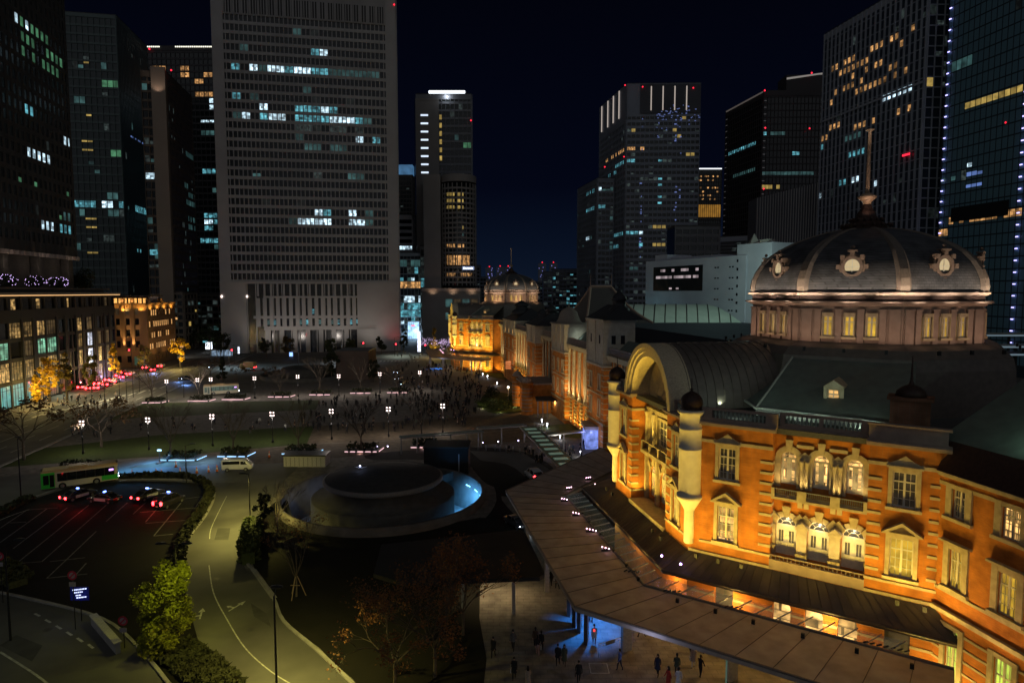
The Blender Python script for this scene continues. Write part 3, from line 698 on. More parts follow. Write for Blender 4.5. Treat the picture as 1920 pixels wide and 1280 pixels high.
# ---- long west front between the pavilions
def seg(u0,u1,n,ztop,kind,bays):
    T=FR(L(n,u0),uV,nV); w_=u1-u0
    m=MB(); st=MB()
    if kind=='block':
        hs=[]
        cs=[w_*(k+.5)/bays for k in range(bays)]
        for c in cs: hs+= [hole(c-.55,c+.55,11.6,14.4),hole(c-.55,c+.55,6.6,9.6)]
        grid_wall(m,T,0,w_,0,16,hs); m.face([T(0,0,0),T(0,-6,0),T(0,-6,16),T(0,0,16)])
        m.build('wall',BRICK,S)
        for c in cs:
            rect_win(T,c-.55,c+.55,11.6,14.4,DGLASS,fine=False,surround=.25); rect_win(T,c-.55,c+.55,6.6,9.6,WINDIM,fine=False,surround=.3)
        z=.8
        while z<15.6:
            FB(st,T,-.06,1.3,-.02,.07,z,z+.2); FB(st,T,w_-1.3,w_+.06,-.02,.07,z,z+.2); FB(st,T,-.06,-.0,-1.6,.07,z,z+.2); z+=1.05
        FB(st,T,-.1,w_+.1,-.3,.2,5.2,5.5); FB(st,T,-.1,w_+.1,-.3,.12,10.6,10.8); FB(st,T,-.1,-.02,-6,.12,10.6,10.8)
        st.build('stone_dressing',STONE,S)
        a=MB(); FB(a,T,-.25,w_+.25,-6,.25,16,16.4); FB(a,T,0,w_,-6,.05,16.4,ztop); FB(a,T,-.3,w_+.3,-6.3,.4,ztop,ztop+.35)
        for k in range(bays+1): s=w_*k/bays; FB(a,T,max(0,s-.3),min(w_,s+.3),.05,.22,16.4,ztop)
        at=a.build('attic',mat('attic_stone',(.42,.375,.29),.8,(.33,.29,.225),1.5),S)
        p=MB()
        for c in cs: p.face([T(c-.4,.06,ztop-4.2),T(c+.4,.06,ztop-4.2),T(c+.4,.06,ztop-2.6),T(c-.4,.06,ztop-2.6)])
        for o_ in (-1.8,-3.6): p.face([T(-.02,o_-.4,ztop-4.2),T(-.02,o_+.4,ztop-4.2),T(-.02,o_+.4,ztop-2.6),T(-.02,o_-.4,ztop-2.6)])
        p.build('attic_window',emit('attic_window_light',(1,.55,.16),.42,.9) if ztop<24 else DGLASS,at)
    else:
        cs=[w_*(k+.5)/bays for k in range(bays)]; hw=min(.75,w_/bays*.26); hs=[]
        for c in cs: hs+=[hole(c-hw,c+hw,14.2,17.3),hole(c-hw,c+hw,8.3,12.4),hole(c-hw,c+hw,1.2,5.0,1)]
        grid_wall(m,T,0,w_,0,18.2,hs); m.build('wall',BRICK,S)
        gl_=MB()
        for c in cs:
            gl_.face([T(c-hw,-.2,14.2),T(c+hw,-.2,14.2),T(c+hw,-.2,17.3),T(c-hw,-.2,17.3)]); gl_.face([T(c-hw,-.2,8.3),T(c+hw,-.2,8.3),T(c+hw,-.2,12.4),T(c-hw,-.2,12.4)])
            gl_.face([T(c-hw,-.2,1.2),T(c+hw,-.2,1.2),T(c+hw,-.2,5.0),T(c-hw,-.2,5.0)])
            FB(st,T,c-hw-.18,c-hw,-.02,.12,8.2,17.4); FB(st,T,c+hw,c+hw+.18,-.02,.12,8.2,17.4); FB(st,T,c-.05,c+.05,-.19,-.1,8.3,12.4); FB(st,T,c-.05,c+.05,-.19,-.1,14.2,17.3)
            FB(st,T,c-hw,c+hw,-.19,-.12,10.9,11.0)
        gl_.build('wing_glazing',glassmat('grey_reflecting_glass',(.10,.105,.095),.25),S)
        for k in range(bays+1):
            s=w_*k/bays; s=min(max(s,.3),w_-.3); p=T(s,.5,0)
            cm=MB(smooth=True); cm.lathe([(.42,7.0),(.42,7.6),(.3,7.8),(.27,16.6),(.42,17.1),(.42,17.4)],(p[0],p[1],0),8)
            if u0>50: cm.build('giant_column',STONE,S)
            FB(st,T,s-.4,s+.4,-.02,.95,6.4,7.0)
            z=.5
            while z<6.2: FB(st,T,s-.65,s+.65,-.02,.35,z,z+.35); z+=.8
        FB(st,T,0,w_,-.02,.9,17.4,18.0); FB(st,T,0,w_,-.3,1.15,18.0,18.4); FB(st,T,0,w_,-.02,.5,6.2,6.4)
        st.build('stone_dressing',STONE,S)
        b=MB(); FB(b,T,0,w_,.3,.6,18.4,18.6); FB(b,T,0,w_,.25,.65,19.6,19.8); 
        for k in range(int(w_/.5)): FB(b,T,k*.5+.1,k*.5+.3,.35,.55,18.6,19.6)
        b.build('balustrade',STONE2,S)
        g=MB(); g.face([T(0,-.6,18.5),T(w_,-.6,18.5),T(w_,-3.2,21.0),T(0,-3.2,21.0)]); g.build('green_roof_slope',GREENROOF,S)
seg(21.3,54.7,8.5,18.7,'wing',8)
seg(54.7,65,10,24.6,'block',2); seg(65,82,8.5,18.7,'wing',4); seg(82,94,10,22.4,'block',3)
seg(94,112,7.5,18.7,'wing',5); seg(112,124,10,20.6,'block',2); seg(124,145,8.5,18.7,'wing',5); seg(145,166,9.6,20.4,'block',3); seg(166,178.2,8.5,18.7,'wing',3)
# long dark roofs
m=MB()
def roofseg(u0,u1,nf,nb,ze,zr):
    a=[L(nf,u0),L(nf,u1),L(nb,u1),L(nb,u0)]; r0=L((nf+nb)/2,u0+ (nf-nb)*.3); r1=L((nf+nb)/2,u1-(nf-nb)*.3)
    vs=[(p[0],p[1],ze) for p in a]+[(r0[0],r0[1],zr),(r1[0],r1[1],zr)]
    m.add(vs,[(0,1,5,4),(1,2,5),(2,3,4,5),(3,0,4)])
roofseg(19,180,6.5,-12,18.6,22.6)
roofseg(54,66,10.3,2.5,24.9,27.6); roofseg(111,125,10.3,-2,20.9,25.0); roofseg(145,166,9.8,-3,20.7,24.8)
m.build('long_roof',SLATE,S)
# pale cap over the southern inner block
p=L(7.5,88); m=MB(smooth=True); m.lathe([(4.6,22.8),(3.2,22.9),(2.6,23.6),(2.0,25.4),(1.1,26.2),(.2,26.6),(.05,27.8)],(p[0],p[1],0),16); m.build('pavilion_cap',mat('pale_lead',(.24,.2,.16),.6),S)
# cupolas
for (n,u,z,r) in ((6,58,27.2,1.7),(5,115,23.5,1.9),(6,152,24.2,2.8),(4,130,22,1.8)):
    p=L(n,u); m=MB(smooth=True); m.lathe([(r*1.3,z-1.5),(r*1.1,z-.2),(r*.75,z+.2),(r*.7,z+1.2),(r*.9,z+1.3),(r*.75,z+2.0),(r*.3,z+2.8),(.1,z+3.1),(.04,z+5)],(p[0],p[1],0),12); m.build('cupola',SLATE,S)
# central hipped roof with its pale front gable
apex=D(1112,538,163); 
cx,cy,cz=apex
def P3(n,u,z): q=L(n,u); return (q[0],q[1],z)
m=MB(); e0=P3(3,89,22.6); e1=P3(3,112,22.6); e2=P3(-14,112,22.6); e3=P3(-14,89,22.6); r0=P3(-1.4,99.5,cz); r1=P3(-7,99.5,cz)
def curve(a,b,t,sag): return (a[0]*(1-t)+b[0]*t,a[1]*(1-t)+b[1]*t,a[2]*(1-t)+b[2]*t-sag*math.sin(math.pi*t))
nn=6
def strip(a,b,c,d,sag=1.1):
    for i in range(nn):
        t0,t1=i/nn,(i+1)/nn; m.face([curve(a,c,t0,sag),curve(b,d,t0,sag),curve(b,d,t1,sag),curve(a,c,t1,sag)])
strip(e0,e1,r0,r0); strip(e3,e0,r1,r0); strip(e1,e2,r0,r1); strip(e2,e3,r1,r1)
ce=m.build('central_roof',mat('central_slate',(.085,.078,.072),.6,(.06,.055,.052),3),S)
m=MB(); 
for a in (e0,e1,e2,e3):
    r=r0 if a in (e0,e1) else r1
    m.tube([curve(a,r,i/nn,1.1) for i in range(nn+1)],.3,5)
m.tube([(r0[0],r0[1],cz+.1),(r1[0],r1[1],cz+.1)],.4,6); m.tube([r0,(r0[0],r0[1],cz+3.4)],[.12,.03],5); m.tube([r1,(r1[0],r1[1],cz+3.4)],[.12,.03],5)
m.build('ridge_rib',mat('rib_stone_brown',(.36,.25,.19),.6),ce)
# central porch with round corner piers
T=FR(L(7.5,95),uV,nV)
m=MB(); 
for s in (0,12.5): 
    p=T(s,8.6,0); m.lathe([(1.5,0),(1.35,.6),(1.35,7.2),(1.6,7.5),(1.6,7.9)],(p[0],p[1],0),18)
FB(m,T,0,1.2,0,7.4,0,7.2); FB(m,T,11.3,12.5,0,7.4,0,7.2); FB(m,T,0,12.5,7.4,8.6,5.4,7.2); FB(m,T,4,5,7.4,8.6,0,5.4); FB(m,T,7.5,8.5,7.4,8.6,0,5.4)
po=m.build('porch',BRICK,S)
m=MB(); FB(m,T,-.3,12.8,-.1,9.2,7.2,7.6); FB(m,T,0,12.5,8.5,8.8,8.3,8.5)
for i in range(26): FB(m,T,.1+i*.48,.3+i*.48,8.55,8.75,7.6,8.3)
for s in (0,12.5):
    p=T(s,8.6,0)
    for z in (.9,1.8,2.7,3.6,4.5,5.4,6.3): m.lathe([(1.37,z),(1.41,z),(1.41,z+.22),(1.37,z+.22)],(p[0],p[1],0),18,closed=False)
    m.lathe([(1.2,7.9),(1.3,8.2),(.9,8.8),(.3,9.3),(.05,9.5)],(p[0],p[1],0),14)
m.build('porch_parapet',STONE2,po)
point('porch_lamp',T(6,4.5,4.6),1800,(1,.55,.12),.15,parent=S)

# ---- floodlights: small spots standing on the canopy roof and the cornices
FP=2250
def flood(T,s,o,z,tz,power,col,ang=95,to=0.0,fix=True,rad=.05):
    spot('floodlight_lamp',T(s,o,z),T(s,to,tz),power,col,ang,.8,rad,parent=S)
    if fix: m_=MB(); FB(m_,T,s-.12,s+.12,o+.03,o+.22,z-.42,z-.06); m_.build('floodlight',DARKMETAL,S)
ORG=(1.0,.67,.10)
for s in (7.0,8.7,11.0,12.6): flood(SW,s,-.1,14.95,17.2,70,(1.0,.70,.24),140,to=-.9,fix=False,rad=.15)
for s in (.6,3.6,6.4,9.8,13.2,16.4): flood(SW,s,4.0,5.9,15.8,FP,ORG,95,rad=.35)
for s in (1.2,3.0,4.8,15.3,16.9): flood(SW,s,1.5,8.85,13.2,110,ORG,120)
for s in (7.5,9.85,12.2): flood(SW,s,.35,9.6,14.5,150,(1.0,.74,.30),120,to=-.9,fix=False)
for s in (7.5,9.85,12.2): point('arcade_lamp',SW(s,-.72,12.05),26,(1,.82,.5),.07,parent=S)
for s in (8.7,11.0): spot('arcade_lamp',SW(s,.5,9.2),SW(s,-.4,10.9),60,(1,.85,.5),60,.8,.05,parent=S)
for s in (.8,3.6,7,11,14.6,17.2): flood(WF,s,4.0,5.9,15.8,FP*1.15,ORG,95,rad=.35)
for s in (5.3,9,12.6): flood(WF,s,-.2,8.9,14.0,520,ORG,115,to=-1.8,fix=False)
for s in (2,3.8,14.6,16.5): flood(WF,s,1.5,8.85,13.2,110,ORG,120)
for s in (6.3,9,11.7): flood(WF,s,-.6,15.0,22.5,520,ORG,120,to=-1.8,fix=False)
for s in (1.5,5.2,9): flood(SF,s,2.6,6.6,13.6,520,(1,.62,.20),110,fix=False)
for s in (1.4,3.4,6.8): flood(SF,s,1.9,3.0,5.6,420,(1.0,.66,.14),130,fix=False)
spot('floodlight_lamp',SF(.3,1.6,2.0),SF(-1.6,0,5),520,(1,.66,.14),120,.8,.1,parent=S)
# drum wash and dome wash
for k in range(8):
    th=math.atan2(NY,NX)+k*math.pi/4; nx_,ny_=math.cos(th),math.sin(th)
    if nx_*C1[0]+ny_*C1[1]>15: continue
    T=FR((CX1[0]+nx_*9.9,CX1[1]+ny_*9.9),(-ny_,nx_),(nx_,ny_))
    for s in (-3.2,0,3.2):
        flood(T,s,2.9,25.2,28.6,140,(1.0,.62,.42),125)
        flood(T,s,2.3,28.7,31.6,640,(1.0,.80,.62),95,to=.1,fix=False)
    for s in (-4.2,4.2): flood(T,s,2.3,28.9,31.6,220,(1.0,.66,.38),70,to=-.2,fix=False)
spot('floodlight_lamp',(CX1[0]-1.4,CX1[1]-3.5,36.9),(CX1[0],CX1[1],43.0),420,(1,.66,.44),70,.6,.05,parent=S)
spot('floodlight_lamp',(CX1[0]-.8,CX1[1]-1.9,37.6),(CX1[0],CX1[1],40.0),60,(1,.66,.5),90,.6,.05,parent=S)
# green-white roof light on the vault foot and hip roof
for s,o in ((3.4,-4.5),(3.4,-9.5)): spot('roof_lamp',WF(s,o,20.0),WF(6,o-.5,22.5),55,(.82,1.0,.72),140,.9,.06,parent=S)
for s in (3,8,12.5): spot('roof_lamp',SW(s,-1.4,19.9),SW(s,-7,22.0),150,(.75,1.0,.82),150,.9,.06,parent=S)
spot('roof_lamp',SF(6.5,-1.2,21.6),SF(5.0,-3,20.9),200,(.6,1.0,.75),150,.9,.06,parent=S)
# far pavilion
FT=lambda T:(lambda s,o,z:tuple(Vector(T(s,o,z))+off))
SWf,WFf=FT(SW),FT(WF)
for s in (1,6,11,16): spot('floodlight_lamp',SWf(s,5.5,7),SWf(s,0,14.5),5200,ORG,100,.8,.1,parent=S)
spot('floodlight_lamp',SWf(9.8,.4,9.2),SWf(9.8,-.9,12),420,(1,.75,.35),150,.8,.1,parent=S)
for s in (3,9,15): spot('floodlight_lamp',WFf(s,5.5,7),WFf(s,0,14),4200,ORG,140,.8,.1,parent=S)
for s in (3,9,15): spot('floodlight_lamp',SWf(s,3.4,1.5),SWf(s,0,4),2300,ORG,140,.8,.1,parent=S)
for k in range(8):
    th=math.atan2(NY,NX)+k*math.pi/4; nx_,ny_=math.cos(th),math.sin(th)
    if nx_*C1[0]+ny_*C1[1]>15: continue
    T=FR((C2[0]+nx_*10.2,C2[1]+ny_*10.2),(-ny_,nx_),(nx_,ny_))
    spot('floodlight_lamp',T(0,3.2,26),T(0,0,29.2),800,(1,.60,.34),150,.9,.1,parent=S)
    spot('floodlight_lamp',T(-2,3.2,29.6),T(-1,.1,32.0),520,(1,.8,.6),120,.9,.1,parent=S); spot('floodlight_lamp',T(2,3.2,29.6),T(1,.1,32.0),520,(1,.8,.6),120,.9,.1,parent=S)
# long front: uplights at the foot of the giant columns
for u0,u1,n,k,pw in ((65,82,8.5,5,800),(124,145,8.5,5,900),(166,178,8.5,3,700),(22,54,8.5,3,250)):
    T=FR(L(n,u0),uV,nV)
    for i in range(k): s=(u1-u0)*(i+.5)/k; spot('floodlight_lamp',T(s,2.6,6.6),T(s,0,12.5),pw*1.7,(1,.80,.44),120,.8,.08,parent=S); spot('floodlight_lamp',T(s,2.2,.5),T(s,0,4),pw*1.3,(1,.66,.12),130,.8,.08,parent=S)
for u,n,pw in ((60,10,260),(88,10,300),(118,10,250),(155,9.6,250),(100,7.5,180)):
    T=FR(L(n,u),uV,nV); spot('floodlight_lamp',T(0,4,5.8),T(0,0,11),pw*1.5,(1,.72,.42),150,.9,.08,parent=S)
    T2_=FR(L(n,u),uV,nV); spot('floodlight_lamp',T(-9,2,6),T(-5,-1,12),pw*1.5,(1,.55,.25),130,.9,.08,parent=S)
for u in (86,): T=FR(L(10,u),uV,nV); spot('roof_lamp',T(-6,-3,20),T(-2,-3,20),90,(.8,1,.95),140,.9,.05,parent=S)
spot('roof_lamp',P3(6,73,20.0),P3(5,80,20.3),60,(.6,1,.7),150,.9,.05,parent=S)
spot('roof_lamp',P3(6,31,20.0),P3(5,42,20.3),160,(.6,1,.7),150,.9,.05,parent=S)
# ================================================================== TOWERS AND BLOCKS ROUND THE SQUARE
CY=emit('cyan_office_light',(.16,.58,.70),.62,.45,blotch=.5,scale=.5,cells=(1.5,1.3))
WH=emit('white_office_light',(.62,.86,1.0),1.35,.4,blotch=.5,scale=.5,cells=(1.4,1.2))
TEAL=emit('teal_office_light',(.14,.36,.36),.22,.6,blotch=.6,scale=.3)
OR=emit('orange_hotel_light',(1,.50,.17),.6,.7,blotch=.4,scale=.8,cells=(1.1,1.4))
YL=emit('yellow_office_light',(.9,.62,.16),.42,.5,blotch=.4,scale=.5)
GRN=emit('green_office_light',(.22,.72,.36),.22,.6,blotch=.5,scale=.4)
BL=emit('blue_office_light',(.20,.34,.85),.45,.6)
VIO=emit('violet_point_light',(.45,.42,1.0),2.6,.2)
REDB=emit('red_beacon_light',(1,.02,.05),2.0,.2)
LINEW=emit('white_line_light',(.85,.92,1.0),1.6,.1)
LINEO=emit('warm_line_light',(1,.55,.22),1.0,.2)
DIM=emit('dim_office_light',(.30,.42,.40),.07,.8,blotch=.9,scale=.6)
KC=dict(d=DIM,c=CY,w=WH,t=TEAL,o=OR,y=YL,g=GRN,b=BL)
def wallmat(name,c): c=tuple(min(.7,x*1.5) for x in c); return mat(name,c,.75,tuple(x*.8 for x in c),.06,detail=6)
def tower(name,label,K,faces,z1,wall,glass,lit=(),fh=4.0,cat='office tower',z0=0.0,group=None,rand=0,rk='t',seed=1,solid=None,extra=None,roofcap=True,root=None):
    """faces: list of (dir, length, bay, pier_w, spandrel_h, kw); K is the shared near corner"""
    o=root or thing(name,label,cat,(K[0],K[1],0),group=group)
    rnd=random.Random(seed)
    da,la=faces[0][0],faces[0][1]; db,lb=faces[1][0],faces[1][1]
    c0=K; c1=(K[0]+da[0]*la,K[1]+da[1]*la); c3=(K[0]+db[0]*lb,K[1]+db[1]*lb); c2=(c1[0]+db[0]*lb,c1[1]+db[1]*lb)
    g=MB(); g.prism([c0,c1,c2,c3],z0,z1-.3); g.build('glazing',glass,o,kind='stuff')
    wl=MB(); panes=[]
    cen=((c0[0]+c2[0])/2,(c0[1]+c2[1])/2)
    for fi,(dv,ln,bay,pw,sh,kw) in enumerate(faces):
        nv=(dv[1],-dv[0]); 
        if (cen[0]-K[0])*nv[0]+(cen[1]-K[1])*nv[1]>0: nv=(-nv[0],-nv[1])
        T=FR(K,dv,nv); nb=max(1,round(ln/bay)); bw=ln/nb; o_=kw.get('out',.35); ov=kw.get('vout',o_+.15)
        fz0=kw.get('z0',z0+2); ftop=kw.get('top',z1-3); nf=max(1,int((ftop-fz0)/fh))
        FB(wl,T,0,ln,0,o_,ftop,z1); 
        e=kw.get('edge',.8); FB(wl,T,0,e,0,ov+.1,z0,z1); FB(wl,T,ln-e,ln,0,ov+.1,z0,z1)
        if sh>0:
            for j in range(nf+1): z=fz0+j*fh; FB(wl,T,e,ln-e,0,o_,z-sh/2,z+sh/2)
        if fz0>z0+.1 and kw.get('base',True): FB(wl,T,e,ln-e,0,o_,z0,fz0-sh/2)
        if pw>0:
            for i in range(1,nb):
                s=i*bw; FB(wl,T,s-pw/2,s+pw/2,0,ov,z0,z1 if kw.get('full') else ftop)
                if kw.get('dbl'): FB(wl,T,s-bw/2-.2,s-bw/2+.2,0,o_+.02,fz0,ftop)
        def cell(i,j,m,h0=.0,h1=1.0):
            s0=i*bw+pw/2; s1=(i+1)*bw-pw/2; za=fz0+j*fh+sh/2; zb=fz0+(j+1)*fh-sh/2
            panes.append((abs((s1-s0)*(zb-za)),T,s0,s1,za+(zb-za)*h0,za+(zb-za)*h1,m))
        for L_ in lit:
            if L_[0]!=fi: continue
            _,px0,px1,py,k=L_[:5]; prob=L_[5] if len(L_)>5 else 1; h=L_[6] if len(L_)>6 else (0,1)
            # survey mark -> bay / floor
            def hit(px):
                r=ray(px,py); det=-r[0]*dv[1]+dv[0]*r[1]; t=(-K[0]*dv[1]+dv[0]*K[1])/det
                s=((r[0]*t-K[0])*dv[0]+(r[1]*t-K[1])*dv[1]); return s,CH+r[2]*t
            (sa,za),(sb,zb)=hit(px0),hit(px1); i0,i1=sorted((sa/bw,sb/bw)); j=int(((hit((px0+px1)/2)[1])-fz0)//fh)
            for i in range(max(0,round(i0)),max(round(i1),round(i0)+1)):
                if 0<=i<nb and 0<=j<=nf and rnd.random()<prob: cell(i,j,KC[k[rnd.randrange(len(k))]],*h)
        for _ in range(int(rand*3) if fi==0 else rand*2):
            i=rnd.randrange(nb); j=rnd.randrange(nf); cell(i,j,KC[rk[rnd.randrange(len(rk))]] if rnd.random()<.3 else DIM,0,rnd.choice((.5,1)))
        # dim interiors: blinds and far ceiling lights, many of them faint
    wl.build('wall',wall,o)
    panes.sort(key=lambda p:-p[0]); seen=set(); n=0; rest={}
    for a,T,s0,s1,za,zb,m in panes:
        key=(round(T(s0,0,za)[0],1),round(T(s0,0,za)[1],1),round(za,1))
        if key in seen: continue
        seen.add(key); q=MB() if n<60 else rest.setdefault(m.name,(MB(),m))[0]
        q.face([T(s0,.06,za),T(s1,.06,za),T(s1,.06,zb),T(s0,.06,zb)])
        if n<60: q.build('lit_window',m,o)
        n+=1
    for q,m in rest.values(): q.build('lit_window',m,o,kind='stuff')
    if roofcap:
        r=MB(); r.prism([c0,c1,c2,c3],z1-.3,z1+.6); r.build('roof',CONC_D,o)
    return o,(c0,c1,c2,c3)
def ptdepth(px,Y): return ((px-960)/FPX*Y, Y)
def beacon(o,px,py,Y,r=.5):
    p=D(px,py,Y); m=MB(); m.ball(p,r,6,4); m.build('beacon',REDB,o)
mU=(-UX,-UY); mN=(-NX,-NY)   # mN points east
# --- central pale tower
GREY=wallmat('grey_precast',(.235,.23,.23)); 
K=ptdepth(749,330); K=(K[0],330)
Wd=(749-436)/FPX*330
lit=[]
def z4_(x): return 400+x/4
for x0,x1,y,k,p in ((760,885,395,'cw',1),(150,190,520,'c',1),(240,360,525,'w',1),(365,420,530,'t',1),(425,560,540,'w',1),(560,620,545,'c',1),(635,730,550,'w',1),(745,885,560,'c',1),(890,1245,575,'t',1),(155,240,687,'c',1),(300,345,695,'t',1),(375,420,780,'w',1),(640,700,795,'c',1),(700,790,797,'c',1),(795,840,800,'w',1),(845,945,803,'c',1),(160,205,850,'t',1),(205,305,855,'w',1),(320,415,857,'c',1),(420,520,860,'w',1),(540,575,865,'w',1),(635,845,875,'c',1),(850,950,882,'w',1),(960,1105,888,'cw',1),(1110,1245,895,'t',.7),(640,1100,960,'d',.6),(1110,1160,1047,'w',1),(1165,1260,1053,'c',1),(670,1075,1105,'t',.5)):
    lit.append((0,z4_(x0),z4_(x1),y/4,k,p))
def z5_(x): return 400+x/3.556
for x0,x1,y,k,p in ((550,570,15,'w',.5),(905,990,25,'t',1),(870,1020,95,'t',.6),(680,725,297,'w',1),(750,810,300,'c',1),(875,935,300,'w',1),(990,1060,305,'t',1),(500,550,360,'t',1),(550,810,365,'w',1),(875,1000,370,'w',1),(1005,1085,370,'t',1),(740,850,700,'t',.3)):
    lit.append((0,z5_(x0),z5_(x1),320+y/3.556,k,p))
ct,cc=tower('office_tower','wide pale grey office tower with dense window grid and cyan lit floors behind the plaza',K,
    [(nV,Wd,4.05,.45,1.5,dict(z0=35.5,top=162,edge=5.2,dbl=1,out=.3,vout=.5,base=False)),(uV,45,4,.8,1.8,dict(z0=35.5,top=162,edge=4))],180,GREY,glassmat('office_glass',(.006,.008,.010),.25),lit,fh=4.55,seed=5,rand=4,rk='t')
T=FR(K,nV,(-UX,-UY))
m=MB()
for i in range(62): s=5.5+i*(Wd-11)/61; FB(m,T,s-.22,s+.22,.2,.85,162,178.5)
for a,b in ((0,21),(Wd-12,Wd)): FB(m,T,a,b,.5,1.3,0,35)
FB(m,T,0,Wd,.5,1.5,34.2,35.4)
for i in range(17):
    s=13.5+(Wd-37)*i/16+6; FB(m,T,s-.9,s+.9,.5,1.1,13,27.2); FB(m,T,s-.45,s+.45,.5,1.1,28,34.2)
FB(m,T,12,Wd-20,.5,1.25,27.2,28.2); FB(m,T,12,Wd-20,.5,1.3,11.2,13.2)
for i in range(9): s=14+(Wd-36)*i/8; FB(m,T,s-1.1,s+1.1,.5,1.5,0,11.3)
for i in range(17):
    s=13.5+(Wd-37)*(i)/16+6
    FB(m,T,s+.9,s+2.5,.5,.8,17.0,18.4)
m.build('podium_wall',GREY,ct)
m=MB()
for i in range(19): s=5.6+(Wd-11)*i/19; FB(m,T,s+.4,s+3.2,.2,.6,162.8,170.5)
m.build('louvre_opening',glassmat('louvre_black',(.004,.004,.004),.6),ct)
rr=random.Random(3); 
for i in range(15):
    s=20.4+(Wd-37)*i/16; 
    for z,pr_ in ((13.9,.62),(19.3,.22)):
        if rr.random()<pr_:
            q=MB(); q.face([T(s+.2,.52,z),T(s+2.2,.52,z),T(s+2.2,.52,z+2.4),T(s+.2,.52,z+2.4)]); q.build('lit_window',rr.choice((CY,CY,WH,TEAL)),ct)
m=MB()
for s,z in ((Wd-.8,36),(Wd-12.5,36)):
    FB(m,T,s-.3,s+.3,1.4,1.8,z-8.5,z-7.5)
m.build('wall_lamp',emit('wall_lamp_light',(1,.8,.7),4,.1),ct)
beacon(ct,739,9,329,.45)
for s in (14,32,50,66): spot('podium_fill_light',T(s,14,7),T(s,0,15),2300,(1,.88,.78),110,.9,.4,parent=ct)  # wall-wash spots added to brighten the podium front
spot('podium_fill_light',T(2.5,9,5),T(2.5,0,14),1000,(1,.16,.14),100,.9,.4,parent=ct)
# --- left dark tower over a podium
P0=(-146,187); 
def upl(px,z,P=P0,dv=uV):
    k=(px-960)/FPX; t=(k*(P[1]*_c-(z-CH)*_s)-P[0])/(dv[0]-k*dv[1]*_c); return (P[0]+dv[0]*t,P[1]+dv[1]*t)
K=upl(139,60)
lit=[]
def q1(x): return x/4.571
for x0,x1,y0,y1,k,p in ((125,260,155,250,'cgw',1),(265,430,270,370,'g',.85),(150,300,310,400,'g',.9),(330,520,480,560,'g',.8),(160,300,470,520,'g',.4),(350,510,590,680,'g',.8),(540,610,1150,1220,'w',1),(160,350,930,1000,'c',.35)):
    n=4
    for i in range(n): lit.append((0,q1(x0+(x1-x0)*i/n),q1(x0+(x1-x0)*(i+1)/n),(y0+(y1-y0)*(i+.5)/n)/4.571,k,p))
def q2(x): return x/4.364
for x0,x1,y0,y1,k,p in ((160,415,50,140,'w',.75),(280,445,600,640,'w',.9),(500,580,620,660,'c',.8),(510,580,540,560,'t',.8)):
    n=4
    for i in range(n): lit.append((0,q2(x0+(x1-x0)*i/n),q2(x0+(x1-x0)*(i+1)/n),280+(y0+(y1-y0)*(i+.5)/n)/4.364,k,p))
DK=wallmat('dark_stone_grid',(.045,.042,.040)); DG=glassmat('dark_green_glass',(.008,.012,.012),.2)
lt,_=tower('dark_office_tower','tall dark office tower with green-white lit windows above the long podium',K,
    [(mu,95,2.9,1.15,1.5,dict(z0=45,edge=1.2,out=.08,vout=.16)),(nV,45,3,1,1.4,dict(z0=45))],190,DK,DG,lit,z0=42,fh=4.3,rand=10,rk='g',seed=11)
T=FR(K,mu,(-NX,-NY))
m=MB()
for i in range(34): FB(m,T,i*2.8,i*2.8+1.3,-.4,.9,41.2,42.4)
m.build('soffit_light',mat('lit_soffit',(.5,.42,.38),.6),lt)
m=MB(); 
for i in range(5): FB(m,T,2+i*19,5+i*19,-3,-.5,31,42)
FB(m,T,0,95,-30,-3.2,31,42); m.build('column',CONC_D,lt)
for i in range(5): point('soffit_lamp',T(8+i*18,1.5,38.5),150,(1,.75,.6),.3,parent=lt)
# near left tower fragment at frame edge
K2=upl(10,60,(-158,150)); 
# --- podium
K=upl(216,15,(-133.5,187)); 
pod=thing('podium_block','black framed shopping block with glowing shop floors and a lit roof edge beside the street','shop building',(K[0],K[1],0))
T=FR(K,mu,(-NX,-NY)); LN=110
m=MB(); FB(m,T,0,LN,-32,-.2,0,29.2); FB(m,T,0,LN,-32,-3,29.9,30.9); m.build('glazing',glassmat('shop_glass',(.012,.012,.012),.1),pod)
m=MB(); fl=[0,6.6,12.4,17.6,22.6,29]
BLK=wallmat('black_stone',(.014,.013,.012))
for z in fl[1:]: FB(m,T,0,LN,-1.1,.1,z-.55,z+.45)
bays=[0,4,8.5,10.5,15,17,21.5,23.6,28.5,31,34.5,40,46,52,58,64,70,76,82,88,94,100,106,110]
for bi,s in enumerate(bays): wq=(.35,.9,.45)[bi%3]; FB(m,T,s-wq if s else 0,s+wq,-1.1,.12+.1*(bi%3),0,29.4)
FB(m,T,0,LN,-1.1,.3,23,25.4)
m.build('wall',BLK,pod)
m=MB(); FB(m,T,-1.5,LN,-33,1.8,29.3,29.9); FB(m,T,-2,LN,-30,-2.0,30.9,31.3); m.build('roof_slab',mat('roof_slab',(.25,.2,.16),.6),pod)
m=MB(); FB(m,T,-1,LN,1.55,1.78,29.05,29.3); m.build('edge_light_strip',LINEO,pod)
rr=random.Random(4)
SH=[emit('shop_light_green',(.35,.85,.55),.55,.3,blotch=.35,scale=.5,cells=(1.3,1.1)),emit('shop_light_warm',(1,.60,.20),.50,.7,blotch=.85,scale=1.1,cells=(1.3,1.1)),emit('shop_light_white',(.8,.85,1),1.3,.3,blotch=.6,scale=.7,cells=(1.3,1.1)),emit('shop_light_dim',(.8,.5,.2),.12,.5,blotch=.8,scale=.6),emit('shop_light_cyan',(.1,.6,.62),.45,.3,blotch=.5,scale=.5)]
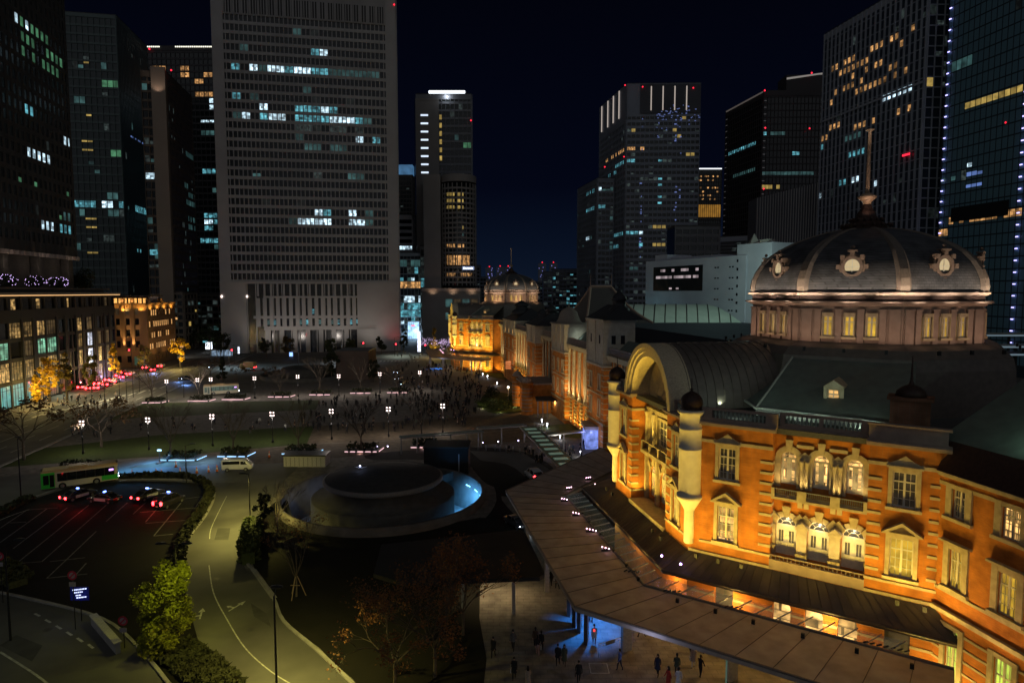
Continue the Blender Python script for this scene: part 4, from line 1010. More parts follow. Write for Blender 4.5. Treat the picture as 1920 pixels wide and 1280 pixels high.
plan={(1,0):3,(1,1):3,(3,1):1,(5,1):2,(5,2):2,(5,3):3,(7,1):1,(7,2):1,(7,3):1,(3,2):3,(1,2):3,(9,1):3,(10,1):1,(11,1):1,(12,1):1,(13,1):1,(14,1):1,(11,2):0,(12,2):0,(13,2):3,(11,3):3,(12,3):1,(13,3):1,(14,3):1,(14,0):4,(13,0):4,(15,0):4,(12,0):3,(11,0):3,(10,0):3,(9,4):1,(12,4):1,(14,4):1,(1,4):3,(3,0):1,(2,0):3,(16,1):1,(15,1):1,(15,2):0,(16,3):1}
for (b,f),c in plan.items():
    if b+1>=len(bays): continue
    a0,a1=bays[b]+.4,bays[b+1]-.4; z0,z1=fl[f]+.5,fl[f+1]-.6
    if f==4: z0,z1=25.5,28.2; a0,a1=(a0+a1)/2-1,(a0+a1)/2+1
    q=MB(); q.face([T(a0,-.15,z0),T(a1,-.15,z0),T(a1,-.15,z1),T(a0,-.15,z1)]); w_=q.build('lit_window',SH[c],pod)
    q=MB(); nn_=max(1,int((a1-a0)/1.3))
    for i in range(1,nn_): x=a0+(a1-a0)*i/nn_; FB(q,T,x-.06,x+.06,-.14,-.08,z0,z1)
    FB(q,T,a0,a1,-.14,-.09,z1-1.1,z1-1.0); q.build('mullion',BLK,w_)
point('shopfront_lamp',T(44,3,4.5),1500,(.7,.9,.7),.3,parent=pod)
point('shopfront_lamp',T(14,3,4.5),700,(1,.75,.45),.3,parent=pod)
# roof terrace shrubs with fairy lights, and the domed mass beside them
fm=emit('fairy_light',(.72,.5,1.0),2.6,.1)
for i,(px,py) in enumerate(((10,515),(66,517),(109,517))):
    p=upl(px,33,(-141,187)); z=D(px,py,p[1])[2]
    t_=thing('terrace_bush',['round terrace bush with violet fairy lights at the frame edge','wide terrace bush with violet fairy lights on the podium roof','terrace bush with violet fairy lights nearest the podium corner'][i],'bush',(p[0],p[1],31.3),group='fairy-lit bushes on the podium roof')
    m=MB(); r=random.Random(i)
    for _ in range(320):
        a=r.uniform(0,6.28); b=r.uniform(-1,1); q=r.uniform(.6,1)**.5; x=p[0]+2.6*q*math.cos(a)*math.sqrt(1-b*b); y=p[1]+2.6*q*math.sin(a)*math.sqrt(1-b*b); z=33.2+1.6*q*b; s=.28
        m.add([(x-s,y,z-s*.4),(x+s,y+.1,z-s*.2),(x+s*.4,y,z+s),(x-s*.6,y+.1,z+s*.8)],[(0,1,2,3)])
    m.build('foliage',mat('dark_leaves',(.03,.04,.02),.7,(.018,.025,.012),3),t_)
    m=MB()
    for _ in range(38):
        a=r.uniform(0,6.28); b=r.uniform(-.7,1); m.ball((p[0]+2.8*math.cos(a)*math.sqrt(1-b*b),p[1]+2.8*math.sin(a)*math.sqrt(1-b*b),33.2+1.7*b),.10,4,3)
    m.build('fairy_lights',fm,t_,kind='stuff')
# --- warm brick corner building
K=upl(277,12,(-133.5,187)); 
ob=thing('corner_hotel_building','brown stone corner building with two orange uplit columns and glowing roof edge','corner building',(K[0],K[1],0))
BR=wallmat('brown_sandstone',(.13,.075,.035))
Ts=FR(K,nV,(-UX,-UY)); Te=FR(K,uV,(-NX,-NY)); wS=17; wE=34
m=MB(); hsS=[hole(s,s+1.5,z,z+2.6) for s in (3,6.4,10,13.4) for z in (2,8,12.5,17,21)]
grid_wall(m,Ts,0,wS,0,25.3,hsS,depth=.4); hsE=[hole(s,s+1.1,z,z+2.8) for s in [2+i*2.4 for i in range(13)] for z in (2,7,11.5,16,20.6)]
grid_wall(m,Te,0,wE,0,25.3,hsE,depth=.4); FB(m,Ts,0,wS,-30,-.5,24.8,25.2); m.build('wall',BR,ob)
m=MB(); FB(m,Ts,-.6,wS,-.4,.6,25.0,25.7); FB(m,Te,-.6,wE,-.4,.6,25.0,25.7)
for s in (8.5,5.0): FB(m,Ts,s-.5,s+.5,.02,.7,6.8,25)
for s in (8.5,5.0): FB(m,Ts,s-.6,s+.6,-.3,.9,25.7,27.8)
for s in (1,16): FB(m,Te,s-.6,s+.6,-.4,.9,25.7,27.4)
m.build('cornice',BR,ob)
for T0_,hh in ((Ts,hsS),(Te,hsE)):
    for h in hh: m=MB(); m.face([T0_(h[0],-.35,h[2]),T0_(h[1],-.35,h[2]),T0_(h[1],-.35,h[3]),T0_(h[0],-.35,h[3])]); m.build('window',DGLASS,ob)
rr=random.Random(8)
for h in hsE:
    if h[2]>2.5 and rr.random()<.62:
        q=MB(); q.face([Te(h[0],.04,h[2]),Te(h[1],.04,h[2]),Te(h[1],.04,h[2]+2.2),Te(h[0],.04,h[2]+2.2)]); q.build('lit_window',emit('hotel_blind_light',(1,.5,.16),.75,.4,blotch=.4,scale=1),ob)
for h in hsS:
    if h[2]>20: q=MB(); q.face([Ts(h[0],-.3,h[2]),Ts(h[1],-.3,h[2]),Ts(h[1],-.3,h[3]),Ts(h[0],-.3,h[3])]); q.build('lit_window',WINDIM,ob)
m=MB(); FB(m,Ts,0,wS,-14,-2.5,25.2,28.2); m.build('penthouse',glassmat('penthouse_glass',(.05,.03,.02),.2),ob)
m=MB(); 
for i in range(9): FB(m,Ts,.8+i*1.8,2.0+i*1.8,-2.49,-2.4,25.6,27.6)
m.build('penthouse_window',emit('penthouse_light',(1,.48,.12),1.5,.1,blotch=.5,scale=1),ob)
m=MB(); FB(m,Ts,-1,wS+1,-16,-1.8,28.2,28.8); m.build('roof',CONC_D,ob)
for s in (8.5,5.0):
    spot('column_lamp',Ts(s,1.6,7.0),Ts(s,.7,16),11000,(1,.62,.25),40,.8,.1,parent=ob); spot('roof_lamp',Ts(s,1.9,25.9),Ts(s,.9,27),400,(1,.62,.25),90,.8,.1,parent=ob)
for s in (2,8,14): spot('cornice_lamp',Ts(s,1.4,22.5),Ts(s,.3,25.3),1500,(1,.55,.12),150,.8,.1,parent=ob)
for s in (4,12,20,29): spot('cornice_lamp',Te(s,1.4,23),Te(s,.3,25.3),1300,(1,.55,.12),150,.8,.1,parent=ob)
for s in (6,18,28): spot('wall_lamp',Te(s,5,3),Te(s,0,14),800,(1,.6,.25),130,.8,.2,parent=ob)
spot('wall_lamp',Ts(8,6,3),Ts(8,0,14),700,(1,.6,.25),130,.8,.2,parent=ob)
# --- low blocks behind it
def slab(name,label,cat,px0,px1,pt,Y,z0,col,depth=14,litk=None,n=0,seed=0,strip=None,fh=3.6):
    K=ptdepth(px1,Y); wd=(px1-px0)/FPX*Y; z1=D((px0+px1)/2,pt,Y)[2]
    return tower(name,label,K,[((-1,0),wd,3.2,.5,1.3,dict(z0=z0+1,top=z1-1.2,edge=.5,out=.2)),((0,1),depth,3.5,.5,1.3,dict(z0=z0+1,top=z1-1.2))],z1,col,DG,[],z0=z0,fh=fh,rand=n,rk=litk or 't',seed=seed,cat=cat)
slab('office_block','low dark block with a pale colonnade behind the brown corner building','office block',323,345,548,330,0,wallmat('low_block_stone',(.12,.1,.08)),litk='oy',n=3,seed=2)
slab('office_block','low dark office block left of the pale grey tower beyond the tree-lined street','office block',345,432,552,360,0,wallmat('low_block_stone2',(.06,.055,.05)),litk='tc',n=10,seed=3)
# --- second tower: glass grid
K=ptdepth(243,380)
lit=[(0,140,180,385,'c',1),(0,192,216,385,'w',1),(0,224,252,383,'c',1),(0,201,227,374,'t',1),(0,200,228,392,'t',1),(0,190,222,165,'g',1),(0,212,230,295,'g',1),(1,253,274,387,'c',1),(1,246,290,261,'b',.5,(0,.25)),(0,146,155,405,'t',1),(0,147,158,468,'t',1),(1,256,266,463,'c',.6,(0,.5)),(0,142,155,188,'t',.5)]
for y in (123,225,275,291,422,437,486): lit+= [(0,150+y*.03,166+y*.03,y,'y',1,(.75,1)),(0,236+y*.02,246+y*.02,y+4,'y',1,(.75,1))]
tower('glass_office_tower','square-cut greenish glass office tower with one bright blue floor band',K,
   [(nV,36,3.05,.22,1.1,dict(z0=10,top=186,edge=.4)),(uV,47,2.2,.45,1.0,dict(z0=10,top=187,edge=.4,out=.05,vout=.12))],188,wallmat('green_grey_metal',(.09,.115,.11)),glassmat('teal_dark_glass',(.03,.045,.045),.4),lit,fh=4.9,seed=21,rand=5,rk='t')
# --- third tower with pale corner shaft
K=ptdepth(329,330)
lit=[(1,348,366,300,'t',1),(1,350,374,386,'t',1),(1,352,372,410,'t',.8),(1,350,370,428,'t',.6),(1,345,352,348,'t',1),(1,354,362,362,'t',.9)]
o3,_=tower('brown_stone_tower','slim brown tower with a pale uplit corner shaft and receding side of small windows',K,
   [(nV,11.5,3,.3,1.2,dict(z0=20,edge=.3)),(uV,42,2.1,.8,1.6,dict(z0=20,edge=1,out=.05,vout=.1))],140,wallmat('brown_precast',(.10,.078,.06)),DG,lit,fh=4.4,seed=31,rand=14,rk='t')
T=FR(K,nV,(-UX,-UY)); m=MB(); FB(m,T,0,6.6,.1,1.4,0,142); m.build('corner_shaft',wallmat('shaft_stone',(.20,.16,.125)),o3)
q=MB(); FB(q,T,7,11,.5,.6,87,90); q.build('lit_window',WH,o3); q=MB(); FB(q,T,6.9,10.6,.5,.6,49,51.6); q.build('lit_window',CY,o3)
spot('shaft_lamp',T(3.3,5,142-14),T(3.3,1.4,142-6),900,(1,.75,.6),90,.8,.3,parent=o3)
beacon(o3,321,132,329,.45)
# --- fourth, string of lights along the roof
K=ptdepth(440,480)
lit=[(0,284,312,129,'o',1),(0,339,354,134,'o',1),(0,380,395,136,'o',1),(0,339,354,146,'o',1),(0,364,380,147,'o',1),(0,362,401,172,'o',1),(0,405,418,174,'o',1),(0,392,415,194,'w',.8),(0,392,415,206,'w',1),(0,372,415,228,'w',1,(0,.5)),(0,373,415,253,'t',1),
 (0,377,417,326,'c',1),(0,395,417,358,'t',1),(0,380,420,400,'c',1),(0,380,402,414,'w',1),(0,395,420,420,'c',1),(0,380,420,433,'c',.6),(0,380,420,451,'c',1),(0,400,420,462,'t',1)]
o4,_=tower('roof_lit_tower','dark tower with a string of white lights along its roof and orange hotel windows',K,
   [((-1,0),64,3.4,.4,1.3,dict(z0=20,edge=.5)),((0,1),30,3.4,.4,1.3,dict(z0=20))],208,wallmat('charcoal_grid',(.045,.043,.045)),DG,lit,fh=4.6,seed=41)
T=FR(K,(-1,0),(0,-1)); m=MB()
for i in range(44):
    s=6+i*1.35
    if 22<i*1.0<31: continue
    FB(m,T,s,s+.8,.3,.7,207.2,208)
m.build('roof_light_string',emit('roof_string_light',(.95,.92,.75),1.6,.1),o4)
beacon(o4,280,92,478,.7); beacon(o4,412,102,478,.7)
# --- north side: far tower, slim tower with lit crown, curved hotel
K=ptdepth(776,600)
o5,_=tower('far_tower','narrow far tower with a blue-lit crown between the grey tower and the lit-crown tower',K,[((-1,0),14,3,.3,1.2,dict(z0=20)),((0,1),20,3,.3,1,dict(z0=20))],138,DK,DG,[],seed=51,rand=2)
T=FR(K,(-1,0),(0,-1)); m=MB(); FB(m,T,-.3,14.3,-10,.4,138,147); m.build('crown',emit('blue_crown_light',(.08,.22,.42),.55,.1,blotch=.3,scale=.2),o5)
K=ptdepth(886,400); GRT=wallmat('warm_grey_panel',(.17,.16,.155))
lit=[(0,826,838,y,'y',1,(.1,.9)) for y in ()]+[(0,870,882,272,'g',1)]
o6,_=tower('lit_crown_tower','slim tower with a bright white crown and a column of white stair lights',K,
   [((-1,0),34,2.6,.25,1.3,dict(z0=30,edge=.4)),(uV,26,2.6,.25,1.3,dict(z0=30))],150,wallmat('blue_grey_panel',(.13,.135,.15)),DG,lit,fh=4.6,seed=61,rand=8,rk='t')
T=FR(K,(-1,0),(0,-1))
m=MB(); FB(m,T,20,34.2,-20,.7,0,146); FB(m,T,20,34.2,-20,.8,146,147.5); m.build('stair_core',GRT,o6)
m=MB(); FB(m,T,4,26,-16,-1,150,151.2)
for s in (4.3,11.5,18.5,25.3): FB(m,T,s,s+.6,-3,-1,146,152); 
FB(m,T,3.4,26.6,-16,-.6,151.2,152.2); m.build('crown_frame',GRT,o6)
m=MB(); FB(m,T,4,26,-.9,-.3,150.6,152.4); m.build('crown_light',emit('crown_white_light',(.85,.92,1),3.2,.05),o6)
for i in range(8):
    z=137-i*4.9; q=MB(); FB(q,T,26.5,31,.72,.8,z,z+1.0); q.build('stair_light',emit('stair_white_light',(.7,.82,1),1.3,.1),o6)
    if i<6: q=MB(); FB(q,T,18.2,19.6,.5,.6,z-2,z+.8); q.build('lit_window',YL,o6)
point('crown_lamp',T(15,2,148.5),900,(.85,.92,1),.5,parent=o6)
beacon(o6,883,226,399,.5)
# curved hotel drum in front
K=ptdepth(858,385); cvx,cvy=K
hot=thing('curved_hotel','rounded hotel tower with rows of warm windows beside the slim lit-crown tower','hotel',(cvx,cvy,0))
def arcp(a,r=10.5): return (cvx+.5+r*math.cos(a),cvy+6+r*math.sin(a))
m=MB(smooth=True); m.lathe([(10.2,0),(10.2,95)],(cvx+.5,cvy+6,0),40); m.build('glazing',DG,hot)
m=MB()
for j in range(22):
    z=36+j*2.9
    if z<92: m.lathe([(10.25,z-.55),(10.5,z-.55),(10.5,z+.55),(10.25,z+.55)],(cvx+.5,cvy+6,0),40,closed=False)
m.lathe([(10.3,95),(10.8,95),(10.8,99),(10.2,99.3)],(cvx+.5,cvy+6,0),40,closed=True)
for i in range(24): a=2*math.pi*i/24; p=arcp(a,10.5); m.cbox((p[0],p[1],64),(.5,.5,60),a)
m.build('wall',GRT,hot)
m=MB(); m.box(cvx-19.5,cvx-9.5,cvy-3,cvy+12,0,99); m.box(cvx-20.5,cvx+14,cvy-6.5,cvy+16,0,32); m.build('flank_wall',GRT,hot)
def cwin(px0,px1,y0,y1,mt):
    r=10.62
    for k in range(2):
        def ang(px):
            # nearest crossing of the sight line with the drum
            rr_=ray(px,y0); dx,dy=rr_[0],rr_[1]; ox,oy=-(cvx+.5),-(cvy+6)
            A=dx*dx+dy*dy; B=2*(dx*ox+dy*oy); C_=ox*ox+oy*oy-r*r; ds=B*B-4*A*C_
            if ds<0: return None
            t=(-B-math.sqrt(ds))/(2*A); return math.atan2(dy*t+oy,dx*t+ox),t*math.hypot(dx,dy)
        a0,a1=ang(px0),ang(px1)
    if not a0 or not a1: return
    d=(a0[1]+a1[1])/2; z0=D(px0,y1,d)[2]; z1=D(px0,y0,d)[2]
    q=MB(); n=3
    for i in range(n):
        t0=a0[0]+(a1[0]-a0[0])*i/n; t1=a0[0]+(a1[0]-a0[0])*(i+1)/n
        p0=(cvx+.5+r*math.cos(t0),cvy+6+r*math.sin(t0)); p1=(cvx+.5+r*math.cos(t1),cvy+6+r*math.sin(t1))
        q.face([(p0[0],p0[1],z0),(p1[0],p1[1],z0),(p1[0],p1[1],z1),(p0[0],p0[1],z1)])
    q.build('lit_window',mt,hot)
for y in (362,374,386):
    for a,b in ((838,842),(843,847),(848,852),(858,863),(866,869)): cwin(a,b,y,y+6,YL)
for a,b in ((838,853),(858,864),(867,870)): cwin(a,b,458,464,OR)
cwin(867,869,424,430,YL); cwin(867,869,437,443,TEAL)
for a,b in ((838,843),(844,853),(855,864),(865,872),(873,880)): cwin(a,b,479,497,OR)
for a,b in ((838,854),(864,871),(872,879),(880,885)): cwin(a,b,512,518,OR)
p0=D(867,506,373); m=MB(); m.box(p0[0],p0[0]+6.8,372.2,372.6,p0[2],p0[2]+1.9); sg=m.build('sign_box',emit('sign_back_light',(.5,.62,1),.5,0),hot)
def text(s,size,loc,rot,mt,parent,name='lettering',ext=.01):
    cu=bpy.data.curves.new(name,'FONT'); cu.body=s; cu.size=size; cu.align_x='CENTER'; cu.align_y='CENTER'; cu.extrude=ext
    tmp=bpy.data.objects.new(name,cu); COL.objects.link(tmp); dg=bpy.context.evaluated_depsgraph_get(); me=bpy.data.meshes.new_from_object(tmp.evaluated_get(dg)); bpy.data.objects.remove(tmp)
    me.materials.clear(); me.materials.append(mt); o=bpy.data.objects.new(name,me); COL.objects.link(o); o.parent=parent
    o.location=Vector(loc)-absloc(parent); o.rotation_euler=rot; return o
text('Dunnels',1.7,(p0[0]+3.4,372.1,p0[2]+.95),(math.pi/2,0,0),emit('sign_white_light',(.9,.95,1),3,0),hot)
m=MB(); m.box(cvx-20.6,cvx+14.2,cvy-7.2,cvy-6.4,30.6,32.4); m.build('lit_soffit',MATS['lit_soffit'],hot)
for x in (-14,-2,9): spot('soffit_lamp',(cvx+x,cvy-9,29.2),(cvx+x,cvy-6.8,31.5),230,(1,.65,.4),140,.8,.2,parent=hot)
for i in range(4):
    q=MB(); q.box(cvx-6.5+i*5,cvx-2.5+i*5,cvy-6.62,cvy-6.55,21.5,26); q.build('lit_window',[TEAL,WINDIM][i%2],hot)
    q=MB(); q.box(cvx-6.5+i*5,cvx-2.5+i*5,cvy-6.62,cvy-6.55,14,18); q.build('lit_window',[TEAL,WINDIM][i%2],hot)
# pale office slab, glass atrium with bright entrance
K=ptdepth(775,420); o7,_=tower('white_office_block','small white banded office block behind the glass atrium',K,[((-1,0),10,3,.0,1.9,dict(z0=40,edge=.3)),((0,1),20,3,.2,1.8,dict(z0=40))],80,wallmat('white_band',(.36,.36,.38)),DG,[(0,745,775,468,'w',1)],cat='office block',fh=4.2,seed=71)
K=ptdepth(792,395); o8,_=tower('glass_atrium','tall glass atrium with cool lit floors and a glowing white entrance',K,[((-1,0),13.5,2.2,.12,.5,dict(z0=6,top=52,edge=.2)),((0,1),18,3,.2,.6,dict(z0=6,top=52))],54,wallmat('pale_mullion',(.3,.33,.36)),glassmat('atrium_glass',(.05,.06,.07),.2),
  [(0,750,792,530,'o',1),(0,750,792,540,'o',1),(0,750,792,557,'w',.5),(0,750,792,573,'c',.8),(0,750,792,588,'c',.8),(0,750,792,500,'t',.8),(0,750,792,512,'c',.4)],cat='shop building',fh=4.4,seed=81,rand=12,rk='cwt')
T=FR(K,(-1,0),(0,-1)); m=MB(); FB(m,T,2,9,.5,.9,1.5,12); m.build('entrance_glow',emit('entrance_light',(.40,.70,1),1.5,0,blotch=.5,scale=.5,sample=True),o8)
m=MB(); 
for i in range(7): FB(m,T,2+i*1.15,2.12+i*1.15,.9,1.0,1.5,12)
FB(m,T,1.5,9.5,.9,1.4,11.8,12.4); FB(m,T,2,9,.9,1.0,6.5,6.8); m.build('entrance_frame',PALEMETAL,o8)
q=MB(); FB(q,T,4.6,6.6,1.0,1.06,9.2,9.9); q.build('red_sign_bar',emit('red_sign_light',(1,.05,.1),2,0),o8)
point('entrance_lamp',T(5,7,6),2600,(.5,.75,1),.6,parent=o8)
K=ptdepth(812,392); o9,_=tower('dark_terrace_block','dark block of stacked terraces with magenta and cool lights',K,[((-1,0),7.5,7.5,.3,1.0,dict(z0=8,top=56,edge=.3)),((0,1),12,4,.3,1,dict(z0=8,top=56))],58,wallmat('terrace_grey',(.2,.2,.2)),DG,[],cat='office block',fh=6.2,seed=91,rand=3,rk='ct')
# --- right of the sky gap
RB=wallmat('grey_tile_wall',(.15,.165,.195)); K=ptdepth(1170,450)
lit=[(0,1234,1242,y,'c',.9,(.2,.8)) for y in (302,318,340,352,370,382)]
lit+=[(0,1180,1193,211,'y',1),(0,1180,1193,239,'y',1),(0,1265,1269,213,'y',1),(0,1280,1284,223,'y',1),(0,1262,1268,242,'y',1),(0,1268,1275,260,'y',1),(0,1284,1290,286,'y',1),(0,1292,1302,286,'y',1),(0,1170,1176,280,'o',1),(0,1180,1194,281,'o',1),(0,1198,1207,281,'o',1),(1,1136,1170,290,'o',.8),(0,1170,1194,302,'c',1),(1,1155,1170,304,'c',1),(0,1172,1194,438,'c',1),(1,1138,1170,445,'c',.9),(0,1196,1208,437,'w',1),(0,1220,1252,427,'y',1),(0,1220,1252,461,'y',1),(1,1135,1160,464,'c',1),(0,1195,1208,454,'c',.8),(0,1178,1193,505,'t',1),(1,1140,1160,325,'c',.6),(0,1196,1210,300,'t',.7)]
o10,_=tower('bay_window_tower','grey tower with vertical white light fins at its crown and scattered lit rooms',K,
   [((1,-.03),50,3.1,.5,1.9,dict(z0=20,top=150,edge=.5)),(uV,58,3.1,.5,1.6,dict(z0=20,top=148,edge=.5))],172,RB,DG,lit,fh=4.1,seed=101,rand=20,rk='d')
T=FR(K,(1,-.03),(-.03,-1)); m=MB()
for s in (16,24,32,40): FB(m,T,s,s+.7,.9,1.3,154,170)
m.build('light_fin',emit('fin_white_light',(1,.85,.75),.45,.1),o10)
Tw=FR(K,uV,(NX,NY)); m=MB()
for s in (12,24,36,50): FB(m,Tw,s,s+1.2,.9,1.3,152,171)
m.build('light_fin',MATS['fin_white_light'],o10)
m=MB(); FB(m,T,9,50,.6,1.0,152,171.5); m.build('crown_panel',wallmat('crown_dark',(.05,.052,.06)),o10)
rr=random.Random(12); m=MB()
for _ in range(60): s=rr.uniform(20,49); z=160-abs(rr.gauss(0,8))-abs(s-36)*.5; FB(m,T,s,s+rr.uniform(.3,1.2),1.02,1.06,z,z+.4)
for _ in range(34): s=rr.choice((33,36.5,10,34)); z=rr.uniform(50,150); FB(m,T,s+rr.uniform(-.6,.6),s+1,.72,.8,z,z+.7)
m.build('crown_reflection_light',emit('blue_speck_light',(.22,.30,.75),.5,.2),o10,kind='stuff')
for px,py in ((1172,160),(1205,163),(1300,165),(1170,294),(1134,313)): beacon(o10,px,py,447,.5)
K=ptdepth(1118,470); tower('low_grey_tower','lower grey slab tower left of the fin-lit tower with few cool windows',K,[((1,0),12,3,.4,1.6,dict(z0=10)),(uV,50,3,.4,1.6,dict(z0=10))],112,RB,DG,[(1,1100,1115,365,'c',.8),(0,1118,1130,357,'w',1),(1,1100,1115,390,'c',1),(0,1112,1132,384,'c',1),(1,1100,1106,447,'w',1)],fh=4.2,seed=111,rand=8)
# gold-lit hotel
K=ptdepth(1346,640); ho,_=tower('gold_lit_hotel','distant hotel with amber lit base floors and a white roof line',K,[((-1,0),26,2.4,.6,1.2,dict(z0=90,edge=.3)),((0,1),20,3,.4,1,dict(z0=90))],151,DK,DG,[(0,1302,1346,y,'o',.32,(.2,.8)) for y in (330,337,344,351,358,365,372)],fh=3.7,seed=121)
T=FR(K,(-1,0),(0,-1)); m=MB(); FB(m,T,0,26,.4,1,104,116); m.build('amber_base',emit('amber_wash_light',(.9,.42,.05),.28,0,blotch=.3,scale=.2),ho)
m=MB()
for i in range(13): FB(m,T,i*2,i*2+.35,1,1.2,100,121)
m.build('base_fin',DK,ho)
m=MB(); FB(m,T,0,26,.4,1,150.4,151.4); m.build('roof_line_light',LINEW,ho)
# dark tower with stepped roof
K=ptdepth(1420,420)
lit=[(1,1368,1418,277,'c',.9,(.3,.9)),(0,1422,1440,254,'c',1,(.3,.9)),(0,1444,1470,253,'t',1,(.3,.9)),(1,1376,1418,330,'t',1,(.3,.9)),(0,1422,1525,322,'t',1,(.3,.9)),(0,1485,1500,293,'c',1,(.3,.9)),(0,1430,1460,350,'y',.8,(.2,.9))]
for i,x in enumerate((1366,1384,1402)): lit.append((1,x,x+18,283-i*7,'c',.9,(.3,.9)))
o11,_=tower('black_glass_tower','black glass tower with a pale slanting roof line and two thin lit floors',K,
   [((1,-.02),38,2.4,.12,.7,dict(z0=20,edge=.3)),(uV,47,2.4,.12,.7,dict(z0=20,edge=.3))],158,wallmat('black_metal',(.035,.032,.034)),glassmat('black_glass',(.006,.006,.007),.25),lit,fh=4.2,seed=131)
T=FR(K,(1,-.02),(-.02,-1)); m=MB(); FB(m,T,14,38,-14,.2,158,168); m.build('upper_block',MATS['black_metal'],o11)
m=MB(); vs=[T(14,.5,165),T(38,.5,168.5),T(38,.5,169.3),T(14,.5,166.2)]; m.face(vs); vs=[T(14,.5,165),T(38,.5,168.5),T(38,-3,168.5),T(14,-3,165)]; m.face(vs); m.build('roof_edge_light',emit('dim_edge_light',(.6,.55,.5),.35,0),o11)
Tw=FR(K,uV,(NX,NY)); m=MB(); FB(m,Tw,0,46,.3,.8,157.2,158.0); m.build('roof_edge_strip',emit('faint_edge_light',(.5,.42,.38),.14,0),o11)
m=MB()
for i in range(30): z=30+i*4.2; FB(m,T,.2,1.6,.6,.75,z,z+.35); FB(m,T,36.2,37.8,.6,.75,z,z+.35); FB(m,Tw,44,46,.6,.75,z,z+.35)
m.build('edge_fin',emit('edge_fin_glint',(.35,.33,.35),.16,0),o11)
for px,py in ((1434,170),(1435,240),(1518,241),(1522,137),(1432,354)): beacon(o11,px,py,416,.55)
# mid-height blocks in front of it
ob_,_=tower('grid_office_block','low dark office block with a fine blue grid in front of the black tower',K,[((1,-.04),36,1.7,.12,.5,dict(z0=20,edge=.3)),((-.78,.62),30,3,.0,.2,dict(z0=20,edge=3))],67,wallmat('blue_grid_metal',(.20,.215,.25)),glassmat('blue_dark_glass',(.012,.016,.024),.3),[(0,1395,1405,428,'y',1),(0,1514,1520,428,'t',1),(0,1432,1450,453,'t',1)],fh=2.2,seed=141,rand=4,rk='bt',cat='office block')
K=ptdepth(1412,360); Kb=(K[0],360)
o12=thing('finned_block','sloping-roofed block of fine vertical fins between the black tower and grid block','office block',(Kb[0],Kb[1],0)); T=FR(Kb,(1,-.05),(-.05,-1))
m=MB(); vs=[T(0,0,20),T(36,0,20),T(36,0,91),T(0,0,82),T(0,-14,20),T(36,-14,20),T(36,-14,91),T(0,-14,82)]; m.add(vs,[(0,1,2,3),(4,7,6,5),(3,2,6,7),(0,3,7,4),(1,5,6,2)]); m.build('wall',wallmat('fin_back',(.07,.07,.08)),o12)
m=MB()
for i in range(26): s=.4+i*1.4; FB(m,T,s,s+.35,0,.6,20,82+s*.25)
m.build('fin',wallmat('pale_fin',(.24,.235,.23)),o12)
# white station-side building
A=D(1211,492,232); B=D(1399,476,190); zt=(A[2]+B[2])/2
dx,dy=B[0]-A[0],B[1]-A[1]; ln=math.hypot(dx,dy); dv=(dx/ln,dy/ln); nv=(dv[1],-dv[0]); T=FR((A[0],A[1]),dv,nv)
wb=thing('white_railway_building','white windowless-looking building with one large dark glazed field beyond the tracks','railway building',(A[0],A[1],0))
m=MB(); FB(m,T,0,ln,-16,0,0,zt); FB(m,T,ln-4,ln+9,-16,-.5,0,zt+3.2); FB(m,T,1.5,8,-14,-3,zt,zt+2.2); FB(m,T,10,34,-14,-3,zt,zt+.9)
m.build('wall',mat('white_panel_wall',(.42,.44,.50),.7,(.34,.36,.42),.15),wb)
m=MB(); FB(m,T,4.5,ln*.62,0,.1,zt-10.5,zt-2.2); m.build('glazing',DG,wb)
rr=random.Random(2); 
for j,zz in enumerate((zt-4,zt-6.3,zt-10)):
    for i in range(18):
        s=6+i*(ln*.62-8)/18
        if rr.random()<(.55,.75,.45)[j]: q=MB(); FB(q,T,s,s+1.3,.1,.16,zz,zz+.9-.3*(j==2)); q.build('lit_window',emit('rosy_room_light',(.85,.68,.72),.38,.7),wb)
m=MB()
for i in range(5):
    for s in (ln*.73,ln*.755,ln*.86,ln*.885): FB(m,T,s,s+.7,0,.06,zt-3.5-i*3.3,zt-3.1-i*3.3)
for i in range(7): FB(m,T,ln-3.5,ln-2.9,0,.06,zt-2-i*2.5,zt-1.2-i*2.5)
m.build('small_opening',DGLASS,wb)
m=MB(); FB(m,T,ln+4,ln+7,-4,-1,zt+3.2,zt+4.2); p=T(ln+1,-2,0); m.lathe([(2,zt+3.2),(.05,zt+6.2)],(p[0],p[1],0),4,a0=.7); m.build('roof_box',CONC,wb)
point('yard_lamp',T(ln*.15,9,22),500,(.35,.75,.8),.4,parent=wb)
q=MB(); FB(q,T,-1.6,1.2,.3,.5,23.5,24.9); q.build('lit_sign',WH,wb)
# dark blocks between
slab('office_block','plain dark tile block between the fin-lit tower and the white railway building','office block',1262,1345,425,285,0,wallmat('plain_tile',(.10,.10,.105)),litk='t',n=0,seed=5)
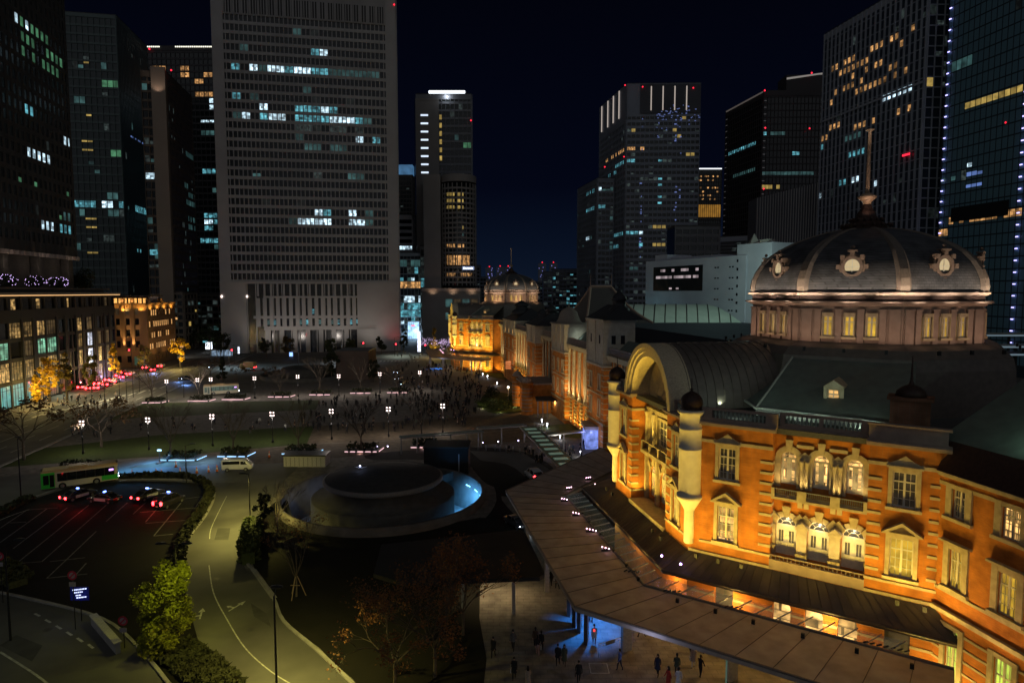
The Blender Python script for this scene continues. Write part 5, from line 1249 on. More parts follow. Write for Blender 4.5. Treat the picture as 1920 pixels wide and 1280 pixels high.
# --- hotel tower with vertical fins, and the big glass tower at the frame edge
PL=(203.5,93.4)
def onp(px,z=60): return upl(px,z,PL,uV)
K=onp(1722); K1=onp(1533)
ln=math.hypot(K1[0]-K[0],K1[1]-K[1])
lit=[]
def z8(x,y): return 1500+x/2.064, y/2.064
for pts,k,p in ((((115,285),(175,260),(265,215)),'o',1),(((170,232),(225,210)),'o',.9),(((270,185),(405,152)),'o',.8),(((420,112),(455,98)),'o',.8),(((115,380),(170,350),(250,320)),'o',.6),(((205,290),(290,260),(375,245)),'o',.6),(((190,372),(240,355),(330,320)),'o',.7),(((350,275),(420,285)),'o',.6),(((320,385),(380,362),(440,340)),'w',.95),(((80,300),(80,360),(80,420)),'o',.7),(((110,400),(125,380)),'o',1),(((300,220),(330,245)),'o',.7),(((110,490),(165,470)),'o',.7),(((185,500),(260,480),(335,460)),'o',.8),(((380,435),(430,415)),'o',.7),(((68,540),(105,530)),'o',1),(((68,585),(100,575)),'c',1),(((180,605),(255,585)),'c',1),(((180,548),(245,530)),'t',.7),(((145,722),(175,718)),'c',1),(((205,712),(228,708)),'w',1),(((290,722),(303,720)),'w',1),(((60,770),(95,762)),'w',.8),(((30,835),(58,830)),'c',1)):
    for (x0,y0),(x1,y1) in zip(pts,pts[1:]):
        n=max(1,int(abs(x1-x0)/25))
        for i in range(n):
            a=z8(x0+(x1-x0)*i/n,y0+(y1-y0)*(i+.5)/n); b=z8(x0+(x1-x0)*(i+1)/n,y1)
            lit.append((0,a[0],b[0]+.1,a[1],k,p,(.15,.85)))
lit+= [(1,1728,1736,46,'o',1),(1,1728,1736,75,'o',1),(1,1728,1736,101,'o',1),(1,1728,1736,163,'y',1)]
o13,_=tower('finned_hotel_tower','wide dark tower with pale vertical fins and scattered orange hotel windows behind the dome',K,
   [(uV,ln,3.0,.9,.4,dict(z0=20,edge=.6,out=.1,vout=.45,full=1)),((1,-.02),10,3,.4,.5,dict(z0=20,edge=.4))],160,wallmat('slate_fin',(.22,.235,.27)),glassmat('blue_black_glass',(.02,.03,.045),.4),lit,fh=4.1,seed=151,rand=5,rk='d')
T=FR(K,uV,(NX,NY)); m=MB(); FB(m,T,0,ln,1,1.2,116,117); m.build('transfer_band',MATS['slate_fin'],o13)
m=MB()
for y in (1.5,): FB(m,T,5,9,1.1,1.3,88,88.8)
m.build('red_light_bar',REDB,o13)
K=onp(1748,5); Kf=(K[0]-UX*100,K[1]-UY*100)
lit=[(0,1781,1800,118,'t',1),(0,1808,1822,112,'t',.6),(0,1816,1832,315,'b',.8,(.3,.7)),(0,1816,1846,306,'w',.8,(.1,.5)),(0,1815,1842,326,'b',.7,(.3,.6)),(0,1815,1842,335,'b',.6,(.3,.6)),(0,1812,1845,345,'b',.6,(.3,.6)),(0,1732,1790,330,'t',.5,(.2,.6))]
for i in range(12): x=1810+i*9; lit.append((0,x,x+9,202-i*2.9,'y',1,(.3,.9)))
for i in range(17): x=1762+i*8.6; lit.append((0,x,x+8.6,429-i*1.6,'o',.85,(.25,.95)))
for i in range(12): x=1800+i*9; lit.append((0,x,x+9,411-i*1.6,'t',.25,(.25,.95)))
o14,_=tower('blue_glass_tower','huge blue-black glass tower with columns of small violet lights at the right edge',K,
   [(mu,100,2.3,.28,.5,dict(z0=4,edge=.3,out=.04,vout=.08)),((1,0),30,3,.2,.4,dict(z0=4))],205,wallmat('blue_mullion',(.02,.028,.036)),glassmat('deep_blue_glass',(.10,.20,.26),.5),lit,fh=4.3,seed=161,rand=8,rk='d')
T=FR(K,mu,(NX,NY)); m=MB()
for i in range(46):
    z=12+i*4.15
    for s in (0.8,33.5,34.8): 
        if s==34.8: continue
        FB(m,T,s,s+.9,.5,.75,z,z+.38)
m.build('edge_point_light',VIO,o14,kind='stuff')
m=MB(); FB(m,T,6,30,.35,.5,57.5,63); m.build('dark_recess',glassmat('recess_glass',(.004,.004,.005),.3),o14)
beacon(o14,1886,230,235,.4)
# --- distant city between
for i,(a,b,t,Y,kk,n) in enumerate(((1018,1035,510,520,'t',3),(1035,1088,505,560,'c',26),(1086,1100,476,620,'t',3),(1100,1136,540,420,'w',6),(990,1018,528,700,'t',2),(884,900,498,640,'t',2),(900,912,520,640,'t',1))):
    slab('distant_block',['slim distant block with a pale flank right of the far dome','distant banded office block with blue-white floors','distant block at the foot of the low grey tower','low banded block with cool floors under the fin-lit tower','small dark block on the horizon behind the far dome','dark block on the horizon left of the far dome','lowest dark block on the horizon beside the far dome'][i],'office block',a,b,t,Y,0,wallmat('far_block',(.10,.11,.14)),litk=kk,n=n,seed=200+i)
for i,(px,py,h) in enumerate(((918,500,1),(938,499,1),(953,499,1),(1016,492,1),(1037,492,1))):
    Y=1500; X=(px-960)/FPX*Y; z=D(px,py,Y)[2]; t_=thing('distant_tower',['far high-rise silhouette with a red beacon, leftmost of the horizon group','far high-rise silhouette with a red beacon, second from the left on the horizon','far high-rise silhouette with a red beacon just left of the far spire','far high-rise with a red beacon right of the far dome','rightmost far high-rise with a red beacon on the horizon'][i],'tower',(X,Y,0),group='far high-rises on the horizon')
    m=MB(); m.box(X-9,X+9,Y-6,Y+6,0,z-2); m.box(X-5,X+5,Y-4,Y+4,z-2,z-.5); m.build('wall',wallmat('far_block',(.1,.11,.14)),t_); m=MB(); m.ball((X,Y-5,z),1.4,6,4); m.build('beacon',REDB,t_)
    m=MB(); r=random.Random(i)
    for _ in range(14): a=r.uniform(-8,7); zz=r.uniform(30,z-4); m.box(X+a,X+a+1.6,Y-6.3,Y-6.1,zz,zz+1.8)
    m.build('lit_windows',emit('far_violet_light',(.3,.3,.9),.7,.3),t_,kind='stuff')
# --- railway side: barrel glass roof, platform roofs
bx0,bx1,by=32.5,72,205.0
br=thing('platform_roof','pale green barrel vaulted platform roof with curved ribs beyond the station','station roof',(bx0,by,0))
m=MB(smooth=True); n=18; m2=MB()
def vz(t): return 21.0+5.2*math.sin(math.pi*t)
def vp(x,t): return (x+t*7, by-14+28*t, vz(t))
for k in range(n):
    t0,t1=k/n,(k+1)/n; m.face([vp(bx0,t0),vp(bx1,t0),vp(bx1,t1),vp(bx0,t1)])
m.build('vault',mat('pale_green_sheet',(.48,.58,.50),.55,(.40,.50,.43),.4),br)
for i in range(13):
    x=bx0+(bx1-bx0)*i/12; m2.tube([(lambda p:(p[0],p[1],p[2]+.1))(vp(x,k/n)) for k in range(n+1)],.16,4)
m2.build('rib',CONC_D,br)
m=MB(); m.face([vp(bx0,k/n) for k in range(n+1)]); m.build('end_glazing',emit('platform_end_light',(.6,.65,.4),.09,0,blotch=.6,scale=.6),br)
m=MB(); m.box(bx0-2,bx1+10,by-22,by-14.2,18,21); m.box(bx0+2,bx1+8,by-22,by+20,0,18); m.build('track_hall',mat('blue_grey_hall',(.03,.035,.045),.7),br)
point('platform_lamp',(62,165,36),9000,(.7,1,.85),.8,parent=br)
for i,(x,Y,z,w_,d_) in enumerate(((92,118,18.5,70,5),(100,128,19,70,4),(96,148,20,70,6))):
    t_=thing('platform_canopy',['nearest dark platform canopy beyond the dome at the right edge','second thin platform canopy with a bright edge beyond the dome','farthest pale platform canopy beyond the dome'][i],'platform canopy',(x,Y,0),group='platform canopies beyond the station')
    m=MB(); m.box(x-w_/2,x+w_/2,Y-d_/2,Y+d_/2,z,z+.5); m.build('roof',[DARKMETAL,PALEMETAL,CONC][i],t_)
    m=MB(); m.box(x-w_/2,x+w_/2,Y-d_/2-.2,Y-d_/2,z+.1,z+.4); m.build('edge_light',emit('canopy_edge_light',(.35,.5,.6),.3,0),t_)
    m=MB()
    for k in range(8): m.box(x-w_/2+k*9,x-w_/2+k*9+.4,Y-.2,Y+.2,0,z)
    m.build('columns',CONC_D,t_)
# ================================================================== GROUND, ROADS, PLAZA
def gp(*pts): return [G(x,y) for x,y in pts]
def sheet(name,pts,z,m,label=None,kind='structure'):
    mb=MB(); mb.face([(x,y,z) for x,y in pts]); o=mb.build(name,m); o['kind']=kind
    return o
def smooth_poly(pts,n=4,closed=True):
    out=[]; N=len(pts)
    rng=range(N) if closed else range(N-1)
    for i in rng:
        p0=pts[(i-1)%N] if closed or i>0 else pts[i]; p1=pts[i]; p2=pts[(i+1)%N]; p3=pts[(i+2)%N] if closed or i+2<N else p2
        for k in range(n):
            t=k/n; out.append(tuple(.5*((2*p1[a])+(-p0[a]+p2[a])*t+(2*p0[a]-5*p1[a]+4*p2[a]-p3[a])*t*t+(-p0[a]+3*p1[a]-3*p2[a]+p3[a])*t**3) for a in (0,1)))
    if not closed: out.append(tuple(pts[-1]))
    return out
DC=(-18.6,91.0); RO=14.6     # ramp rotunda centre
PAVE=brickmat('paving_stone',(.165,.15,.13),(.14,.128,.112),(.115,.106,.094),.8,rot='flat',bw=.9,rh=.45,ms=.03)
ASPH=mat('asphalt',(.105,.103,.095),.85,(.062,.060,.056),.16,.15,detail=8)
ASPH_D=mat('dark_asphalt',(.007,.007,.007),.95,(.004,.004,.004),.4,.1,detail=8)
LAWN=mat('lawn_grass',(.040,.062,.010),.95,(.024,.038,.006),1.2,.3,detail=8)
EARTH=mat('planting_earth',(.010,.009,.006),.95,(.006,.006,.004),.6,.3)
BRN=brickmat('brown_paving',(.115,.09,.06),(.09,.07,.046),(.06,.045,.033),1.2,rot='flat',bw=.8,rh=.4)
# base ground with the rotunda's well left open
mb=MB(); n=48; ring=[(DC[0]+RO*math.cos(2*math.pi*i/n),DC[1]+RO*math.sin(2*math.pi*i/n)) for i in range(n)]
box=[]
for i in range(n):
    a=2*math.pi*i/n; c,s_=math.cos(a),math.sin(a); k=1/max(abs(c),abs(s_)); box.append((DC[0]+60*c*k,DC[1]+60*s_*k))
for i in range(n): j=(i+1)%n; mb.face([(ring[i][0],ring[i][1],0),(box[i][0],box[i][1],0),(box[j][0],box[j][1],0),(ring[j][0],ring[j][1],0)])
x0,x1,y0,y1=DC[0]-60,DC[0]+60,DC[1]-60,DC[1]+60; B=3500
mb.face([(-B,-B,0),(B,-B,0),(B,y0,0),(-B,y0,0)]); mb.face([(-B,y1,0),(B,y1,0),(B,B,0),(-B,B,0)]); mb.face([(-B,y0,0),(x0,y0,0),(x0,y1,0),(-B,y1,0)]); mb.face([(x1,y0,0),(B,y0,0),(B,y1,0),(x1,y1,0)])
g=mb.build('ground',PAVE); g['kind']='structure'
# open central plaza keeps the paving; roads and lawns on top
sheet('lawn',gp((255,756),(600,750),(592,767),(540,770),(225,785)),.012,LAWN)
sheet('lawn',gp((-60,850),(100,838),(300,815),(590,798),(575,832),(380,850),(200,862),(-60,880)),.012,LAWN)
sheet('lawn',gp((250,758),(255,756),(225,785),(200,790)),.009,LAWN)
# brown paving between the rows
sheet('brown_paving',gp((590,798),(985,775),(1010,800),(750,825),(575,832)),.004,BRN)
sheet('brown_paving',gp((380,850),(575,833),(748,826),(985,803),(990,822),(880,838),(700,852),(520,868),(400,872),(200,884)),.007,BRN)
# left boulevard
bl=[(-127.5-UX*-60,187-60),( -127.5+UX*330,187+UY*330)]
def bpt(o,t): return (-118+o+UX*t,187+UY*t)   # o: distance east of the west kerb
sheet('road',[bpt(-6.5,-105),bpt(15,-105),bpt(15,330),bpt(-6.5,330)],.016,ASPH)
sheet('side_road',gp((800,661),(440,664),(330,668),(335,700),(470,690),(600,705),(720,690),(770,672)),.024,ASPH)
sheet('road',gp((330,700),(470,690),(470,735),(330,752),(255,756),(200,770)),.020,ASPH)
k=MB(); 
for o_ in (-6.8,15): a=bpt(o_,-105); b=bpt(o_,330); c=bpt(o_+.3,330); d=bpt(o_+.3,-105); k.prism([a,d,c,b],0,.14)
kk=k.build('kerb',CONC); kk['kind']='structure'
mk=MB(); WHP=mat('road_paint',(.42,.42,.37),.7,(.22,.22,.20),3)
def stripe(mb,a,b,w_,z=.034):
    d=Vector((b[0]-a[0],b[1]-a[1])).normalized(); nx_,ny_=-d.y*w_/2,d.x*w_/2
    mb.face([(a[0]-nx_,a[1]-ny_,z),(b[0]-nx_,b[1]-ny_,z),(b[0]+nx_,b[1]+ny_,z),(a[0]+nx_,a[1]+ny_,z)])
for o_ in (-3.2,.3,7.4,11): 
    for t in range(-100,200,10): stripe(mk,bpt(o_,t),bpt(o_,t+5),.18)
stripe(mk,bpt(3.9,-100),bpt(3.9,200),.2); stripe(mk,bpt(14.5,-100),bpt(14.5,200),.15)
for i in range(13): a=G(60+i*20,783-i*4.6); stripe(mk,a,(a[0]+UX*5.5,a[1]+UY*5.5),.75,.034)
for i in range(12): a=G(705+i*7,678); stripe(mk,a,(a[0],a[1]+4),.7,.034)
# foreground drive, service road and police lot
drive=smooth_poly(gp((385,872),(520,868),(560,872),(530,905),(470,1000),(458,1062),(480,1075),(513,1120),(530,1165),(590,1215),(680,1300),(560,1330),(430,1290),(372,1215),(340,1100),(342,1035),(378,975),(398,935),(393,912),(355,900),(160,899),(95,918),(40,938),(-60,975),(-60,905),(150,882),(300,876)),3)
sheet('driveway',drive,.028,ASPH)
sheet('side_road',smooth_poly(gp((-80,1105),(60,1128),(170,1152),(230,1185),(280,1240),(330,1300),(200,1400),(-200,1400)),3),.024,ASPH)
lot=smooth_poly(gp((-40,965),(60,936),(170,906),(330,903),(385,912),(388,930),(360,975),(325,1030),(310,1075),(230,1110),(120,1130),(0,1100),(-80,1080)),3)
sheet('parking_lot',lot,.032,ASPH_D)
sheet('planting_ground',smooth_poly(gp((470,1005),(530,930),(560,985),(640,1002),(760,1000),(900,970),(950,985),(985,1000),(900,1100),(905,1300),(700,1300),(600,1215),(535,1165),(515,1118),(480,1072)),3),.020,EARTH)
sheet('planting_ground',smooth_poly(gp((-60,1083),(60,1095),(150,1120),(230,1100),(312,1068),(345,1100),(376,1215),(430,1290),(330,1300),(270,1230),(200,1165),(60,1122),(-60,1100)),3),.036,EARTH)
sheet('path',gp((468,1066),(480,1066),(520,1120),(508,1122)),.034,CONC)
sheet('roundabout_road',smooth_poly(gp((700,850),(880,838),(985,848),(1040,880),(1015,905),(990,935),(940,930),(960,960),(985,985),(900,990),(880,1000),(920,960),(930,925),(900,880),(800,862),(700,862)),3),.024,ASPH_D)
sheet('roundabout_road',gp((880,845),(980,848),(1030,880),(1000,900),(960,882),(900,862)),.028,ASPH)
sheet('planting_ground',smooth_poly(gp((885,865),(950,870),(985,895),(975,905),(925,912),(895,890)),3),.033,EARTH)
# parking bays
pm=MB()
for a,b in (((240,957),(0,1105)),((345,953),(130,1035)),((350,955),(30,1055)),((160,955),(88,957)),((170,955),(5,1012)),((0,1055),(30,1057)),((430,0),(430,0))):
    if a!=b and a!=(430,0): pass
def z8b(x,y): return (x/4.2675,900+y/4.2675)
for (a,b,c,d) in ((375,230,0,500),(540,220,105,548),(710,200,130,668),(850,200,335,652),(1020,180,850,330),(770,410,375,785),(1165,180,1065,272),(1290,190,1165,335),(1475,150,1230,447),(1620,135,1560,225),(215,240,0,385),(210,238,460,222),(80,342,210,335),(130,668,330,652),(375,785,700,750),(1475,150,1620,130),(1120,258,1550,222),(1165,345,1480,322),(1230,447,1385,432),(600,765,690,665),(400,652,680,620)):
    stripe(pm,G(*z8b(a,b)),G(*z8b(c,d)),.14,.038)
pmo=pm.build('bay_marking',mat('dim_bay_paint',(.20,.20,.19),.8,(.09,.09,.085),2)); pmo['kind']='structure'  # bay lines dimmed in colour to suit the unlit lot
def curve_line(mb,pts,w_,z=.038):
    q=smooth_poly(pts,6,False)
    for a,b in zip(q,q[1:]): stripe(mb,a,b,w_,z)
curve_line(mk,gp((425,930),(398,985),(393,1010)),.09)
curve_line(mk,gp((392,1060),(400,1110),(425,1160),(460,1215),(510,1260),(560,1290)),.11)
for i in range(6): a=G(65+i*20,1150+i*11.5); b=G(75+i*20,1155+i*12); stripe(mk,a,b,.2)
curve_line(mk,gp((0,1222),(60,1260),(100,1290)),.18); curve_line(mk,gp((0,975),(25,965),(55,955)),.15)
# direction arrows
for (px,py,rz) in ((378,1148,1.9),(448,1134,1.2)):
    x,y=G(px,py); 
    c_,s_=math.cos(rz),math.sin(rz); P=lambda u,v:(x+c_*u-s_*v,y+s_*u+c_*v,.036)
    mk.face([P(-1.3,-.08),P(.1,-.08),P(.1,.08),P(-1.3,.08)]); mk.face([P(.1,-.3),P(.9,0),P(.1,.3)])
    mk.face([P(-.7,.08),P(-.7,.55),P(-.5,.55),P(-.5,.08)]); mk.face([P(-.85,.5),P(-.35,.5),P(-.6,.95)])
mo=mk.build('road_marking',WHP); mo['kind']='structure'
cov=MB(); pat=MB()
for px,py in ((420,960),(405,1085),(470,1180),(255,873),(90,1180)): x,y=G(px,py); cov.add([(x+.36*math.cos(a*.524),y+.36*math.sin(a*.524),.034) for a in range(12)],[tuple(range(12))])
for P_ in (((408,990),(432,990),(428,1012),(402,1012)),((470,1130),(500,1150),(508,1175),(476,1155)),((405,905),(470,905),(466,916),(402,915)),((30,1190),(80,1210),(60,1240),(0,1210)),((150,690),(180,700),(165,707),(138,697))): pat.face([q+(.032,) for q in gp(*P_)])
o=cov.build('manhole_cover',mat('cast_iron',(.05,.048,.045),.6)); o['kind']='structure'; o=pat.build('road_patch',mat('patch_asphalt',(.055,.054,.052),.9,(.04,.04,.038),.8)); o['kind']='structure'
# kerbs and clipped hedge round the police lot island
def ribbon(name,pts,w_,h,m,closed=False,z=0.0):
    mb=MB(); q=smooth_poly(pts,4,closed); 
    for i in range(len(q)-(0 if closed else 1)):
        a=Vector(q[i]); b=Vector(q[(i+1)%len(q)]); d=(b-a); 
        if d.length<.01: continue
        d.normalize(); n_=Vector((-d.y,d.x))*w_/2
        a2=a-d*.03; b2=b+d*.03
        mb.prism([tuple(a2-n_),tuple(b2-n_),tuple(b2+n_),tuple(a2+n_)],z,z+h)
    return mb.build(name,m)
for P_ in (gp((-60,978),(40,942),(100,920),(165,902),(330,899),(390,908),(402,930),(385,968),(350,1015),(342,1060)),gp((472,1003),(462,1050),(478,1072),(512,1120),(532,1165),(592,1217),(680,1300)),gp((-60,1100),(60,1124),(190,1160),(260,1215),(330,1300))):
    o=ribbon('kerb',P_,.28,.16,CONC); o['kind']='structure'
LEAF_D=mat('hedge_leaf',(.040,.050,.016),.8,(.020,.026,.009),4)
def hedge(name,label,pts,w_,h,n,m,seed=0,cat='hedge',closed=False,leaf=.16,group=None):
    q=smooth_poly(pts,4,closed); r=random.Random(seed); mb=MB()
    segs=[(Vector(a),Vector(b)) for a,b in zip(q,q[1:])]; tot=sum((b-a).length for a,b in segs)
    for a,b in segs:
        d=(b-a); k=max(1,int(n*d.length/tot)); nn=Vector((-d.y,d.x)).normalized()
        for _ in range(k):
            p=a+d*r.random()+nn*r.uniform(-.5,.5)*w_; hh=h*(1-.35*r.random()**2) if r.random()<.6 else r.uniform(.1,h)
            s=leaf*r.uniform(.7,1.4); u=Vector((r.uniform(-1,1),r.uniform(-1,1),r.uniform(-.6,.6))).normalized()*s; v_=Vector((r.uniform(-1,1),r.uniform(-1,1),r.uniform(0,1))).normalized()*s
            c=Vector((p.x,p.y,hh)); mb.add([tuple(c-u-v_),tuple(c+u-v_),tuple(c+u+v_),tuple(c-u+v_)],[(0,1,2,3)])
        nn2=nn*w_*.3
        mb.prism([tuple(a-nn2),tuple(b-nn2),tuple(b+nn2),tuple(a+nn2)],0,h*.6)
    o=mb.build(name,m); tag(o,label,cat,group); return o
hedge('hedge','low clipped hedge curving round the far end of the dark police parking lot',gp((165,905),(240,897),(330,895),(372,903),(392,918),(392,935),(372,972),(345,1015),(335,1060)),1.3,.8,2600,mat('lot_hedge_leaf',(.018,.020,.008),.85,(.01,.011,.005),4),1)
hedge('hedge','low hedge strip along the near left kerb of the parking lot beside the bus',gp((-40,985),(20,955),(60,936)),1.6,.8,500,LEAF_D,2)
hedge('hedge','tall leafy hedge clump beside the drive at the foot of the slim lamp post',gp((478,1000),(470,1030),(466,1058)),2.2,2.2,3600,mat('hedge_leaf_green',(.035,.045,.010),.8,(.03,.04,.01),4),3)
hedge('shrub_bed','dense ground-cover shrubs beside the bottom end of the yellow-lit drive',gp((320,1215),(350,1235),(385,1262),(420,1300)),3.2,.4,2600,mat('groundcover_leaf',(.02,.022,.008),.85,(.028,.03,.01),4),4,cat='shrubs')
hedge('shrub_bed','pruned light green shrubs at the left edge behind the no-entry board',gp((-10,1070),(15,1085),(35,1100)),2.6,1.2,900,mat('pale_shrub_leaf',(.085,.085,.03),.8,(.045,.045,.016),4),5,cat='shrubs')
# ------------------------------------------------------------------ ramp rotunda
rot=thing('ramp_rotunda','round sunken ramp building with a dark domed lid and blue-lit trench',  'ramp entrance',(DC[0],DC[1],0))
def arc(r,a0,a1,n=40): return [(DC[0]+r*math.cos(a0+(a1-a0)*i/n),DC[1]+r*math.sin(a0+(a1-a0)*i/n)) for i in range(n+1)]
mb=MB(smooth=True)
mb.lathe([(14.6,-5),(14.6,.0),(14.6,1.15),(14.15,1.15),(14.15,-5)],(DC[0],DC[1],0),72,closed=False); o=mb.build('outer_wall',mat('pinkish_concrete',(.11,.095,.082),.8,(.06,.053,.047),.6),rot)
mb=MB(); mb.lathe([(.1,-4.4),(14.6,-4.4)],(DC[0],DC[1],0),48,closed=False); mb.build('trench_floor',CONC,rot)
mb=MB(smooth=True); mb.lathe([(10.2,-4.4),(10.2,.9),(10.0,1.0),(8.0,1.0),(8.0,1.3),(7.3,1.4),(7.3,3.0)],(DC[0],DC[1],0),64,closed=False); mb.build('inner_wall',CONC_D,rot)
mb=MB(smooth=True); mb.lathe([(7.3,2.7),(8.35,2.85),(8.5,3.0),(8.5,3.45),(8.2,3.55)],(DC[0],DC[1],0),64,closed=False); mb.build('lid_rim',mat('rim_concrete',(.16,.15,.14),.8),rot)
mb=MB(smooth=True); mb.lathe([(8.2,3.5),(6.5,3.95),(4,4.25),(1.5,4.4),(.05,4.42)],(DC[0],DC[1],0),64,closed=False); mb.build('lid',mat('charcoal_roof',(.045,.044,.043),.8,(.03,.03,.03),1.2),rot)
mb=MB(); p=(DC[0]-3.6,DC[1]+1.2); 
for i in range(4): mb.tube([(p[0],p[1],4.3),(p[0]+math.cos(i*1.6)*.9,p[1]+math.sin(i*1.6)*.9,4.55)],.06,4)
mb.ball((p[0],p[1],4.5),.16,6,4); mb.build('roof_fixture',PALEMETAL,rot)
point('roof_fixture_lamp',(p[0],p[1]-.4,4.9),14,(.5,.6,1),.06,parent=rot)
mb=MB(); mb.ball((p[0],p[1]-.4,4.75),.12,6,4); mb.build('roof_bulb',emit('cool_bulb',(.55,.65,1),8,0),rot)
# blocking slab over the back of the trench and front retaining wall
mb=MB(); mb.prism([(DC[0]+14.5*math.cos(a),DC[1]+14.5*math.sin(a)) for a in [R(50+i*4) for i in range(18)]]+[(DC[0]+9.8*math.cos(a),DC[1]+9.8*math.sin(a)) for a in [R(118-i*4) for i in range(18)]],-.3,1.0); mb.build('trench_cover',CONC_D,rot)
TB=(.10,.38,1.0)
for a,pw in ((-2,2600),(12,3000),(26,2200),(-16,1500)):
    x,y=DC[0]+10.6*math.cos(R(a)),DC[1]+10.6*math.sin(R(a)); spot('trench_lamp',(x,y,-.6),(DC[0]+14.6*math.cos(R(a)),DC[1]+14.6*math.sin(R(a)),-2.6),pw*2.2,(.09,.42,.98),150,.9,.6,parent=rot); point('trench_lamp',(x,y,-3.4),pw*.10,(.08,.42,1.0),.5,parent=rot)
for a,pw in ((150,260),(175,200),(205,110)):
    x,y=DC[0]+12*math.cos(R(a)),DC[1]+12*math.sin(R(a)); point('trench_lamp',(x,y,.2),pw*.3,(.45,.6,1.0),.15,parent=rot)
mb=MB()
for a in (10,22,34): x,y=DC[0]+14.1*math.cos(R(a)),DC[1]+14.1*math.sin(R(a)); mb.cbox((x,y,-.35),(.1,1.2,.1),R(a))
mb.build('trench_light_bar',emit('blue_bar_light',(.2,.6,1),6,0),rot)
mb=MB()
for a in (12,20): x,y=DC[0]+14.12*math.cos(R(a)),DC[1]+14.12*math.sin(R(a)); mb.cbox((x,y,-1.9),(.06,.55,.55),R(a))
mb.build('warning_plate',mat('orange_plate',(.5,.2,.03),.6),rot)
# white vent box, black entrance box, brown kiosk
def gbox(name,label,cat,px0,px1,pyb,pyt,depth,m,m2=None,rz=0):
    a=G(px0,pyb); b=G(px1,pyb); h=D((px0+px1)/2,pyt,a[1])[2]; cx=(a[0]+b[0])/2; w_=b[0]-a[0]
    t=thing(name,label,cat,(cx,a[1]+depth/2,0)); mb=MB(); mb.box(cx-w_/2,cx+w_/2,a[1],a[1]+depth,0,h); mb.build('body',m,t)
    mb=MB(); mb.box(cx-w_/2-.15,cx+w_/2+.15,a[1]-.15,a[1]+depth+.15,h,h+.2); mb.build('roof',m2 or m,t); return t,cx,w_,a[1],h
t,cx,w_,y,h=gbox('vent_house','long low white vent house with a black roof behind the rotunda','vent house',532,610,875,855,3,mat('white_wall',(.36,.35,.32),.7),DARKMETAL)
mb=MB(); 
for i in range(9): mb.box(cx-w_/2+.4+i*.75,cx-w_/2+.46+i*.75,y-.03,y,0.1,h-.2)
mb.build('panel_joint',CONC_D,t)
t,cx,w_,y,h=gbox('entrance_box','black sloping entrance box right behind the round ramp lid','entrance building',795,878,890,840,5,mat('black_panel',(.006,.006,.006),.6),mat('black_top',(.03,.03,.03),.6))
mb=MB(); mb.box(cx+w_*.28,cx+w_*.30,y-.1,y,.2,h-1); mb.build('door_post',PALEMETAL,t)
t,cx,w_,y,h=gbox('brown_kiosk','large plain brown box building in the middle of the far plaza','kiosk building',630,692,712,658,12,mat('brown_box',(.085,.06,.05),.8,(.06,.042,.035),.2),DARKMETAL)
mb=MB(); 
for i in range(7): mb.box(cx-w_/2+i*w_/7,cx-w_/2+i*w_/7+.08,y-.03,y,.2,h-.2)
mb.build('panel_joint',CONC_D,t)
fc=G(552,716); fr=thing('far_rotunda','low dark oval ramp enclosure in the far plaza before the grey tower','ramp entrance',(fc[0],fc[1],0))
mb=MB(smooth=True); mb.lathe([(16,0),(16,1.3),(15.3,1.3),(15.3,0)],(fc[0],fc[1]+14,0),48,closed=False); mb.build('ring_wall',CONC_D,fr)
mb=MB(smooth=True); mb.lathe([(9,0),(9,3.0),(8.6,3.4),(4,3.9),(.1,4)],(fc[0],fc[1]+14,0),40,closed=False); mb.build('lid',MATS['charcoal_roof'],fr)
# ------------------------------------------------------------------ canopies of the near pavilion
ic=thing('inner_canopy','dark brown seamed sheet canopy running along the foot of the orange pavilion','canopy',(L(25,0)[0],L(25,0)[1],0))
A_=[L(24.0,13.4),L(24.0,-9.0)]
w0=L(24.02,9.3); wl=L(24.02,14); w1=L(24.02,-9.05); w2=L(11.9,-21.25)
e00=L(26.3,14.3); e0=L(26.3,13.9); e1=L(26.28,-8.95); e2=L(11.0,-24.0); e3=L(8.6,-22.9); 
def v3(p,z): return (p[0],p[1],z)
zw,ze=8.25,6.65
mb=MB()
wn=L(20.2,13.2)
mb.face([v3(wn,zw),v3(e00,ze),v3(L(24.02,9.0),zw)]); mb.face([v3(L(24.02,9.0),zw),v3(e00,ze),v3(e1,ze),v3(w1,zw)]); mb.face([v3(w1,zw),v3(e1,ze),v3(e2,ze),v3(w2,zw)]); mb.face([v3(w2,zw),v3(e2,ze),v3(e3,ze)])
mb.face([v3(L(18,20),ze),v3(e00,ze),v3(wn,zw)])
for a,b in ((e00,e1),(e1,e2),(e2,e3)): mb.face([v3(a,ze),v3(b,ze),v3(b,ze-.28),v3(a,ze-.28)])
mb.m=1
def seams(mb,wa,wb,ea,eb,n,r=.05,za=zw,zb=ze):
    for i in range(n+1):
        t=i/n; a=(wa[0]*(1-t)+wb[0]*t,wa[1]*(1-t)+wb[1]*t); b=(ea[0]*(1-t)+eb[0]*t,ea[1]*(1-t)+eb[1]*t)
        mb.tube([v3(a,za+.03),v3(b,zb+.03)],r,4)
seams(mb,L(24.02,9),w1,L(26.3,9),e1,32,.03); seams(mb,w1,w2,e1,e2,28,.03)
for a,b in ((e00,e1),(e1,e2),(e2,e3)): mb.tube([v3(a,ze-.02),v3(b,ze-.02)],.12,6)
mb.build('roof_sheet',[CANOPY_IN,mat('seam_brown',(.085,.065,.05),.5)],ic)
GT=bpy.data.materials.new('canopy_glass'); GT.use_nodes=True; N_,K_=nt(GT); b=N_['Principled BSDF']; b.inputs['Base Color'].default_value=(.55,.75,.68,1); b.inputs['Roughness'].default_value=.1; b.inputs['Alpha'].default_value=.32
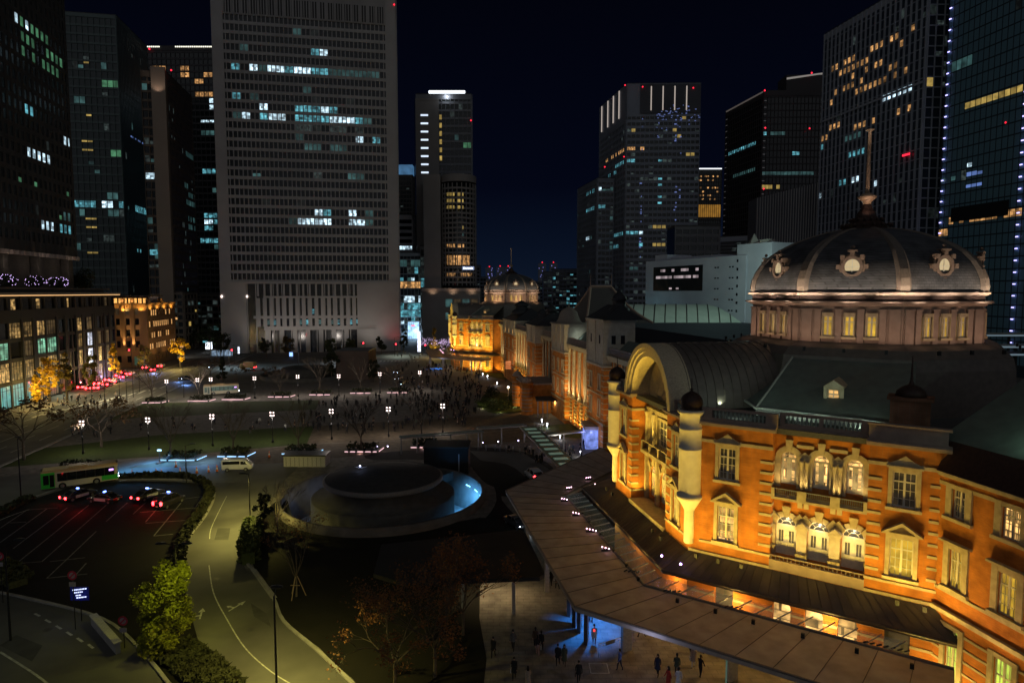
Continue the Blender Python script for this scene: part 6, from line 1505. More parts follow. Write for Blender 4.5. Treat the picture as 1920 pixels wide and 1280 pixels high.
oc=thing('outer_canopy','broad flat brown-grey angular canopy over the station forecourt','canopy',(L(31,0)[0],L(31,0)[1],0))
o_in=[L(19.3,23.4),L(28.2,15.2),L(28.0,-8.85),L(12.6,-20.2-3.9)]
o_out=[L(20.1,34.1),L(34.8,18.9),L(34.6,-10.9),L(17.1,-28.3)]
o_in=[L(16,27),L(28.2,15.2),L(28.0,-9.2),L(12.8,-24.2)]
o_out=[L(16,38),L(34.8,18.9),L(34.6,-11.2),L(17.2,-28.6)]
zc,zo=5.55,5.35
mb=MB()
for i in range(3):
    a,b,c,d=o_in[i],o_in[i+1],o_out[i+1],o_out[i]
    mb.face([v3(a,zc),v3(d,zo),v3(c,zo),v3(b,zc)]); mb.face([v3(a,zc-.4),v3(b,zc-.4),v3(c,zo-.4),v3(d,zo-.4)])
    mb.face([v3(d,zo),v3(c,zo),v3(c,zo-.4),v3(d,zo-.4)]); mb.face([v3(a,zc),v3(b,zc),v3(b,zc-.4),v3(a,zc-.4)])
mb.face([v3(o_in[3],zc),v3(o_out[3],zo),v3(o_out[3],zo-.4),v3(o_in[3],zc-.4)])
mb.m=1; seams(mb,o_in[0],o_in[1],o_out[0],o_out[1],9,.02,zc,zo); seams(mb,o_in[1],o_in[2],o_out[1],o_out[2],13,.02,zc,zo); seams(mb,o_in[2],o_in[3],o_out[2],o_out[3],10,.02,zc,zo)
mb.build('roof_sheet',[CANOPY_OUT,MATS['seam_brown']],oc)
mb=MB()
for i in range(3): mb.tube([v3(o_in[i],zc+.05),v3(o_in[i+1],zc+.05)],.12,6)
for i in range(3): mb.tube([v3(o_out[i],zo),v3(o_out[i+1],zo)],.09,6)
mb.build('edge_gutter',mat('gutter_grey',(.17,.14,.12),.5),oc)
# glass strip between the canopies, with fins
mb=MB(); gi=[L(26.4,14.2),L(26.35,-9.0),L(13.9,-21.4)]; go_=[L(28.1,15.0),L(27.95,-9.1),L(15.4,-21.6)]
for i in range(2): mb.face([v3(gi[i],6.0),v3(go_[i],5.5),v3(go_[i+1],5.5),v3(gi[i+1],6.0)])
mb.m=1
for i in range(2):
    n=(16,12)[i]
    for k in range(n+1):
        t=k/n; a=[gi[i][j]*(1-t)+gi[i+1][j]*t for j in (0,1)]; b=[go_[i][j]*(1-t)+go_[i+1][j]*t for j in (0,1)]
        mb.tube([v3(a,6.08),v3(b,5.6)],.06,4)
mb.build('glass_strip',[GT,mat('beam_pale',(.30,.29,.27),.5)],oc)
# little lamps standing on the roof edge
mb=MB(); LV=emit('pink_roof_light',(1,.55,.75),8,.1); mb2=MB()
def z5p(x,y): return (900+x/2.782,820+y/2.782)
for x,y,n in ((565,210,3),(465,262,3),(440,322,3),(500,395,3),(573,480,4),(655,577,3)):
    X,Y=G(*z5p(x,y),5.85)
    for k in range(n): mb.ball((X+(k-1)*.28+.0,Y+(k-1)*(-.22 if y>300 else .16),5.9),.065,6,4)
    mb2.box(X-.4,X+.4,Y-.06,Y+.06,5.6,5.78)
for x,y in ((600,245),(592,272)): X,Y=G(*z5p(x,y),6.9); mb.ball((X,Y,6.95),.08,6,4); mb2.box(X-.05,X+.05,Y-.05,Y+.05,6.5,6.9)
mb.build('edge_lamp',LV,oc,kind='stuff'); mb2.build('lamp_bracket',DARKMETAL,oc)
mb=MB(); 
for x,y in ((948,622),(1047,665)): X,Y=G(*z5p(x,y),7.6); mb.ball((X,Y,7.7),.10,6,4)
mb.build('edge_lamp',emit('violet_roof_light',(.6,.35,1),14,.1),ic)
mb=MB()
for x,y in ((750,700),(955,803),(1275,888),(1590,0)):
    if y==0: continue
    X,Y=G(*z5p(x,y),5.6)
    for k in range(4): mb.tube([(X+k*.35,Y-k*.08,5.65),(X+k*.35+.3,Y-k*.08,5.8)],.07,5)
X,Y=G(1618,1205,5.6); 
for k in range(7): mb.tube([(X+k*.36,Y-k*.2,5.66),(X+k*.36+.3,Y-k*.2-.1,5.8)],.07,5)
mb.build('floodlight_fixture',DARKMETAL,oc)
# supports
for px,py in ((1170,1219),(1367,1275)):
    x,y=G(px,py); mb=MB(); mb.cbox((x,y,2.6),(.42,.42,5.2),.2); mb.cbox((x+.45,y+.08,2.6),(.5,.12,5.2),.2); mb.build('column',PALEMETAL,oc)
for n_,u_ in ((33.5,12),(33.5,2.5),(20,-24)): x,y=L(n_,u_); mb=MB(); mb.cbox((x,y,2.6),(.4,.4,5.2),.2); mb.build('column',PALEMETAL,oc)
WB=emit('warm_ceiling_light',(1,.7,.35),3.0,0)
for n_,u_,pw,c in ((25.3,-7,360,(1,.55,.12)),(22,-12.5,420,(1,.58,.14)),(17,-17.5,420,(1,.6,.16)),(25.4,2,170,(1,.8,.5)),(25.4,9,140,(.7,1,.9))):
    x,y=L(n_,u_); point('ceiling_lamp',(x,y,4.9),pw,c,.2,parent=ic)
x,y=L(30.6,-4.8); spot('entrance_blue_lamp',(x,y,4.7),(x-.8,y-.6,0),5200,(.02,.24,1.0),88,.8,.2,parent=oc)
x,y=L(28.5,-6.0); point('ceiling_lamp',(x,y,4.7),70,(.55,.65,1.0),.2,parent=oc)
x,y=L(31,-16.5); point('ceiling_lamp',(x,y,4.2),110,(.55,.6,1.0),.2,parent=oc)
# dark sign slabs under the tip of the canopy
for i,(px,py) in enumerate(((1067,1152),(1077,1172),(1086,1182),(1099,1204))):
    x,y=G(px,py); o=MB(); o.cbox((x,y,1.9),(.30,.9,3.8),-.25); q=o.build('sign_slab',mat('slab_brown',(.07,.055,.045),.5)); tag(q,['first tall dark slab under the canopy edge, farthest from the camera','second tall dark slab under the canopy edge','third tall dark slab under the canopy edge','nearest tall dark slab, edged by the blue light'][i],'sign slab','dark slabs under the forecourt canopy')
for src,lb in ((ic,'dark inner canopy at the foot of the far orange pavilion'),(oc,'wide outer canopy of the far pavilion beside the crowd')):
    c=dup(snap(src)); c.location=src.location+off; c['label']=lb
# small bus-stop canopy with one post
sc_=thing('stop_canopy','flat black rounded canopy on a single post over the lit forecourt paving','canopy',(G(963,1149)[0],G(963,1149)[1],0))
Pz=5.0; pts=[G(885,1002,Pz),G(972,992,Pz),G(984,996,Pz),G(1019,1068,Pz),G(1021,1076,Pz),G(1012,1081,Pz),G(880,1086,Pz),G(760,1093,Pz),G(700,1075,Pz),G(715,1020,Pz)]
mb=MB(); mb.prism(list(reversed(pts)),Pz-.35,Pz); mb.build('roof',mat('black_roof',(.020,.019,.018),.6,(.012,.012,.011),.7),sc_)
mb=MB(); 
for px,py in ((963,1149),(868,1140)): x,y=G(px,py); mb.cbox((x,y,2.35),(.32,.32,4.7),.1)
mb.build('post',PALEMETAL,sc_)
x,y=G(900,1112); spot('stop_lamp',(x,y,4.6),(x+.3,y-.8,0),1100,(1,.72,.36),110,.9,.15,parent=sc_); x,y=G(968,1112); spot('stop_lamp',(x,y,4.6),(x,y-.8,0),950,(1,.70,.34),110,.9,.15,parent=sc_)
mb=MB(); mb.box(x-.3,x+.3,y-.3,y+.3,4.61,4.68); mb.build('ceiling_light',WB,sc_)
# glazed walkway shelters
GW=mat('frosted_walk_glass',(.20,.27,.21),.4,(.14,.19,.15),.5)
def walkway(label,a,b,w_,z,n,lamp=None,posts=True,seg_gap=False):
    ax,ay=a; bx,by=b; d=Vector((bx-ax,by-ay)); ln=d.length; d.normalize(); nn=(-d.y,d.x)
    t=thing('glass_walkway_roof',label,'walkway canopy',(ax,ay,0),group='glass walkway roofs on the forecourt'); T=FR(a,(d.x,d.y),nn)
    m=MB(); FB(m,T,0,ln,-w_/2,w_/2,z,z+.08); m.build('glass_roof',GW,t)
    m=MB(); FB(m,T,0,ln,-w_/2-.08,-w_/2,z-.08,z+.18); FB(m,T,0,ln,w_/2,w_/2+.08,z-.08,z+.18)
    for i in range(n+1): s=ln*i/n; FB(m,T,s-.07,s+.07,-w_/2,w_/2,z-.12,z-.01)
    m.build('edge_beam',PALEMETAL,t)
    if posts:
        m=MB(); 
        for i in range(n+1): s=min(ln-.2,max(.2,ln*i/n)); FB(m,T,s-.11,s+.11,-.11,.11,0,z-.1)
        m.build('post',PALEMETAL,t)
    if seg_gap:
        m=MB()
        for i in range(9): s=ln*(.06+i*.105); FB(m,T,s,s+1.3,-w_*.34,w_*.34,z+.085,z+.12)
        m.build('lit_panel',emit('walk_panel_light',(.40,.66,.50),.16,.3),t)
    return t
a=G(750,820,3.2); b=G(905,808,3.2); walkway('long thin glass walkway roof behind the black entrance box',a,b,1.6,3.2,5)
walkway('short glass walkway roof joining the thin one to the wide slanting one',G(895,803,3.4),G(985,797,3.4),1.6,3.4,2)
walkway('wide slanting glass walkway roof with lit panels leading to the forecourt canopy',G(990,800,3.4),G(1070,878,3.4),3.4,3.4,5,seg_gap=True,posts=False)
walkway('glass walkway roof running from the slanting one to the blue-lit entrance',G(1020,816,3.4),G(1093,808,3.4),1.4,3.4,2)
for px,py,pw in ((1060,852,120),(1100,838,160)): x,y=G(px,py); point('walk_lamp',(x,y,2.8),pw,(.9,.85,.7),.1,parent=oc)
# blue-lit side entrance of the station
x,y=G(1110,842); t=thing('side_entrance','small brown-roofed side entrance box with blue light beside the station wall','entrance',(x,y,0))
mb=MB(); mb.box(x-1.5,x+4.6,y-.2,y+6,3.8,4.4); mb.build('roof',CANOPY_OUT,t); mb=MB(); mb.box(x-1.2,x+1.2,y,y+5.5,0,3.8); mb.build('glass_wall',emit('blue_screen_light',(.25,.35,1),.8,0,blotch=.6,scale=.8),t)
mb=MB(); mb.box(x+1.2,x+4.3,y,y+5.5,0,3.8); mb.build('lit_wall',emit('pale_entrance_light',(.9,.8,.45),.35,0,blotch=.4,scale=.8),t); point('entrance_lamp',(x,y-1.5,3.0),120,(.35,.4,1),.1,parent=t)
# ground lights, glare posts and forecourt lawns
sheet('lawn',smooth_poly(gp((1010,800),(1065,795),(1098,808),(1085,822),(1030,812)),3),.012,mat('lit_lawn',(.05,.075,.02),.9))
sheet('lawn',smooth_poly(gp((900,755),(915,735),(960,740),(985,768),(950,775),(915,772)),3),.012,LAWN)
sheet('lawn',smooth_poly(gp((905,700),(925,695),(960,705),(945,712)),3),.012,LAWN)
# station side shelter with columns
x,y=G(1030,780); t=thing('porte_shelter','small flat-roofed shelter with slim lit columns at the foot of the station','shelter',(x,y,0))
mb=MB(); mb.box(x-3.3,x+5.6,y-2,y+3.5,4.0,4.4); mb.build('roof',CONC_D,t); mb=MB()
for dx in (-3,-1.8,-.7,2,5.2): mb.box(x+dx,x+dx+.25,y-1.8,y-1.55,0,4)
mb.build('column',PALEMETAL,t); point('shelter_lamp',(x+1,y,3.4),200,(1,.8,.45),.1,parent=t)
# ================================================================== PLAZA LAMPS
rr=random.Random(99)
pl=thing('plaza_lamp','x','street lamp'); m=MB(smooth=True); m.lathe([(.22,0),(.22,.5),(.12,.6),(.09,.9),(.07,5.3),(.1,5.4)],(0,0,0),10); m.lathe([(.16,2.6),(.16,3.4)],(0,0,0),8)
m.tube([(-.55,0,5.5),(0,0,5.35),(.55,0,5.5)],.05,5); m.tube([(0,-.55,5.5),(0,0,5.35),(0,.55,5.5)],.05,5); m.build('post',DARKMETAL,pl)
GLB=emit('globe_lamp_light',(1.0,.80,.74),3.4,.05,sample=False)
for a,b in ((-.3,5.52),(.3,5.52),(-.3,6.12),(.3,6.12)): m=MB(smooth=True); m.ball((a,0,b),.17,10,6); m.build('lamp_globe',GLB,pl)
point('lamp_light',(0,0,4.9),950,(1,.86,.76),.25,parent=pl)
T_=snap(pl); first=[]
heads=[((153,793),'near-row plaza lamp with clustered white globes, first from the left by the brown tree'),((277,787),'near-row plaza lamp, second from the left, over the dark path'),((397,781),'near-row plaza lamp above the white van'),((510,776),'near-row plaza lamp at the right part of the long lawn'),((621,771),'near-row plaza lamp just past the end of the lawn'),((728,767),'near-row plaza lamp between two bare trees'),((830,761),'near-row plaza lamp nearest the station shrubs'),
 ((312,715),'far-row plaza lamp beside the lit boulevard kerb'),((370,712),'far-row plaza lamp with two cool globes beside the far bus'),((395,711),'far-row plaza lamp directly over the far bus front'),((477,709),'far-row plaza lamp left of the dark oval enclosure'),((558,706),'far-row plaza lamp in front of the dark oval enclosure'),((635,705),'far-row plaza lamp below the brown box building'),((712,701),'far-row plaza lamp right of the brown box building'),((787,698),'far-row plaza lamp farthest right amid the crowd')]
for i,((px,py),lb) in enumerate(heads):
    x,y=G(px,py,5.8); o=put(T_,first,(x,y,0),0,lb,'globe lamps on the plaza')
# slim dark street lamps
def slim_lamp(label,px,py,h,arms,rz=0,lit=None,power=0,col=(1,.85,.35)):
    x,y=G(px,py); t=thing('street_lamp',label,'street lamp',(x,y,0),group='slim street lamps'); m=MB()
    m.tube([(x,y,0),(x,y,h)],[.10,.06],8)
    for a,L_ in arms:
        ex,ey=x+math.cos(a)*L_,y+math.sin(a)*L_; m.tube([(x,y,h-.1),(ex,ey,h+.05)],.04,5)
    m.build('post',DARKMETAL,t)
    for a,L_ in arms:
        ex,ey=x+math.cos(a)*L_,y+math.sin(a)*L_; m=MB(smooth=True); m.ball((ex+math.cos(a)*.35,ey+math.sin(a)*.35,h+.05),(.5,.28,.10),12,6); m.build('lamp_head',DARKMETAL,t)
        if power: spot('lamp_light',(ex+math.cos(a)*.35,ey+math.sin(a)*.35,h-.12),(ex+math.cos(a)*1.2,ey+math.sin(a)*1.2,0),power,col,150,.7,.15,parent=t)
    return t
YG=(1.0,.84,.19)
slim_lamp('slim lamp post with a short arm beside the curving yellow-lit drive',470,1000,7.6,[(math.pi*.98,.5)],power=7500,col=YG)
slim_lamp('double-headed lamp post standing in front of the yellow-green lit tree',335,1190,8.2,[(math.pi*.98,.9),(.1,.6)],power=420,col=(.95,.88,.12))
x,y=G(350,1062,8.0)
x0_,y0_=G(312,1222); spot('tree_lamp',(x+.2,y-.9,8.0),(x0_,y0_,4.2),620,(.85,.88,.10),105,.6,.2,parent=bpy.data.objects['street_lamp.001'])
slim_lamp('dark lamp post at the head of the parking island beside the hedge',350,905,6.0,[(1.0,.9)],power=120,col=(.7,.8,.6))
slim_lamp('dark lamp post at the left edge by the near end of the green bus',40,940,9.2,[(2.2,.7)],power=380,col=(.7,.78,.5))
for i,(px,py,h) in enumerate(((197,757,8),(225,752,8),(238,752,7.5),(250,745,8),(262,735,8),(345,745,9))):
    slim_lamp(['thin pole on the boulevard median, first from the left','thin pole on the boulevard median, second from the left','hooked lamp pole on the boulevard median','thin pole on the boulevard median, fourth from the left','thin pole on the boulevard median before the bare tree','tall thin pole between the bare trees beside the crossing'][i],px,py,h,[(2.8,1.2)] ,power=(3200 if i in(0,3) else 1500),col=(1,.82,.5))
for i,(px,py,pw,c) in enumerate(((560,690,9000,(.6,.8,1)),(128,700,2600,(1,.75,.4)),(300,672,5200,(1,.9,.75)),(430,690,6500,(.6,.85,1)),(640,680,8000,(.75,.85,.95)),(740,668,7000,(.8,.95,.8)))):  # first post is added to brighten the bluish road
    slim_lamp(['added lamp brightening the road behind the dark oval enclosure','pavement lamp in front of the black framed podium','pavement lamp by the corner of the brown stone building','lamp at the crossing before the grey tower','lamp behind the brown box building','lamp on the far road by the glowing entrance'][i],px,py,9,[(.2,1.5)],power=pw,col=c)
x,y=G(460,888,7.5); q=G(425,905); spot('lamp_light',(x,y+.6,7.3),(q[0],q[1],0),11000,YG,80,.9,.2,parent=bpy.data.objects['street_lamp'])
# drive fill from the two lamps further down the drive, out of the picture
slim_lamp('lamp post on the drive just past the lower picture edge',520,1330,8.5,[(1.8,1.0)],power=7500,col=YG)
slim_lamp('lamp post beyond the lower left picture corner by the service road',20,1200,8.5,[(1.2,.8)],power=170,col=(.7,.75,.5))
# ------------------------------------------------------------------ planters with lit benches
PK=emit('pink_bench_light',(1,.62,.66),1.3,.1); BC=emit('blue_bench_light',(.35,.65,1),1.6,.1)
SHR=mat('shrub_leaf',(.030,.036,.016),.85,(.015,.018,.009),5)
def planter(label,px,py,w_,blue=False,side=True):
    x,y=G(px,py); t=thing('planter_bench',label,'planter bench',(x,y,0),group='lit planter benches round the plaza trees')
    m=MB(); m.box(x-w_/2,x+w_/2,y,y+3.2,0,.42); m.build('planter_wall',CONC_D,t)
    m=MB(); m.box(x-w_/2-.1,x+w_/2+.1,y-.55,y-.02,.38,.46); 
    if side: m.cbox((x+w_/2+.35,y+1.1,.42),(.5,3.0,.08),-.12)
    m.build('bench_seat',mat('bench_wood',(.20,.14,.09),.7),t)
    m=MB(); m.box(x-w_/2,x+w_/2,y-.42,y-.36,.16,.34); 
    if side: m.cbox((x+w_/2+.62,y+1.1,.30),(.06,2.9,.16),-.12)
    m.build('light_strip',BC if blue else PK,t)
    point('bench_lamp',(x,y-.9,.3),26,(.4,.7,1) if blue else (1,.6,.6),.1,parent=t)
    m=MB(); r=random.Random(px)
    for _ in range(240):
        c=Vector((x+r.uniform(-.46,.46)*w_,y+r.uniform(.2,3),r.uniform(.4,1.25))); s=r.uniform(.12,.28); a=r.uniform(0,6.28)
        m.add([(c.x-s*math.cos(a),c.y-s*math.sin(a),c.z),(c.x+s*math.cos(a),c.y+s*math.sin(a),c.z+.05),(c.x+s*math.cos(a)*.5,c.y+s*math.sin(a),c.z+s*1.5),(c.x-s*math.cos(a)*.7,c.y,c.z+s*1.3)],[(0,1,2,3)])
    m.build('shrubs',SHR,t); return t
for i,(px,py,w_,b) in enumerate(((140,884,7,0),(335,864,6,1),(435,857,5,1),(560,852,6,1),(677,848,6,0),(795,840,5,0),(285,756,5,0),(372,753,5.5,0),(437,750,6,0),(523,745,6,0),(600,741,6,0),(676,738,6,0),(745,737,6,0))):
    planter(['lit planter bench behind the green bus','blue-lit planter bench left of the white van','blue-lit planter bench directly behind the white van','planter bench behind the white vent house','pink-lit planter bench behind the ramp lid with seated people','pink-lit planter bench by the thin glass walkway','far planter bench nearest the boulevard','far planter bench in front of the cream bus','far planter bench third from the boulevard','far planter bench fourth from the boulevard','far planter bench below the brown box building','far planter bench right of the brown box building','far planter bench by the parked cars with headlights'][i],px,py,w_,bool(b),side=(i<10))
for px,py,pw in ((280,880,150),(330,876,190),(395,868,100)): x,y=G(px,py); 
bl_=thing('pool_light_stand','low blue-white light stand added for the blue pool behind the cones','light stand',(G(300,868)[0],G(300,868)[1],0)); x,y=G(300,868)  # blue lights added to make the blue pool on the road
m=MB(); m.tube([(x,y,0),(x,y,2.3)],.05,6); m.box(x-.5,x+.5,y-.5,y+.5,0,.12); m.build('stand',DARKMETAL,bl_); m=MB(); m.box(x-.35,x+.35,y-.12,y,2.2,2.45); m.build('lamp_panel',emit('blue_panel',(.4,.7,1),3,0),bl_)
spot('road_pool_light',(x,y-.5,3.4),(x,y-1.5,0),3600,(.12,.45,1.0),150,.8,.2,parent=bl_)
x,y=G(385,866); spot('road_pool_light',(x,y,3.2),(x,y-.6,0),1800,(.2,.5,1.0),150,.8,.2,parent=bl_); x,y=G(235,884); spot('road_pool_light',(x,y,2.6),(x,y-.6,0),900,(.12,.5,1.0),150,.8,.2,parent=bl_)
# ------------------------------------------------------------------ trees
BARK=mat('bark',(.085,.068,.052),.9,(.05,.04,.03),6); BARK_P=mat('pale_bark',(.20,.17,.13),.85,(.12,.10,.08),5)
def branch(m,r,p,d,L_,rad,depth,spread,tips,up=.25):
    n=3; pts=[p]; q=p.copy(); dd=d.copy()
    for i in range(n):
        dd=(dd+Vector((r.uniform(-1,1),r.uniform(-1,1),r.uniform(-.3,1)*up))*.16).normalized(); q=q+dd*L_/n; pts.append(q.copy())
    m.tube(pts,[rad*(1-.5*i/n) for i in range(n+1)],5 if depth>2 else 3)
    if depth==0: tips.append(q); return
    k=r.choice((2,3,3)) if depth>1 else r.choice((3,4))
    for i in range(k):
        a=r.uniform(0,6.28); perp=dd.orthogonal().normalized(); perp.rotate(Matrix.Rotation(a,3,dd) if False else __import__('mathutils').Quaternion(dd,a))
        nd=(dd+perp*spread*r.uniform(.5,1.2)).normalized(); branch(m,r,pts[r.choice((2,3))] if i else q,nd,L_*r.uniform(.62,.82),rad*.62,depth-1,spread,tips,up)
def leafquads(m,r,c,R_,n,s):
    for _ in range(n):
        p=Vector((r.gauss(0,1),r.gauss(0,1),r.gauss(0,1))).normalized()*R_*r.random()**.4
        u=Vector((r.uniform(-1,1),r.uniform(-1,1),r.uniform(-.5,.5))).normalized()*s*r.uniform(.6,1.3); v_=Vector((r.uniform(-1,1),r.uniform(-1,1),r.uniform(-.3,1))).normalized()*s*r.uniform(.6,1.3)
        p=p+Vector(c); m.add([tuple(p-u),tuple(p-v_*.6),tuple(p+u),tuple(p+v_)],[(0,1,2,3)])
def bare_tree(name,label,H,seed,leaves=0,leafmat=None,spread=.55,depth=4,bark=None,rad=.18,ls=.13,trunk=.28):
    r=random.Random(seed); t=thing(name,label,'tree'); m=MB(); tips=[]
    m.tube([(0,0,0),(.05,0,H*trunk*.5),(0,.05,H*trunk)],[rad*1.25,rad,rad*.85],7)
    for i in range(5):
        a=i*1.26+r.uniform(-.3,.3); branch(m,r,Vector((0,.05,H*trunk*r.uniform(.85,1))),Vector((math.cos(a)*spread,math.sin(a)*spread,1)).normalized(),H*.30,rad*.6,depth,spread*.75,tips)
    m.build('trunk',bark or BARK,t)
    if leaves:
        m=MB()
        for p in tips: leafquads(m,r,p,.55,leaves,ls)
        m.build('crown',leafmat,t)
    return t
bt1=snap(bare_tree('bare_tree','x',10,3,depth=4)); bt2=snap(bare_tree('bare_tree','x',9,8,depth=4,spread=.45)); f1=[]; f2=[]
spots=[(677,846,0,1.0,'bare fan-shaped tree in the pink-lit bench right behind the ramp lid'),(790,822,1,1.05,'bare tree standing right of the near-row lamp in the crowd'),(560,848,0,.95,'bare tree behind the white vent house'),(438,852,1,1.0,'bare tree behind the white van'),(320,862,0,1.05,'bare tree behind the blue-lit light stand'),(285,752,1,1.1,'bare rounded tree beside the boulevard kerb'),(372,748,0,1.0,'bare tree left of the cream bus'),(525,740,1,.8,'small bare tree before the dark oval enclosure'),(600,738,0,1.1,'tall bare tree left of the brown box building'),(676,735,1,1.1,'bare tree in front of the brown box building'),(745,735,0,.9,'bare tree behind the parked cars with headlights'),(850,690,1,.8,'small bare tree deep in the crowd')]
for i,(px,py,k,s,lb) in enumerate(spots):
    x,y=G(px,py); put((bt1,bt2)[k],(f1,f2)[k],(x,y,0),i*1.3,lb,'bare trees of the plaza',s)
BRL=mat('brown_leaf',(.11,.062,.022),.8,(.06,.032,.012),6)
lt1=snap(bare_tree('leafy_tree','x',9.5,21,leaves=7,leafmat=BRL,spread=.8,depth=3,ls=.22)); f3=[]
for px,py,s,lb in ((190,838,1.1,'broad brown-leaved tree by the first plaza lamp'),(45,862,1.3,'large brown-leaved tree at the left edge behind the bus'),(395,705,.75,'russet tree behind the far plaza lamps near the yellow truck'),(445,715,.6,'small russet tree left of the dark oval enclosure'),(505,715,.6,'small russet tree at the rim of the oval enclosure')):
    x,y=G(px,py); put(lt1,f3,(x,y,0),px*.1,lb,'brown leaved trees',s)
# foreground sparse trees, rising in front of the canopies
ORL=mat('russet_leaf',(.20,.085,.024),.75,(.11,.042,.012),7)
def fg(label,px,py,H,seed,leaves,lm,bark,**k):
    x,y=G(px,py); t=bare_tree('garden_tree',label,H,seed,leaves,lm,bark=bark,**k); t.location=(x,y,0); return t
fg('thin bare orange-brown tree with russet leaves in front of the stop canopy',815,1268,8.8,31,3,ORL,BARK,depth=5,spread=.65,ls=.10,rad=.13)
fg('dark russet tree in the middle of the black planting ground',740,1290,7.0,33,5,ORL,BARK,depth=4,spread=.8,ls=.12,rad=.13)
fg('russet-leaved tree beside the post of the stop canopy',868,1190,7.5,35,4,ORL,BARK,depth=4,spread=.6,ls=.11,rad=.12)
fg('small bare tree with pale uplit trunk left of the ramp rotunda',520,1000,6.5,37,0,None,BARK_P,depth=4,spread=.5,rad=.11)
x,y=G(521,1003); tl=thing('tree_uplight','small warm ground spotlight at the foot of the pale-trunked bare tree','uplight',(x,y,0)); m=MB(); m.box(x-.1,x+.1,y-.5,y-.3,0,.25); m.build('housing',DARKMETAL,tl); spot('lamp',(x,y-.35,.3),(x,y,3),60,(1,.72,.42),60,.7,.05,parent=tl)
fg('staked young bare tree in the dark planting ground beside the drive',556,1118,7.4,39,2,ORL,BARK,depth=4,spread=.4,rad=.09,ls=.09)
x,y=G(556,1118); ts=thing('tree_stakes','three wooden stakes propping the young tree beside the drive','tree stakes',(x,y,0)); m=MB()
for a in (0.3,2.4,4.5): m.tube([(x+math.cos(a)*.9,y+math.sin(a)*.9,0),(x+math.cos(a)*.12,y+math.sin(a)*.12,2.1)],.045,5)
m.tube([(x-.45,y-.3,1.3),(x+.45,y-.3,1.3)],.04,5); m.build('stake',mat('stake_wood',(.22,.16,.10),.8),ts)
def clump_tree(name,label,px,py,H,Rw,n,m_,seed,layers=None,s=.2,shape='round',trunk=BARK,base=.25,group=None):
    x,y=G(px,py); t=thing(name,label,'tree',(x,y,0),group=group); r=random.Random(seed)
    m=MB(); m.tube([(x,y,0),(x,y,H*.5),(x+.1,y,H*.85)],[.2*H/8,.13*H/8,.05],7)
    for k in range(7): a=k*.9; z=H*(base+.08*k); m.tube([(x,y,z),(x+math.cos(a)*Rw*.6,y+math.sin(a)*Rw*.6,z+H*.1)],[.07*H/8,.02],4)
    m.build('trunk',trunk,t); m=MB()
    nc=layers or 26
    for k in range(nc):
        h=base+(1-base)*r.random(); 
        rad=Rw*((1-((h-base)/(1-base)-.45)**2*1.9)**.5 if shape=='round' and abs((h-base)/(1-base)-.45)<.7 else max(.12,1.05-(h-base)/(1-base)))
        a=r.uniform(0,6.28); q=r.random()**.5*.85; c=(x+math.cos(a)*rad*q,y+math.sin(a)*rad*q,H*h)
        leafquads(m,r,c,Rw*.30*r.uniform(.6,1.15) if shape=='round' else Rw*.24,n//nc,s)
    m.build('crown',m_,t); return t
YGL=mat('yellow_green_leaf',(.16,.17,.014),.7,(.11,.115,.010),5)
clump_tree('lit_tree','bushy yellow-green tree lit by the double-headed lamp beside the drive',312,1222,7.2,2.5,11000,YGL,41,layers=60,s=.14,base=.12)
clump_tree('dark_tree','black cloud-pruned evergreen beside the drive left of the rotunda',495,1010,5.6,1.25,2200,mat('black_leaf',(.016,.020,.010),.8),43,s=.16)
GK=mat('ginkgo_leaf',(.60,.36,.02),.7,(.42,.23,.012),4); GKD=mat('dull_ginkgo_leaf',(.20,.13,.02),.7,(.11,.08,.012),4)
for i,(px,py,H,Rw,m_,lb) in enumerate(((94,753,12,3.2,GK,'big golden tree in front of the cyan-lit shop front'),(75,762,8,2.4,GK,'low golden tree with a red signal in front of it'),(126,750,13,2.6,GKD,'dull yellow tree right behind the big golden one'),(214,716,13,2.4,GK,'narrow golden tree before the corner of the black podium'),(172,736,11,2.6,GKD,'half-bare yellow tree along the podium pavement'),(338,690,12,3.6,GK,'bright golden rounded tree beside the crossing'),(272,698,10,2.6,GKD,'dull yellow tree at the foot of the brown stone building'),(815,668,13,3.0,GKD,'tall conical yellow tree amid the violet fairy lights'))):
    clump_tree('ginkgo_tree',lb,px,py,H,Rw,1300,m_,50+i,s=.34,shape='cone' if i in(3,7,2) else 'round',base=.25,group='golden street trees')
    x,y=G(px,py); point('tree_fill_light',(x+1.5,y-Rw-2.2,5),(2600,2200,400,2600,300,4200,900,2600)[i],(1,.72,.22),.3,parent=bpy.data.objects['street_lamp.004'])  # lights added in front of each golden crown to brighten it
GRL=mat('green_leaf',(.055,.075,.018),.8,(.03,.042,.012),4); DGL=mat('dark_green_leaf',(.026,.034,.014),.85,(.014,.018,.008),4)
